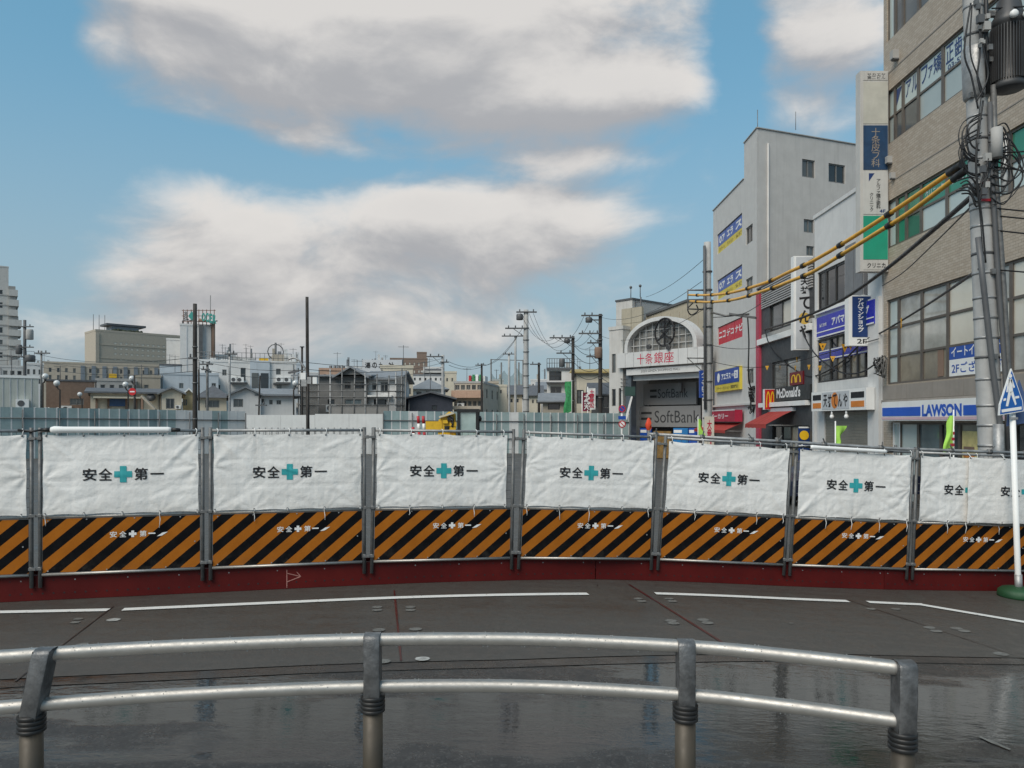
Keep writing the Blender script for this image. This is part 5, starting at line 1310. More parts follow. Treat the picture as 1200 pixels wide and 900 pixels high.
# --- generic utility pole
def upole(label, px, py, D, r0, r1, m, arms=(), boxes=(), lean=0.0, name='utility_pole', group=None, bands=0, cat='utility pole'):
    zb = gz(pxX(px, D)); p = Vector((pxX(px, D), D, zb)); zt = pzZ(py, D) - zb
    t = thing(name, label, cat, p, 0, group)
    P = lambda z: Vector((lean * (z / zt - 1), 0, z)) + Vector((0, 0, 0))
    off_ = Vector((lean, 0, 0)) if lean else Vector((0, 0, 0))
    MB().tube([Vector((lean * i / 5, 0, zt * i / 5 - (.2 if i == 0 else 0))) for i in range(6)], [r0 + (r1 - r0) * i / 5 for i in range(6)], 12).build('shaft', m, t)
    for (ay, x0, x1) in arms:
        z = pzZ(ay, D) - zb; a_ = pxX(x0, D) - p.x; b_ = pxX(x1, D) - p.x
        ar_ = MB().box(a_, -.09 - r1, z - .045, b_, -r1 * .2, z + .045).build('crossarm', grey_dark, t)
        n_ = max(2, int((b_ - a_) / .5))
        for i in range(n_):
            x = a_ + (b_ - a_) * (i + .5) / n_
            if abs(x) < r1 * 1.5: continue
            MB().lathe([(.03, .0), (.06, .05), (.035, .08), (.06, .12), (.03, .18)], (x, -.05 - r1, z + .045), 8).build('insulator', grey_dark, ar_)
        if abs(b_ + a_) > .7: MB().bar((a_ * .6 if abs(a_) > b_ else b_ * .6, -.05, z - .03), (0, -.05, z - .75), .04).build('brace', grey_dark, t)
    for (y0, y1, x0, x1, bm) in boxes:
        z0_, z1_ = pzZ(y1, D) - zb, pzZ(y0, D) - zb; a_ = pxX(x0, D) - p.x; b_ = pxX(x1, D) - p.x; w2_ = (b_ - a_) / 2
        bo = MB().lathe([(w2_ * .9, 0), (w2_, .04), (w2_, (z1_ - z0_) * .85), (w2_ * .8, z1_ - z0_)], ((a_ + b_) / 2, -.03, z0_), 12).build('transformer', bm, t)
        MB().bar(((a_ + b_) / 2, -.03, (z0_ + z1_) / 2), (0, 0, (z0_ + z1_) / 2), .08).build('bracket', grey_dark, t)
    for i in range(bands): z = zt * (.25 + .7 * i / max(1, bands)); MB().cyl((lean * z / zt, 0, z), (lean * z / zt, 0, z + .06), r0 * 1.08, n=12).build('band', galv_dark, t)
    return t
# pole before the arcade with lamp arm
t = upole('concrete pole with lamp arm standing before the shopping arcade', 829.5, 284, 32, .19, .15, pole_conc, bands=9, lean=-.02)
zb = gz(8)
def lp(px, py, D=32): return at(px, py, D) - Vector(t.location)
MB().cyl(lp(825.5, 288, 31.8), lp(826.5, 480, 31.8), .06, n=8).build('riser', grey_dark, t)
MB().tube([lp(831, 340), lp(806, 340), lp(806, 362), lp(831, 363)], .04, 6).build('cable_bracket', galv_dark, t)
MB().tube(smooth3([lp(812, 355), lp(806, 362), lp(810, 369), lp(818, 364), lp(816, 357)], 5), .03, 5).build('cable_loop', black_cable, t)
MB().tube([lp(833, 366, 31.9), lp(850, 370, 31.5), lp(878, 368, 31)], .04, 8).build('lamp_arm', galv_dark, t); MB().bar(lp(855, 368, 31.4), lp(886, 372.5, 30.9), .22, .08).build('lamp_head', grey_dark, t)
MB().tube(smooth3([lp(876, 371, 31), lp(877.5, 400, 31), lp(877, 440, 31), lp(881, 458, 31.5)], 5), .03, 5).build('hanging_cable', black_cable, t)
MB().cyl(lp(805, 419.5), lp(836, 420), .03, n=6).build('sign_arm', galv_dark, t); MB().bar(lp(806, 420), lp(822, 434), .03).build('brace', galv_dark, t)
o = MB().box(-.20, -.24, 1.0 - .2, .20, -.21, 2.55).build('wrapped_sign', mat('cream_sign', (.58, .54, .45), .6), t)
letters('大衆割烹', -.10, .95, .10, 2.4, red_ink, o, -.246, .03, True)
t = thing('upright_sign', 'narrow blue upright sign with white script beside the arcade pole', 'sign', (pxX(826, 33), 33, gz(8)))
zt = pzZ(434, 33) - gz(8); z0 = pzZ(466, 33) - gz(8); MB().box(-.22, 0, z0, .16, .15, zt).build('panel', mat('sign_blue_clean', (.015, .06, .30), .4), t); letters('ヘアサロン', -.15, z0 + .1, .09, zt - .1, white_ink, t, -.004, .02, True); MB().cyl((.17, .08, -.1), (.17, .08, zt + .1), .05, n=8).build('post', galv_dark, t)

# crosswalk sign on its white post with green foot
D = 10.05; bx = pxX(1194, D); by = D
gzb = gz(bx)
t = thing('crosswalk_sign', 'blue crosswalk sign with white walking figure on white post in a green foot', 'sign', (bx, by, gzb + .009))
zt = pzZ(470, D) - gzb
MB().tube([(0, 0, .12), (-.012, 0, .3), (-.09, 0, zt)], .036, 16).build('post', white_paint, t); MB().cyl((0, 0, .04), (-.008, 0, .30), .045, n=14).build('sleeve', galv, t)
foot_green = mat('green_rubber', (.012, .06, .022), .6, var=.3)
MB().lathe([(.03, .0), (.24, .0), (.25, .03), (.24, .09), (.20, .12), (.08, .14)], (0, 0, 0), 28).build('foot', foot_green, t)
def sp(px, py): return (pxX(px, D - .06) - bx, pzZ(py, D - .06) - gzb - .009)
out = [sp(*q) for q in ((1170.0, 486.8), (1198.8, 482.0), (1197.8, 470.2), (1184.6, 432.0), (1171.0, 474.0))]
cxs = sum(p[0] for p in out) / 5; czs = sum(p[1] for p in out) / 5
face = MB().prism(out, -.075, -.045).build('plate', white_paint, t)
MB().prism([(cxs + (x - cxs) * .93, czs + (z - czs) * .93) for x, z in out], -.0785, -.0752).build('blue_field', mat('sign_blue', (.012, .10, .36), .35, var=.05), t)
fig = MB()
def fpoly(P): fig.prism([sp(*q) for q in P], -.082, -.0788)
hx, hz = sp(1182.8, 440.6); fig.prism([(hx + .024 * math.cos(6.2832 * i / 12), hz + .026 * math.sin(6.2832 * i / 12)) for i in range(12)], -.082, -.0788)
fpoly(((1180.4, 459.5), (1185.8, 459.0), (1184.6, 443.6), (1181.0, 444.0)))
fpoly(((1177.6, 476.0), (1180.2, 476.2), (1184.0, 459.2), (1180.5, 459.6))); fpoly(((1188.5, 475.0), (1190.0, 473.6), (1186.0, 458.5), (1182.6, 459.4)))
fpoly(((1186.6, 455.0), (1188.2, 453.8), (1184.8, 444.2), (1182.8, 445.2))); fpoly(((1178.0, 459.6), (1179.6, 459.8), (1182.2, 444.6), (1180.4, 444.4)))
fpoly(((1174.6, 470.0), (1177.6, 469.4), (1177.9, 466.6), (1175.0, 467.2))); fpoly(((1188.6, 467.2), (1193.2, 466.4), (1192.8, 463.8), (1188.4, 464.6))); fpoly(((1172.8, 483.4), (1196.0, 479.8), (1195.8, 476.4), (1172.6, 480.0)))
fig.build('walking_figure', white_ink, t)
MB().box(-.14, -.044, zt - .25, -.04, -.03, zt - .22).build('clamp', galv, t)
t2 = thing('crosswalk_sign', 'second crosswalk plate facing away behind the white sign post', 'sign', (bx - .08, by + .05, gzb + zt - .35)); MB().prism([(x - cxs + .12, z - czs + .22) for x, z in out], .0, .02).build('plate', mat('sign_back', (.06, .10, .22), .5), t2)

# lime flags, warning lamp, round signs
def nobori(label, px, py0, py1, D, w, sway, red=True, m=None, taper=(1.0, .25)):
    p = at(px, py1, D); zt = pzZ(py0, D); zg = gz(p.x); t = thing('banner_flag', label, 'flag', (p.x, D, zg)); h = zt - p.z
    MB().cyl((0, 0, 0), (0, 0, zt - zg + .1), .014, n=6).build('pole', white_paint, t); vs = []; n_, k_ = 6, 14
    for j in range(k_ + 1):
        v_ = j / k_
        for i in range(n_ + 1):
            u = i / n_; ww = w * (taper[0] + (taper[1] - taper[0]) * v_ + .10 * math.sin(v_ * 9)) * u * sway
            vs.append((ww, .05 * math.sin(u * 5 + v_ * 4) * u, p.z - zg + h * v_ - .12 * h * u * (1 - v_)))
    MB().add(vs, [(j * (n_ + 1) + i, j * (n_ + 1) + i + 1, (j + 1) * (n_ + 1) + i + 1, (j + 1) * (n_ + 1) + i) for j in range(k_) for i in range(n_)], True).build('cloth', m or lime, t)
    if red:
        for j in range(4):
            zz_ = p.z - zg + h * (.10 + .17 * j); x0_ = sway * w * (.62 - .13 * j) * .9
            MB().box(min(x0_, 0) + .02, -.06, zz_, max(x0_, 0) - .02 if sway > 0 else -.02, -.055, zz_ + h * .09).build('red_character', mat('flag_red', (.35, .03, .04), .8), t)
nobori('lime green flag with red characters standing before the convenience store', 1117.5, 487, 527, 13.0, .20, -1)
nobori('small lime green flag leaning before the closed shutter', 979, 499, 521, 16, .24, 1, False, None, (.2, 1.0))
nobori('yellow green flag beside the arcade pole', 818, 491, 512, 30, .30, 1, False)
nobori('green cloth banner hanging before the timber poles', 670, 447, 482, 55, .62, -1, False, mat('green_cloth', (.04, .26, .09), .8, var=.35, scale=6), (.9, .7))
D = 10.6; p = at(761, 510, D); t = thing('warning_flag', 'orange red crumpled flag on yellow staff above the fence', 'flag', (p.x, D, gz(p.x))); z0 = p.z - gz(p.x)
MB().cyl((.02, 0, 0), (.0, 0, z0 + .22), .012, n=6).build('staff', yellow, t)
vs = []
for i in range(11):
    for j in range(9):
        a_ = i / 10 * 5.5; rr_ = .042 * math.sin(math.pi * (j + .6) / 9.2) * (1 + .25 * math.sin(i * 2.1 + j)); vs.append((rr_ * math.cos(a_) - .01, rr_ * .6 * math.sin(a_), z0 + .05 + .19 * j / 8))
MB().add(vs, [(i * 9 + j, (i + 1) * 9 + j, (i + 1) * 9 + j + 1, i * 9 + j + 1) for i in range(10) for j in range(8)], True).build('cloth', mat('orange_red_cloth', (.62, .06, .02), .7, var=.2, scale=9), t)
D = 44; t = thing('sign_post', 'post with two round red-ringed no parking signs and blue arrow plate', 'sign', (pxX(729, D), D, gz(6)))
zg = gz(6); MB().cyl((0, .05, 0), (0, .05, pzZ(474, D) - zg), .04, n=8).build('post', white_paint, t)
for py in (479, 497):
    z = pzZ(py, D) - zg; MB().cyl((0, -.03, z), (0, .0, z), .21, n=20).build('disc', red_paint, t); MB().cyl((0, -.036, z), (0, -.031, z), .15, n=20).build('disc_field', blue_paint if py == 479 else white_ink, t); MB().bar((-.11, -.041, z + .11), (.11, -.041, z - .11), .05, .006, up=(0, 1, 0)).build('slash', red_paint, t)
MB().box(-.22, -.03, pzZ(491.5, D) - zg, .22, 0, pzZ(487.5, D) - zg).build('arrow_plate', blue_paint, t)
p = at(738, 459, 47); t = thing('signal_box', 'dark green signal box with pale plate hanging at the arcade pillar', 'signal', p); MB().box(-.3, -.2, -.25, .3, .2, .3).build('case', mat('dark_green_paint', (.03, .07, .06), .5), t); MB().bar((.1, -.1, -.3), (-.25, -.1, -1.7), .35, .08).build('plate', white_paint, t)
# parked car behind the fence
D = 22; p = at(987, 540, D); t = thing('parked_car', 'dark blue parked car showing its roof before the shutter', 'car', (p.x, D, gz(p.x)))
car = mat('car_paint', (.012, .016, .035), .25, var=.05); sec = [(-2.0, .35), (-2.0, .75), (-1.3, .92), (-.85, 1.38), (.55, 1.42), (1.35, .98), (1.95, .85), (2.0, .35)]
vs = [];
for y, s_ in ((-.78, .97), (-.70, 1.0), (.70, 1.0), (.78, .97)):
    for x, z in sec: vs.append((x * s_, y * (.82 if z > 1.2 else 1.0), z))
n_ = len(sec); MB().add(vs, [tuple(range(n_)), tuple(reversed(range(3 * n_, 4 * n_)))] + [(k_ * n_ + i, (k_ + 1) * n_ + i, (k_ + 1) * n_ + (i + 1) % n_, k_ * n_ + (i + 1) % n_) for k_ in range(3) for i in range(n_)]).build('body', car, t)
for x in (-1.25, 1.25):
    for y in (-.72, .72): wo = MB().cyl((x, y - .1, .32), (x, y + .1, .32), .32, n=18).build('wheel', black_rubber, t); MB().cyl((x, y - .112, .32), (x, y - .101, .32), .18, n=12).build('rim', galv, wo)
MB().prism([(-1.1, .95), (1.15, .98), (.5, 1.34), (-.75, 1.32)], -.80, -.785).build('side_window', g_dark, t); t.rotation_euler = (0, 0, .15)

# ------------------------------------------------------------------ building site behind the fence
teal_p = mat('hoarding_teal', (.30, .39, .39), .5, .1, var=.12, streak=.3); teal_d = mat('hoarding_teal_dark', (.20, .285, .30), .5, .1, var=.12, streak=.3); hoard_w = mat('hoarding_white', (.62, .63, .62), .5, var=.06, streak=.2)
def hoarding(label, px0, px1, D0, D1, zt0, zt1, cols, step=.50):
    A_ = Vector((pxX(px0, D0), D0, 0)); B_ = Vector((pxX(px1, D1), D1, 0)); d_ = B_ - A_; L = d_.length; zg = gz(A_.x)
    t = thing('site_hoarding', label, 'fence', (A_.x, A_.y, zg), math.atan2(d_.y, d_.x)); n_ = int(L / step)
    zt = lambda x: zt0 + (zt1 - zt0) * x / L - zg
    for i in range(n_):
        x = L * i / n_; w_ = L / n_; cc = cols(i / n_, i)
        o = MB(); o.box(x + .02, -.02, -.2, x + w_ - .05, .02, zt(x)); o.build('panel', cc, t)
        MB().box(x + w_ - .048, -.03, -.2, x + w_ + .018, .01, zt(x) + .01).build('joint_strip', hoard_w, t)
    for z in (.72, .35): MB().cyl((0, -.07, zt0 - zg - .55 if z > .5 else zt0 - zg - 1.6), (L, -.07, (zt1 - zg) - .55 if z > .5 else zt1 - zg - 1.6), .03, n=6).build('rail', grey_dark, t)
    k_ = int(L / 1.6)
    for i in range(k_ + 1):
        x = L * i / max(1, k_); MB().cyl((x, -.12, -.2), (x, -.12, zt(x) - .1), .03, n=6).build('upright', grey_dark, t)
hoarding('teal panel site hoarding with dark pipe rail beside the tall dark pole', -120, 287, 36, 47, 2.68, 2.52, lambda u, i: (hoard_w if .745 < u < .85 or .93 < u < .985 else (teal_p, teal_d, teal_p)[i % 3]))
hoarding('teal panel site hoarding with dark pipe rail behind the yellow excavator', 449, 737, 45, 48, 2.52, 2.40, lambda u, i: (hoard_w if i in (3, 15) else (teal_d, teal_p, teal_p)[i % 3]))
D = 45; t = thing('site_wall', 'low plain white site wall between the two teal hoardings', 'wall', (pxX(289, D), D, 0)); zt = pzZ(485.5, D)
Lw2 = pxX(449, D) - pxX(289, D)
for i in range(4): MB().box(Lw2 * i / 4 + .006, 0, -.2, Lw2 * (i + 1) / 4 - .006, .12, zt - (.04 if i < 2 else -.02)).build('panel', hoard_w, t)
for i in range(22): MB().box(Lw2 * (i + .3) / 22, -.4, -.2, Lw2 * (i + .3) / 22 + .06, -.35, pzZ(501, D)).build('stake', galv, t)
# mini excavator
D = 30; t = thing('excavator', 'yellow mini excavator with dark glazed cab working behind the fence', 'excavator', (pxX(535, D), D, 0))
ex = lambda px, py, y=0.0: Vector((pxX(px, D) - pxX(535, D), y, pzZ(py, D)))
for y in (-.6, .45):
    b = MB(); b.prism([(-1.0, .1), (-.85, 0), (.95, 0), (1.1, .1), (1.1, .35), (.95, .45), (-.85, .45), (-1.0, .35)], y, y + .3); b.build('track', black_rubber, t)
MB().prism([(-.6, .5), (1.0, .5), (1.05, 1.0), (.9, 1.15), (-.5, 1.15), (-.65, 1.0)], -.65, .65).build('body', yellow_mach, t)
zc = pzZ(479.5, D); c = MB(); cx0, cx1 = ex(537.5, 0).x, ex(561, 0).x
for x in (cx0, cx1 - .07):
    for y in (-.5, .35): c.bar((x + .035, y, 1.1), (x + .035, y, zc), .11)
c.box(cx0 - .03, -.56, zc - .12, cx1 + .03, .42, zc); c.build('cab', mat('cab_grey', (.012, .013, .013), .5), t)
MB().box(cx0 + .08, -.5, 1.15, cx1 - .08, -.48, zc - .1).build('windscreen', glass('cab_glass', (.36, .46, .44), .08), t); MB().box(cx0 + .02, -.45, 1.15, cx0 + .035, .3, zc - .1).build('side_window', glass('cab_glass', (.36, .46, .44), .08), t); MB().box(cx0 + .25, -.1, 1.15, cx1 - .25, .2, zc - .45).build('seat', black_rubber, t)
MB().bar(ex(500, 500, -.2), ex(519, 500, -.2), .34, .42).build('counterweight', yellow_mach, t); MB().prism([(ex(514, 0).x, 1.1), (ex(535, 0).x, 1.1), (ex(534, 0).x, pzZ(485, D)), (ex(527, 0).x, pzZ(482.5, D)), (ex(515, 0).x, pzZ(492, D))], -.35, .1).build('boom', yellow_mach, t)
MB().bar(ex(516, 489, -.4), ex(533, 484, -.4), .25, .07).build('hood', mat('pale_hood', (.55, .50, .38), .5), t)
for i in range(4): MB().tube(smooth3([ex(526 + i, 487 + 4 * i, -.42), ex(532, 490 + 3 * i, -.5), ex(531, 500, -.45), ex(536, 504, -.4)], 4), .025, 5).build('hose', black_cable, t)
for i, (px, py, w_) in enumerate(((523, 494, .10), (529, 491, .12), (532, 497, .13), (525, 501, .10), (531, 503, .14))): q = ex(px, py, -.40); MB().box(q.x - w_, q.y - .06, q.z - w_ * .7, q.x + w_, q.y + .05, q.z + w_ * .6).build('machinery', black_rubber if i % 2 else yellow_mach, t)
MB().lathe([(.01, 0), (.10, .02), (.12, .12), (.08, .22)], tuple(ex(561.5, 494, -.35)), 8).build('mirror', black_rubber, t)
for i, (px, py) in enumerate(((494, 486), (500, 486), (488, 499))):
    D = 31; zg = 0; zt = pzZ(py + 1.5, D); t = thing('site_marker', ('red and white banded marker post', 'red and white banded marker post', 'short red and white banded marker post')[i] + ' leaning beside the yellow excavator', 'marker', (pxX(px, D), D, 0), 0, 'site marker posts')
    for k_ in range(7): MB().cyl((-.02 * k_, 0, zt * k_ / 7), (-.02 * (k_ + 1), 0, zt * (k_ + 1) / 7), .06, n=10).build('band', white_paint if k_ % 2 else red_paint, t)

# ------------------------------------------------------------------ town behind the site
def bld(name, label, px0, px1, py, D, depth, wallm, wins=(), roof=None, rz=None, rwins=(), group=None, base=-.3, cat='building'):
    """building whose front runs from column px0 to px1 at distance D, its wall top at row py (left end)"""
    if rz is None: rz = math.degrees(math.atan2(600 - (px0 + px1) / 2, FPX))
    F = Frame(pxX(px0, D), D, R(rz)); t = F.thing(name, label, cat, group)
    w = F.px(px1, py)[0]; h = F.px(px0, py)[1]; fr = []
    for q in wins:
        if q[0] == 'grid':
            _, a, y0, b_, y1, nc, nr, fw, fh, st = q
            x0, z1 = F.px(a, y0); x1, _ = F.px(b_, y0); _, z0 = F.px(a, y1)
            for i in range(nc):
                for j in range(nr):
                    cx_, cz_ = x0 + (x1 - x0) * (i + .5) / nc, z0 + (z1 - z0) * (j + .5) / nr; hw_, hh_ = (x1 - x0) / nc * fw / 2, (z1 - z0) / nr * fh / 2
                    fr.append((cx_ - hw_, cz_ - hh_, cx_ + hw_, cz_ + hh_, st))
        else:
            r = F.rect(*q[:4]); fr.append((*r, q[4]))
    fr = [q for q in fr if q[0] > .02 and q[2] < w - .02 and q[3] < h - .02]
    if roof is None: roof = ('flat', .25)
    block(t, w, depth, h, wallm, front=fr, right=rwins, base=base, parapet=roof[1] if roof[0] == 'flat' else None, roofm=roof[2] if roof[0] == 'flat' and len(roof) > 2 else None)
    if roof[0] == 'gable': gable_roof(t, w, depth, h, roof[1], roof[2], .3, 'y', wallm=wallm)
    if roof[0] == 'ridge': gable_roof(t, w, depth, h, roof[1], roof[2], .4, 'x', wallm=wallm)
    if roof[0] == 'hip': hip_roof(t, w, depth, h, roof[1], roof[2])
    if D < 110 and w > 2.5:     # everyday clutter: aerial, downpipe, wall unit
        r_ = random.Random(int(px0 * 7 + D)); top = h + (roof[1] if roof[0] != 'flat' else .2)
        x = w * r_.uniform(.2, .8); z = r_.uniform(1.0, 2.2); yy = depth / 2 if roof[0] in ('ridge', 'hip', 'gable') else 1.0
        if roof[0] == 'gable': x = w / 2
        b = MB(); b.cyl((x, yy, top - .3), (x, yy, top + z), .025, n=4); b.bar((x - .45, yy, top + z * .92), (x + .45, yy, top + z * .92), .03)
        for q_ in range(5): b.bar((x - .4 + .2 * q_, yy - .25, top + z * .92), (x - .4 + .2 * q_, yy + .25, top + z * .92), .016)
        b.build('aerial', grey_dark, t)
        xp = w * (.97 if r_.random() < .5 else .03); MB().cyl((xp, -.06, base), (xp, -.06, h - .1), .04, n=6).build('downpipe', galv_dark, t)
        if h > 3.2: aircon(t, w * r_.uniform(.1, .75), h * r_.uniform(.45, .7), .75)
    
    return t, F, w, h
def rail_frame(t, w, d, h, hh, n, m=galv_dark, x0=0.0):
    b = MB()
    for i in range(n + 1): b.cyl((x0 + w * i / n, .1, h), (x0 + w * i / n, .1, h + hh), .03, n=5)
    for z in (hh * .5, hh): b.cyl((x0, .1, h + z), (x0 + w, .1, h + z), .025, n=5)
    b.build('roof_railing', m, t)
def aircon(t, x, z, s=.8):
    o = MB().box(x, -.36, z, x + s, -.03, z + s * .75).build('air_conditioner', white_paint, t); MB().cyl((x + s * .4, -.372, z + s * .37), (x + s * .4, -.361, z + s * .37), s * .28, n=12).build('fan_grille', grey_dark, o)

# left tower block
t, F, w, h = bld('apartment_tower', 'tall grey apartment tower with stacked curved balconies', -70, 10, 306, 160, 16, pale_wall, [('grid', -66, 330, 6, 436, 6, 7, .5, .45, 'mid')])
for i in range(10):
    z = pzZ(336 + i * 12.2, 160); out_ = (9.5, 10.5, 9.5, 13.5, 13.0, 12.8, 12.6, 12.6, 10.5, 10.0)[i] / FPX * 160
    MB().box(w + .01, -.6, z - .8, w + out_, 6, z + .55).build('balcony', pale_wall, t); MB().box(w + .02, -.2, z + .56, w + out_ * .75, 6, z + 1.36).build('recess_shade', mat('recess_shade_tone', (.30, .295, .28), .8), t)  # darker copy of the wall colour paints the shade between balconies
    MB().box(.0, -.10, z - .8, w - .02, -.002, z - .55).build('floor_band', concrete, t)
t2, F, w, h = bld('office_building', 'low grey building with rooftop frame below the apartment tower', 0, 29, 430, 100, 10, grey_wall, [('grid', 2, 433, 27, 440, 3, 1, .6, .7, 'mid')]); rail_frame(t2, 2.6, 0, h, 2.2, 3, grey_dark, 1.2)
bld('house', 'white narrow house beside the transformer pole', 28, 51, 427, 92, 8, white_wall, [('grid', 30, 430, 50, 452, 3, 2, .45, .55, 'mid')])
t, F, w, h = bld('warehouse', 'pale green prefabricated shed with ribbed panels behind the teal hoarding', -40, 45, 441, 50, 9, mat('shed_panel', (.44, .46, .42), .6, var=.05, streak=.3), roof=('flat', .15, white_paint))
for i in range(1, 10): MB().box(w * i / 10 - .02, -.03, -.2, w * i / 10 + .02, -.002, h - .05).build('panel_rib', palegrey, t)
# long apartments
stripe_blue = mat('blue_grey_cladding', (.16, .19, .22), .7)
t, F, w, h = bld('apartment_block', 'long low apartment block with alternating beige and blue grey bays', 50, 192, 425, 125, 12, beige_wall, [('grid', 54, 429, 190, 446, 15, 2, .34, .6, 'mid')])
for i in range(8): MB().box(w * (.30 + .088 * i), -.25, -.2, w * (.30 + .088 * i) + w * .034, -.003, h - .3).build('bay', stripe_blue, t)
MB().box(w * .53, -.32, pzZ(441, 125), w * .60, -.26, pzZ(436, 125)).build('yellow_banner', yellow_mach, t)
# hotel
t, F, w, h = bld('hotel', 'large tan slab hotel with rows of small lit windows', 112, 211, 388, 230, 11, hotel_wall, [('grid', 132, 399, 207, 430, 12, 5, .5, .4, 'lit')], rz=44, roof=('flat', .6))
wl = F.px(116, 395)[0]; MB().box(-.05, -.3, -.2, wl, -.003, h - .5).build('corner_pier', hotel_wall, t)
MB().box(w * .2, 2, h + .1, w * .52, 7, h + 2.2).build('roof_plant', grey_roof, t); MB().box(w * .14, 1.5, h + 2.3, w * .6, 8, h + 2.9).build('roof_deck', slate_roof, t)
for i in range(3): MB().cyl((w * .02 + i * 1.6, 4, h), (w * .02 + i * 1.6, 4, h + 5.5), .08, n=5).build('aerial', grey_dark, t)
for i in range(5): z = h * (.30 + .14 * i); MB().box(wl + .1, -.12, z, w - .1, -.003, z + .25).build('floor_band', hotel_wall, t)
b = MB(); rnd = random.Random(5)
for i in range(60):
    x = w * (.2 + .35 * rnd.random()); b.ball((x, 1.0 + rnd.random(), h + .2 + rnd.random() * .7), .35 + .3 * rnd.random(), 6)
tag(b.build('roof_planting', mat('dark_foliage', (.035, .045, .025), .9, var=.4, scale=1), t), kind='stuff')
# brown house, block, shop, cottages
bld('house', 'dull brown flat house behind the globe lamps', 54, 113, 446, 62, 8, mat('brick_brown', (.20, .135, .10), .85, var=.12, scale=4, streak=.2), [(82, 467, 98, 474.5, 'slide')], roof=('flat', .12, slate_roof))
bld('office_building', 'tan block with one small vent window above the cottage roofs', 159, 188, 442, 78, 8, tan_wall, [(169, 451, 174, 455, 'mid')])
bld('office_building', 'weathered grey flat roof workshop between brown house and tan block', 112, 160, 446, 74, 8, concrete, [('grid', 115, 449, 158, 457, 4, 1, .5, .6, 'mid')])
t, F, w, h = bld('shop', 'low tile-roofed shop with blue shutter and cream wall', 106, 189, 460, 57, 7, cream_wall, [(112, 467, 166, 480, None), (170, 462, 188, 480, None)][:1], roof=('ridge', .38, slate_roof))
r = F.rect(128, 467, 147, 476); MB().box(r[0], .02, r[1], r[2], .06, r[3]).build('shutter', mat('blue_shutter', (.045, .10, .22), .5), t)
for px in (113, 127, 148, 160, 166): x = F.px(px, 470)[0]; MB().box(x - .07, .0, -.2, x + .07, .10, h - .3).build('post', brown_wall, t)
MB().box(.2, -.7, h - .42, w * .7, .0, h - .30).build('canopy', cream_wall, t)
x, z = F.px(177, 466); MB().lathe([(.05, -.02), (.3, .0), (.32, .05)], (0, 0, 0), 14).build('satellite_dish', grey_dark, t).matrix_local = Matrix.Translation((x, -.3, z)) @ Matrix.Rotation(R(75), 4, 'X')
t3 = thing('lean_to', 'slanted timber prop beside the cream shop', 'timber', (pxX(166, 55), 55, 0)); MB().bar((0, 0, pzZ(464, 55)), (1.0, 0, pzZ(480, 55)), .25, .12).build('beam', tan_wall, t3); MB().bar((.05, 0, 0), (.05, 0, pzZ(464, 55)), .12).build('prop', brown_wall, t3)
t, F, w, h = bld('house', 'cream gabled cottage with one grey window and air conditioner', 189.5, 213, 460, 56, 7, cream_wall, [(194.5, 467, 204.5, 479, 'slide')], roof=('gable', .32, grey_roof)); aircon(t, F.px(205.5, 0)[0], pzZ(479, 56), .35)
bld('house', 'small yellow gabled cottage with two slit windows and white bargeboard', 214, 228.5, 463, 58, 7, mat('yellow_wall', (.55, .46, .28), .85, streak=.3), [(214.8, 468, 216.6, 475, 'dark'), (217.2, 468, 219.2, 475, 'dark')], roof=('gable', .42, white_paint))
bld('house', 'beige house with dark hipped slate roof and wide window', 234, 265.5, 466, 55, 8, cream_wall, [(240.5, 469, 257, 477.5, 'slide')], roof=('hip', .95, slate_roof))
bld('house', 'pale blue box building with one small window behind the cottages', 188, 256, 438.5, 80, 8, blue_wall, [(210, 449, 215, 455, 'slide'), (248, 449, 253, 455, 'slide')])
# white silo-like tower with roof sign
t, F, w, h = bld('office_tower', 'white windowless tower carrying a green rooftop sign', 211, 251.5, 381, 110, 10, white_wall)
for px in (219, 229, 241): x = F.px(px, 0)[0]; MB().box(x - .06, -.05, -.2, x + .06, -.003, h - .1).build('panel_seam', palegrey, t)
MB().box(F.px(233, 0)[0], -.6, 8, F.px(237.5, 0)[0], -.004, h + .1).build('duct', grey_dark, t); MB().tube([(w - .2, -.4, 8), (w - .2, -.4, h + .6), (w - 2.2, -.4, h + .8)], .28, 8).build('flue', brown_wall, t)
for px in (214, 221, 248): x = F.px(px, 0)[0]; MB().tube([(x, .5, h), (x, .5, h + .7), (x + .8, .3, h + .9)], .09, 5).build('vent_pipe', grey_dark, t)
ts = thing('rooftop_sign', 'green lettered rooftop sign on a rusty frame above the white tower', 'sign', (F.o.x, 110, h)); b = MB()
for i in range(9): x = w * (.05 + .12 * i); b.cyl((x, .6, 0), (x, .6, pzZ(362, 110) - h), .06, n=4)
for z in (.6, 1.4, 2.2): b.bar((0, .6, z), (w * 1.05, .6, z), .08)
b.build('frame', mat('rusty_frame', (.16, .09, .065), .8), ts)
tg = mat('teal_letters', (.03, .24, .21), .6)
for s, a, b_, y0, y1 in (('O', 234.5, 239, 366, 376), ('C', 239, 243, 366, 377), ('E', 243.5, 247, 367, 378), ('R', 247.5, 252, 368, 379)): o = letters(s, pxX(a, 110) - F.o.x, pzZ(y1, 110) - h, pxX(b_, 110) - F.o.x, pzZ(y0, 110) - h, tg, ts, .5, .05)
MB().prism([(pxX(a, 110) - F.o.x, pzZ(q, 110) - h) for a, q in ((219, 370), (223, 375), (227, 370), (223, 364))], .45, .52).build('diamond', tg, ts); letters('本社', pxX(213.5, 110) - F.o.x, pzZ(375, 110) - h, pxX(218.5, 110) - F.o.x, pzZ(364, 110) - h, grey_dark, ts, .5, .04, True)
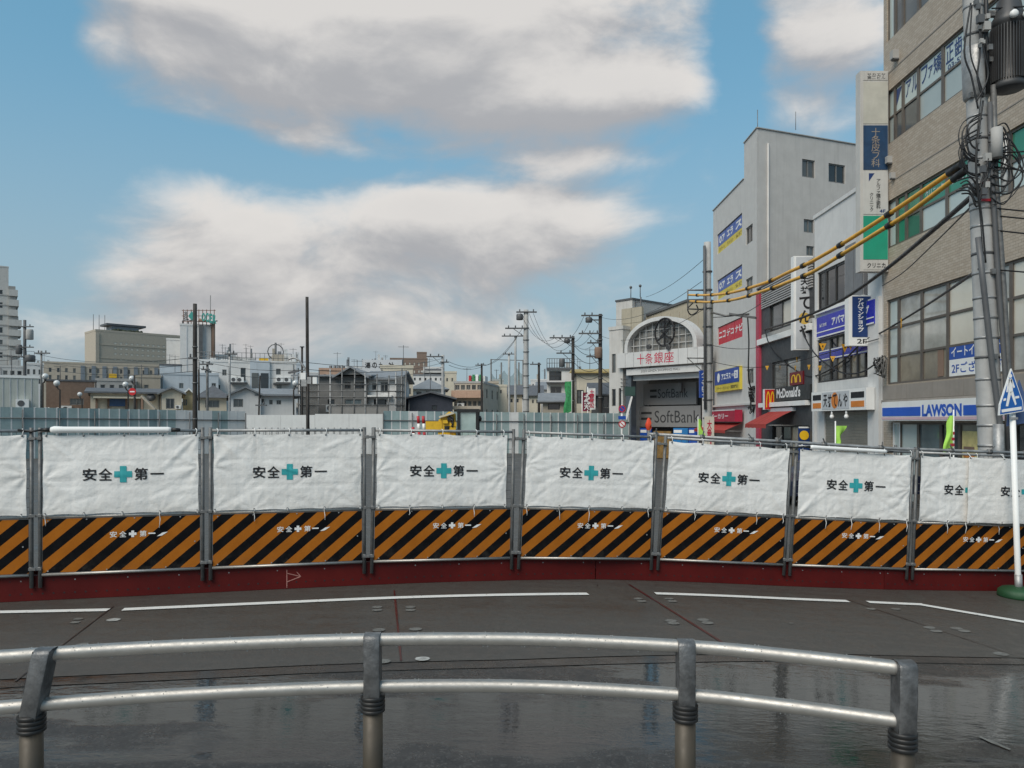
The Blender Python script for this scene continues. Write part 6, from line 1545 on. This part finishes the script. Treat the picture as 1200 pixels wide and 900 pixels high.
MB().cyl((pxX(244, 110) - F.o.x, .8, 0), (pxX(244, 110) - F.o.x, .8, pzZ(345, 110) - h), .05, n=5).build('mast', galv_dark, ts)
bld('office_building', 'plain white annex against the windowless white tower', 195, 212, 398, 116, 9, white_wall)
bld('house', 'white house with dark flat roof under the white annex', 187, 213, 428, 96, 8, blue_wall, roof=('flat', .2, slate_roof))
# white office with rooftop plant
t, F, w, h = bld('office_building', 'white office with balconies, rooftop railings and air conditioners', 234, 347, 423.5, 86, 12, white_wall,
    [(260.5, 433, 265.5, 440, 'slide'), (282, 431, 288, 446, 'vent'), (295, 436, 302.5, 444, 'slide'), (305.5, 436, 314, 444, 'slide'), (294.5, 446, 303, 454, 'grid'), (305, 446, 314, 454, 'grid'), (323.5, 432, 329, 439, 'mid'), (324.5, 451, 330, 458, 'mid'), (345, 433, 346, 440, 'mid'), (240, 434, 248, 442, 'mid'), (252, 451, 258, 457, 'mid')])
MB().box(F.px(293, 0)[0], -.3, -.2, F.px(316, 0)[0], -.003, h + .2).build('blue_bay', blue_wall, t); MB().box(F.px(295, 0)[0], -.34, pzZ(454, 86), F.px(303, 0)[0], -.301, pzZ(436, 86)).build('bay_window', g_mid, t); MB().box(F.px(305.5, 0)[0], -.34, pzZ(454, 86), F.px(314.5, 0)[0], -.301, pzZ(436, 86)).build('bay_window', g_dark, t)
rail_frame(t, w * .95, 0, h, 1.1, 20)
for i, (px, py) in enumerate(((323, 445), (332, 445), (270, 446), (277, 446))): aircon(t, F.px(px, 0)[0], pzZ(py + 1.5, 86), .8)
for a, b_ in ((270, 290), (320, 340)): MB().box(F.px(a, 0)[0], -.9, pzZ(449, 86), F.px(b_, 0)[0], -.004, pzZ(447.5, 86)).build('balcony', grey_dark, t)
for i, (a, b_, y0, m) in enumerate(((304, 315, 418, yellow_mach), (320, 334, 413, tan_wall), (340, 353, 412, white_wall), (245, 252, 419, white_wall), (273, 281, 417, concrete), (258, 266, 420, white_wall), (284, 291, 420, grey_wall))): MB().box(F.px(a, 0)[0], 2, h, min(F.px(b_, 0)[0], w - .05), 5, pzZ(y0, 88)).build('roof_plant', m, t)
b = MB(); x = F.px(324, 0)[0]; b.cyl((x, 3, h), (x, 3, pzZ(398, 88)), .12, n=6); b.tube([(x + .9 * math.cos(6.28 * i / 12), 3, pzZ(409, 88) + .9 * math.sin(6.28 * i / 12)) for i in range(13)], .06, 5); b.build('roof_mast', grey_dark, t)
# more blocks that close the skyline, with rooftop clutter
def clutter(t, w, h, seed, d=5):
    r_ = random.Random(seed)
    for k_ in range(r_.randint(2, 4)):
        x = w * r_.uniform(.08, .8); ww = w * r_.uniform(.06, .16); MB().box(x, 1.5, h - .02, min(w - .1, x + ww), 3.5, h + r_.uniform(.7, 2.0)).build('roof_plant', r_.choice((white_wall, concrete, tan_wall, grey_roof)), t)
    for k_ in range(r_.randint(1, 3)):
        x = w * r_.uniform(.1, .9); z = r_.uniform(1.4, 3.2); b = MB(); b.cyl((x, 1, h), (x, 1, h + z), .03, n=4); b.bar((x - .5, 1, h + z * .92), (x + .5, 1, h + z * .92), .035)
        for q_ in range(4): b.bar((x - .4 + .26 * q_, .7, h + z * .92), (x - .4 + .26 * q_, 1.3, h + z * .92), .02)
        b.build('aerial', grey_dark, t)
for i, (a, b_, y, D, wm, lab) in enumerate(((252, 276, 417, 120, white_wall, 'white mid-rise block behind the windowless white tower'), (281, 300, 421, 132, grey_wall, 'grey mid-rise block behind the rooftop railings'), (316, 341, 419, 118, pale_wall, 'pale mid-rise block behind the rooftop mast'), (338, 352, 427, 108, blue_wall, 'pale blue mid-rise block behind the black pole'),
      (396, 424, 431, 140, white_wall, 'white mid-rise block left of the wide name board'), (574, 590, 446, 150, white_wall, 'white block behind the sports netting'), (605, 624, 452, 160, tan_wall, 'tan block behind the tallest pole'), (622, 642, 446, 135, white_wall, 'white mid-rise block left of the roof terrace house'), (655, 690, 440, 120, pale_wall, 'pale block behind the caged transformer pole'), (40, 62, 431, 150, grey_wall, 'grey block behind the slender crossarm pole'), (430, 460, 426, 160, concrete, 'concrete block behind the wide name board'))):
    t, F, w, h = bld('apartment_block', lab, a, b_, y, D, 9, wm, [('grid', a + 1, y + 2.5, b_ - 1, y + 26, 4 + i % 3, 4, .5, .45, ('slide', 'mid', 'vent')[i % 3])]); clutter(t, w, h + .2, 50 + i)
    for k_ in range(3): z = h - 2.6 - 2.9 * k_; MB().box(w * .06, -.9, z - .55, w * (.55 + .1 * (i % 4)), -.005, z + .1).build('balcony', (pale_wall, white_wall, beige_wall)[i % 3], t)
# white cottages
t, F, w, h = bld('house', 'white gabled house with one barred window behind the white site wall', 270.5, 305, 462, 54, 8, white_wall, [(273.5, 467.5, 285, 477, 'slide')], roof=('gable', .45, grey_roof))
bld('house', 'white low house with two small square windows and grey eaves', 305.5, 345, 463, 55, 7, white_wall, [(307, 467.5, 309.5, 472, 'dark'), (315.5, 468.5, 319.5, 474, 'slide'), (324, 469, 329.5, 474, 'slide')], roof=('ridge', .5, grey_roof))
# scaffolded house
t, F, w, h = bld('house', 'grey half-finished gabled house inside scaffolding', 349, 430, 441, 57, 8, mat('grey_siding', (.17, .17, .165), .85, var=.1, streak=.2),
    [(404, 448, 411, 455.5, 'grid'), (416, 448, 428, 455.5, 'grid'), (353, 470, 361, 480, 'dark'), (363, 472, 370, 480, 'mid'), (384, 468, 392, 480, 'dark'), (404, 468, 424, 474, 'slide')], roof=('ridge', .25, grey_roof), rz=0)
Fg = Frame(pxX(396, 57), 57, 0); xw = F.px(396, 0)[0]; gw = w - xw
gable_roof(t, gw * .98, 7, h - .02, .62, grey_roof, .3, 'y', x0=xw, y0=-.4, wallm=mat('grey_siding', (.17, .17, .165)))
t, F, w, h = bld('house', 'white new house wing with framed porch inside scaffolding', 430.5, 465, 444, 57.5, 7, white_wall, [(436, 449, 441, 457, 'mid'), (446, 448, 455, 460, 'slide'), (438, 468, 453, 476, 'dark')], roof=('ridge', .7, grey_roof), rz=0); MB().box(.1, -.5, pzZ(465, 57), w * .85, -.004, pzZ(463, 57)).build('porch_roof', white_paint, t)
D = 55.6; t = thing('scaffold', 'pipe scaffolding standing round the half-finished houses', 'scaffold', (pxX(349, D), D, 0)); Ls = pxX(474, D) - pxX(349, D)
for i, px in enumerate((351, 359, 372, 387, 400, 414, 428, 441, 454, 464, 470, 474)):
    x = pxX(px, D) - pxX(349, D); MB().cyl((x, 0, -.2), (x + .06 * (i % 3), 0, pzZ((438, 437, 434, 432, 428, 432, 436, 438, 440, 436, 432, 434)[i], D)), .05, n=6).build('standard', galv_dark if i % 3 else galv, t)
for py in (450, 458, 465, 474): MB().cyl((0, -.06, pzZ(py, D)), (Ls, -.06, pzZ(py + .5, D)), .03, n=6).build('ledger', galv_dark, t)
for i, (a, b_, y) in enumerate(((351, 372, 466), (372, 414, 466.5), (428, 470, 459))): MB().box(pxX(a, D) - pxX(349, D), .05, pzZ(y, D), pxX(b_, D) - pxX(349, D), .45, pzZ(y, D) + .06).build('deck_board', galv_dark, t)
net_m = mat('debris_net', (.15, .15, .145), .9, var=.1, alpha=.5)
MB().box(pxX(385, D) - pxX(349, D), .02, pzZ(486, D), pxX(455, D) - pxX(349, D), .03, pzZ(475, D)).build('debris_net', mat('grey_sheet', (.22, .215, .205), .8, var=.1, scale=2, bump=.3, bscale=6), t); MB().box(pxX(463, D) - pxX(349, D), .02, 0, pxX(474, D) - pxX(349, D), .03, pzZ(441, D)).build('debris_net', net_m, t); MB().box(0, .02, 0, pxX(372, D) - pxX(349, D), .03, pzZ(446, D)).build('debris_net', net_m, t)
# behind the scaffold
t, F, w, h = bld('office_building', 'salmon building with four rooftop tanks behind the scaffold', 374, 416, 433.5, 92, 10, salmon_wall, [('grid', 377, 436, 414, 446, 5, 1, .4, .5, 'mid')])
for i in range(4): x = F.px(386 + i * 5, 0)[0]; MB().cyl((x + .15, 2, h), (x + .15, 2, pzZ(427, 92)), .19, n=10).build('roof_tank', grey_dark, t)
t, F, w, h = bld('office_building', 'white building under a wide rooftop name board', 420, 476, 438, 98, 10, white_wall, [('grid', 424, 441, 470, 450, 5, 1, .5, .5, 'mid')])
ts = thing('rooftop_sign', 'wide white rooftop board with bold black characters', 'sign', (pxX(424, 96), 96, h)); ws = pxX(471, 96) - pxX(424, 96); MB().box(0, .1, .1, ws, .3, pzZ(421.5, 96) - h).build('panel', palegrey, ts)
for i, (s, a, b_) in enumerate((('湯', 427.5, 434), ('の', 436, 441.5), ('大', 443.5, 448), ('社', 455, 461.5))): letters(s, pxX(a, 96) - pxX(424, 96), pzZ(431.5, 96) - h, pxX(b_, 96) - pxX(424, 96), pzZ(424.5, 96) - h, black_ink, ts, .09, .03)
for i in range(5): x = ws * i / 4; MB().cyl((x, .4, 0), (x, .4, pzZ(420.5, 96) - h), .08, n=5).build('strut', grey_dark, ts)
bld('house', 'tall beige house with blank side beside the scaffold', 446, 484, 431, 66, 8, cream_wall, [(478.5, 455, 481.5, 462, 'mid')])
bld('apartment_block', 'far brown brick apartment block with rooftop stair head', 457, 501, 420.5, 185, 14, mat('brick_far', (.20, .145, .115), .85, var=.08), [('grid', 472, 422, 499, 440, 5, 2, .3, .4, 'lit')])
t, F, w, h = bld('apartment_block', 'far white stepped apartment block with dark balcony recesses', 496, 519, 431, 170, 12, white_wall)
for i in range(5): z = pzZ(434.5 + i * 4.6, 170); MB().box(w * .05, -.25, z, w * .95, -.004, z + .42).build('recess_shade', slate_roof, t); MB().box(-.5 + (i % 2) * .6, -1.1, z - .48, w * 1.0, -.26, z - .02).build('balcony', pale_wall, t)  # dark slabs on the wall paint the shade of the balcony recesses
bld('stair_head', 'brown brick stair head block above the far brown apartments', 488.5, 500, 413.5, 186, 8, mat('brick_far', (.20, .145, .115)))
bld('house', 'white house with broad grey hipped roof behind the navy house', 483, 522, 456, 76, 8, white_wall, [(488, 459, 494, 464, 'mid'), (499, 458, 504, 464, 'mid')], roof=('hip', 1.1, mat('light_slate', (.19, .205, .22), .6, streak=.2)))
t, F, w, h = bld('office_building', 'long white terrace with small windows above the grey hipped roof', 480, 521, 440, 95, 8, white_wall, [('grid', 483, 441.5, 520, 447, 6, 1, .4, .6, 'mid')], roof=('flat', .15, grey_roof))
bld('house', 'navy clad gabled house behind the teal hoarding', 478, 530.5, 467, 57, 8, navy_wall, [(506, 475, 512, 480, 'dark')], roof=('gable', .42, slate_roof))
bld('office_building', 'slim cream block behind the concrete pole', 519.5, 535, 437, 112, 8, cream_wall, [('grid', 521, 440, 533, 450, 2, 1, .3, .4, 'mid')])
t, F, w, h = bld('apartment_block', 'three-storey tan apartment house with brown balcony bands', 532, 566, 449, 82, 14, beige_wall, [('grid', 533, 450.5, 565, 457.5, 5, 1, .75, .8, 'slide'), ('grid', 536, 469, 565, 479, 5, 1, .7, .8, 'slide')], rwins=[(2 + 3.6 * i, z, 2.8 + 3.6 * i, z + 1.0, 'mid') for i in range(3) for z in (2.2, 4.4)], roof=('flat', .2, concrete), rz=-8)
for y0, y1 in ((458, 466.5),): MB().box(-.1, -.9, pzZ(y1, 82), w + .05, -.004, pzZ(y0, 82)).build('balcony', salmon_wall, t)
MB().box(-.1, -.9, pzZ(480, 82), w + .05, -.004, pzZ(476, 82)).build('balcony', beige_wall, t)
for i, m in enumerate((red_paint, mat('sign_green_small', (.03, .22, .08), .6), white_paint, mat('sign_green_small', (.03, .22, .08)))): MB().box(w * (.45 + .12 * i), 1, h + .2, w * (.53 + .12 * i), 1.2, pzZ(438.5 + (i == 0), 82)).build('roof_letter_board', m, t)
MB().box(w * .4, 1.25, h + .1, w * 1.0, 3, pzZ(440, 82)).build('roof_plant', white_wall, t)
bld('house', 'blank cream annex beyond the tan apartment house', 583.5, 594, 453, 92, 8, cream_wall, [(586, 457, 588, 461, 'mid')])
bld('house', 'low brown house with dark canopy beside the tan apartment house', 566.5, 584, 449, 96, 8, tan_wall, [('grid', 568, 452, 582, 470, 3, 2, .35, .4, 'mid')])
# practice net
D = 130; t = thing('practice_net', 'green sports netting sagging between tall steel poles', 'net', (pxX(574, D), D, -.1)); X0n = pxX(574, D); XS = [pxX(p_, D) - X0n for p_ in (575.5, 587.5, 597, 608, 613)]; TS = [pzZ(y, D) for y in (420, 424, 421, 424, 421)]
for x, z in zip(XS, TS): MB().cyl((x, 0, 0), (x, 0, z), .13, n=6).build('post', galv_dark, t)
MB().bar((XS[0], 0, TS[0] - .1), (XS[-1], 0, TS[-1] - .1), .12).build('beam', galv_dark, t)
net2 = mat('green_net', (.10, .15, .13), .9, var=.15, alpha=.45); vs = []; n_ = 24
for i in range(n_ + 1):
    u = i / n_; x = XS[0] + (XS[-1] - XS[0]) * u; zt = pzZ(435, D) - 1.4 * abs(math.sin(u * math.pi * 2.5)) + 1.0 * u
    for j in range(7): vs.append((x, .3 * math.sin(u * 20 + j), 1.0 + (zt - 1.0) * j / 6))
MB().add(vs, [(i * 7 + j, (i + 1) * 7 + j, (i + 1) * 7 + j + 1, i * 7 + j + 1) for i in range(n_) for j in range(6)], True).build('netting', net2, t)
# small far houses
far = [(594, 612, 462, 105, cream_wall, slate_roof, 'pale low house with slate roof at the foot of the tall pole'), (611, 622, 465, 120, white_wall, grey_roof, 'far white cottage with grey ridge roof'), (620, 634, 463, 98, cream_wall, slate_roof, 'far cream cottage with round vent under slate roof'), (630, 645, 456, 128, grey_wall, grey_roof, 'far grey house peeping between the poles')]
for a, b_, y, D, wm, rm, lab in far: bld('house', lab, a, b_, y, D, 8, wm, [('grid', a + 2, y + 4, b_ - 2, y + 11, 2, 1, .4, .6, 'mid')], roof=('ridge', 1.3, rm))
for i, (a, b_, y, D, wm) in enumerate(((536, 575, 455, 200, pale_wall), (590, 640, 459, 240, grey_wall), (618, 655, 452, 260, pale_wall), (60, 96, 433, 240, pale_wall), (345, 380, 437, 150, white_wall), (380, 425, 436, 240, tan_wall))):
    bld('apartment_block', ('far pale block behind the tan apartment house', 'far grey block beyond the sports netting', 'far pale tall block between the timber poles', 'far pale block left of the hotel', 'far white block behind the black pole', 'far tan block behind the salmon building')[i], a, b_, y, D, 12, wm, [('grid', a + 1, y + 2, b_ - 1, y + 22, 7, 3, .45, .4, 'mid')])
t, F, w, h = bld('house', 'white three-storey house with dark roof terrace between the timber poles', 641, 671, 432, 72, 9, white_wall, [(643.5, 435, 658, 446, 'grid'), (645, 453, 658, 461, 'slide')], roof=('flat', .1, slate_roof)); rail_frame(t, w * .98, 0, h + .1, .85, 10, grey_dark); MB().box(-.05, -.15, pzZ(433.5, 72), w + .05, -.004, h - .02).build('dark_band', slate_roof, t); MB().box(-.05, -.6, pzZ(449.5, 72), w * .9, -.004, pzZ(448, 72)).build('balcony', grey_dark, t)
bld('house', 'cream house with sloping side roof behind the red banners', 673, 722, 437, 67, 9, cream_wall, [(676, 457, 684, 473, 'grid'), (700, 452, 706, 460, 'mid')], roof=('ridge', .5, mat('ochre_roof', (.36, .27, .10), .7, streak=.3)))
t, F, w, h = bld('shop', 'dark low shop with grey eaves under the cream house', 693, 722, 462, 58, 6, dark_wall, [(707, 464, 714, 478, 'mid'), (697, 466, 704, 478, 'dark')], roof=('ridge', .9, slate_roof))
t, F, w, h = bld('shop', 'tumbledown stall with slanted tin roof beside the green cloth', 636, 662, 470, 60, 5, tan_wall, [(642, 473, 656, 480, 'dark')], roof=('ridge', .6, grey_roof))
for i, (px, y0, y1, m, s) in enumerate(((693.5, 455, 480, white_paint, '土岡家公'), (687, 460, 482, mat('maroon_cloth', (.17, .02, .045), .8), '十条大'))):
    D = 53; p = at(px, y1, D); zt = pzZ(y0, D); t = thing('banner_flag', ('white upright banner with red and black characters', 'maroon upright banner with pale characters')[i] + ' before the dark low shop', 'flag', (p.x, D, gz(p.x))); zg = gz(p.x)
    MB().cyl((-.28, .02, 0), (-.28, .02, zt - zg + .1), .03, n=6).build('pole', white_paint, t); vs = [(x * .25, .04 * math.sin(x * 2 + z * 3), p.z - zg + (zt - p.z) * z / 8) for z in range(9) for x in (-1, -.3, .3, 1)]
    MB().add(vs, [(z * 4 + x, z * 4 + x + 1, z * 4 + x + 5, z * 4 + x + 4) for z in range(8) for x in range(3)], True).build('cloth', m, t); letters(s, -.17, p.z - zg + .12, .17, zt - zg - .1, (red_ink, white_ink)[i], t, -.06, .03, True)

# ------------------------------------------------------------------ distant poles and lamps
upole('tall dark timber pole standing over the hipped roof house', 228.5, 356, 40, .13, .10, wood_pole, [(420, 222, 232)], bands=3)
t = upole('slim black pole with curved lamp arm behind the white site wall', 361, 348, 37, .09, .075, wood_pole, lean=-.05)
o_ = Vector(t.location)
MB().tube([q - o_ for q in smooth3([at(360, 436, 37), at(352, 424, 37), at(345, 419.5, 37), at(338, 421, 37)], 5)], .05, 6).build('lamp_arm', galv, t); MB().bar(at(338, 437, 37) - o_, at(350, 434.5, 37) - o_, .12, .10).build('lamp_head', grey_dark, t); MB().bar(at(349, 434.5, 37) - o_, at(359, 434, 37) - o_, .04).build('lamp_bracket', galv_dark, t)
for i, (px, py) in enumerate(((356, 441), (364, 446), (369, 446), (357, 449))): q = at(px, py, 36.9) - o_; MB().box(q.x - .13, q.y - .15, q.z - .16, q.x + .13, q.y + .1, q.z + .16).build('loudspeaker', (white_paint, galv)[i % 2], t)
MB().cyl((.04, -.2, -.1), (.04, -.2, pzZ(437, 37)), .05, n=6).build('side_post', wood_pole, t)
t = thing('stub_pole', 'thin dark pole with cap rising behind the curved lamp arm', 'pole', (pxX(354, 50), 50, 0)); MB().cyl((0, 0, 0), (0, 0, pzZ(407, 50)), .07, n=8).build('shaft', wood_pole, t); MB().cyl((0, 0, pzZ(407, 50)), (0, 0, pzZ(406, 50)), .15, n=8).build('cap', grey_dark, t)
upole('utility pole with round grey transformer beside the apartment tower', 29, 375, 72, .17, .13, grey_dark, [(383, 26, 40), (407, 18, 40), (418, 22, 40)], [(386, 398, 31, 39, concrete), (404, 415, 19, 26, grey_dark), (416, 424, 30, 41, grey_dark)])
upole('slender pole with crossarm behind the globe lamps', 48.5, 411, 60, .09, .07, galv_dark, [(414, 42, 59)])
upole('grey concrete pole with two crossarms before the navy house', 519, 416, 62, .15, .12, pole_conc, [(424.5, 516, 526), (418, 500, 519)])
upole('black pole with crossarms against the tan apartment house', 564.5, 426, 78, .13, .10, wood_pole, [(428, 557, 570)])
upole('tall concrete pole with transformer box and two long crossarms', 616.5, 363, 62, .24, .19, pole_conc, [(366, 605, 629), (385, 592, 616)], [(368, 375, 605, 613, grey_dark), (392, 402, 613, 616, concrete)], bands=8)
upole('concrete pole with triple insulator crossarm beside the tallest pole', 604, 393, 70, .13, .10, pole_conc, [(394, 588, 614)])
upole('concrete pole with short crossarm before the sports netting', 596.5, 413, 84, .15, .11, pole_conc, [(415, 589, 603)])
upole('dark timber pole beside the tumbledown stall', 631.5, 425, 66, .12, .10, wood_pole, [(427, 621, 634)])
upole('dark pole with caged transformer left of the brown transformer pole', 671.5, 394, 60, .15, .12, wood_pole, [(396, 644, 673), (414, 652, 673)], [(397, 402, 661, 668, grey_dark), (420, 430, 655, 662, grey_dark)], bands=4)
upole('dark pole with brown transformer and stacked crossarms before the cream house', 703.5, 368, 57, .17, .13, wood_pole, [(370, 681, 706), (391, 678, 704), (402, 688, 704), (418, 687, 704)], [(372, 378, 686, 694, grey_dark), (407, 420, 696.5, 706, brown_wall)], bands=5)
upole('thin dark pole behind the cream cottages', 233, 433, 52, .07, .06, wood_pole)
upole('thin leaning dark pole in front of the white cottages', 302, 440, 50, .06, .05, wood_pole, [(475, 300, 313)], lean=.15)
upole('pale concrete pole with small crossarm before the beige house', 243, 424, 52, .10, .08, galv_dark, [(427, 235, 250), (433, 237, 246)])
upole('pale slim pole beside the beige hipped roof house', 269, 412, 51, .08, .07, galv, [(415, 264, 278)])
def globe(label, px, py, D, r=3.4, pole=None):
    p = at(px, py, D); zg = gz(p.x); t = thing('globe_lamp', label, 'street lamp', (p.x, D, zg)); rr = r / FPX * D
    MB().ball((0, 0, p.z - zg), rr, 14).build('globe', glass('lamp_globe', (.62, .63, .62), .15, .05), t); MB().cyl((0, 0, p.z - zg - rr * 1.25), (0, 0, p.z - zg - rr * .85), rr * .4, n=8).build('collar', grey_dark, t); MB().tube([(-rr * .95, 0, p.z - zg), (0, -rr * .98, p.z - zg), (rr * .95, 0, p.z - zg)], .02, 5).build('cage', grey_dark, t)
    if pole is not None:
        x = pxX(pole, D) - p.x; MB().tube([(0, 0, p.z - zg - rr * 1.2), (x * .5, .02, p.z - zg - rr * 2.0), (x, .02, p.z - zg - rr * 2.2), (x, .02, 0)], .045, 6).build('post', wood_pole, t)
globe('white globe lamp on black post beside the pale shed', 53, 441, 46.5, 3.5, 50)
globe('white globe lamp before the brown house', 66.5, 449, 47.5, 3.5, 70)
globe('white globe lamp above the no entry sign', 154.5, 443.5, 46, 3.3, 158)
globe('lower white globe lamp beside the no entry sign', 147, 450.5, 47, 3.3, 150)
globe('white globe lamp below the curved lamp arm', 346, 449, 47, 3.5, 344)
globe('small pale globe lamp low behind the teal hoarding', 93.5, 462, 50, 2.6, 96)
D = 45; t = thing('no_entry_sign', 'round red no entry sign with white bar on a dark post', 'sign', (pxX(157, D), D, 0)); z = pzZ(459, D); x = pxX(155.3, D) - pxX(157, D)
MB().cyl((0, .05, 0), (0, .05, pzZ(440, D)), .05, n=8).build('post', wood_pole, t); MB().cyl((x, -.03, z), (x, .0, z), .215, n=24).build('disc', mat('sign_bright_red', (.50, .015, .02), .4), t); MB().box(x - .14, -.037, z - .035, x + .14, -.031, z + .035).build('bar', white_ink, t)
for i, px in enumerate((47, 62)):
    D = 48; p = at(px, 475, D); t = thing('hanging_cloth', ('white cloth hung beside the pale shed', 'white cloth hung before the brown house')[i], 'cloth', (p.x, D, 0)); vs = [((u - 2) * .16, .05 * math.sin(u * 2), 2.2 + .18 * v_ + (.06 if u in (0, 4) else 0)) for v_ in range(4) for u in range(5)]
    MB().add(vs, [(v_ * 5 + u, v_ * 5 + u + 1, v_ * 5 + u + 6, v_ * 5 + u + 5) for v_ in range(3) for u in range(4)], True).build('cloth', white_paint, t); MB().cyl((-.4, .03, 0), (-.4, .03, 2.8), .02, n=5).build('pole', galv_dark, t)

# wires
W = lambda a, b_, sag, r, lab, g='overhead wires': wire(at(*a), at(*b_), sag, r, lab, group=g)
for k_ in range(3):
    W((40, 414 + 7 * k_, 70), (228, 419 + 8 * k_, 40), .5, .016, 'thin wire from the tower transformer pole to the tall timber pole')
    W((228, 412 + 9 * k_, 40), (361, 424 + 9 * k_, 37), .25, .011, 'thin wire from the tall timber pole to the slim black pole')
    W((361, 425 + 8 * k_, 37), (519, 420 + 5 * k_, 62), .4, .013, 'thin wire from the slim black pole to the grey concrete pole')
for k_ in range(2):
    W((526, 424 + 4 * k_, 62), (564, 428 + 2 * k_, 78), .3, .018, 'thin wire from the grey concrete pole to the tan apartment house'); W((570, 428, 78), (606 + 6 * k_, 395 - 10 * k_, 64), .5, .018, 'thin wire rising from the apartment house pole to the tallest pole')
    W((-30, 405 + 14 * k_, 60), (29, 407 + 11 * k_, 72), .3, .018, 'thin wire reaching the tower transformer pole')
for k_ in range(4):
    W((610 + 5 * k_, 367, 62), (650 + 8 * k_, 396, 60), 1.0 + .3 * k_, .014, 'drooping wire between the tallest pole and the caged transformer pole'); W((650 + 6 * k_, 396, 60), (684 + 6 * k_, 371 + 8 * k_, 57), .9, .014, 'drooping wire between the two transformer poles')
    W((673, 405 + 10 * k_, 60), (704, 412 + 9 * k_, 57), .5, .02, 'low slack wire between the two transformer poles'); W((704, 430 + 6 * k_, 57), (735, 445 + 4 * k_, 48), .2, .02, 'low wire from the brown transformer pole to the arcade corner')
for k_ in range(2): W((705, 372 + 22 * k_, 57), (822, 330 + 34 * k_, 33), .7, .012, 'thin wire from the brown transformer pole to the arcade lamp pole')
W((757, 348, 50), (829, 300, 32), .25, .012, 'thin wire from the stair tower to the arcade lamp pole')
W((836, 405, 32), (898, 405, 37), .15, .012, 'thin wire along the grey rendered building'); W((836, 424, 31.9), (896, 430, 35), .1, .012, 'thin pale wire beneath the red window signs')
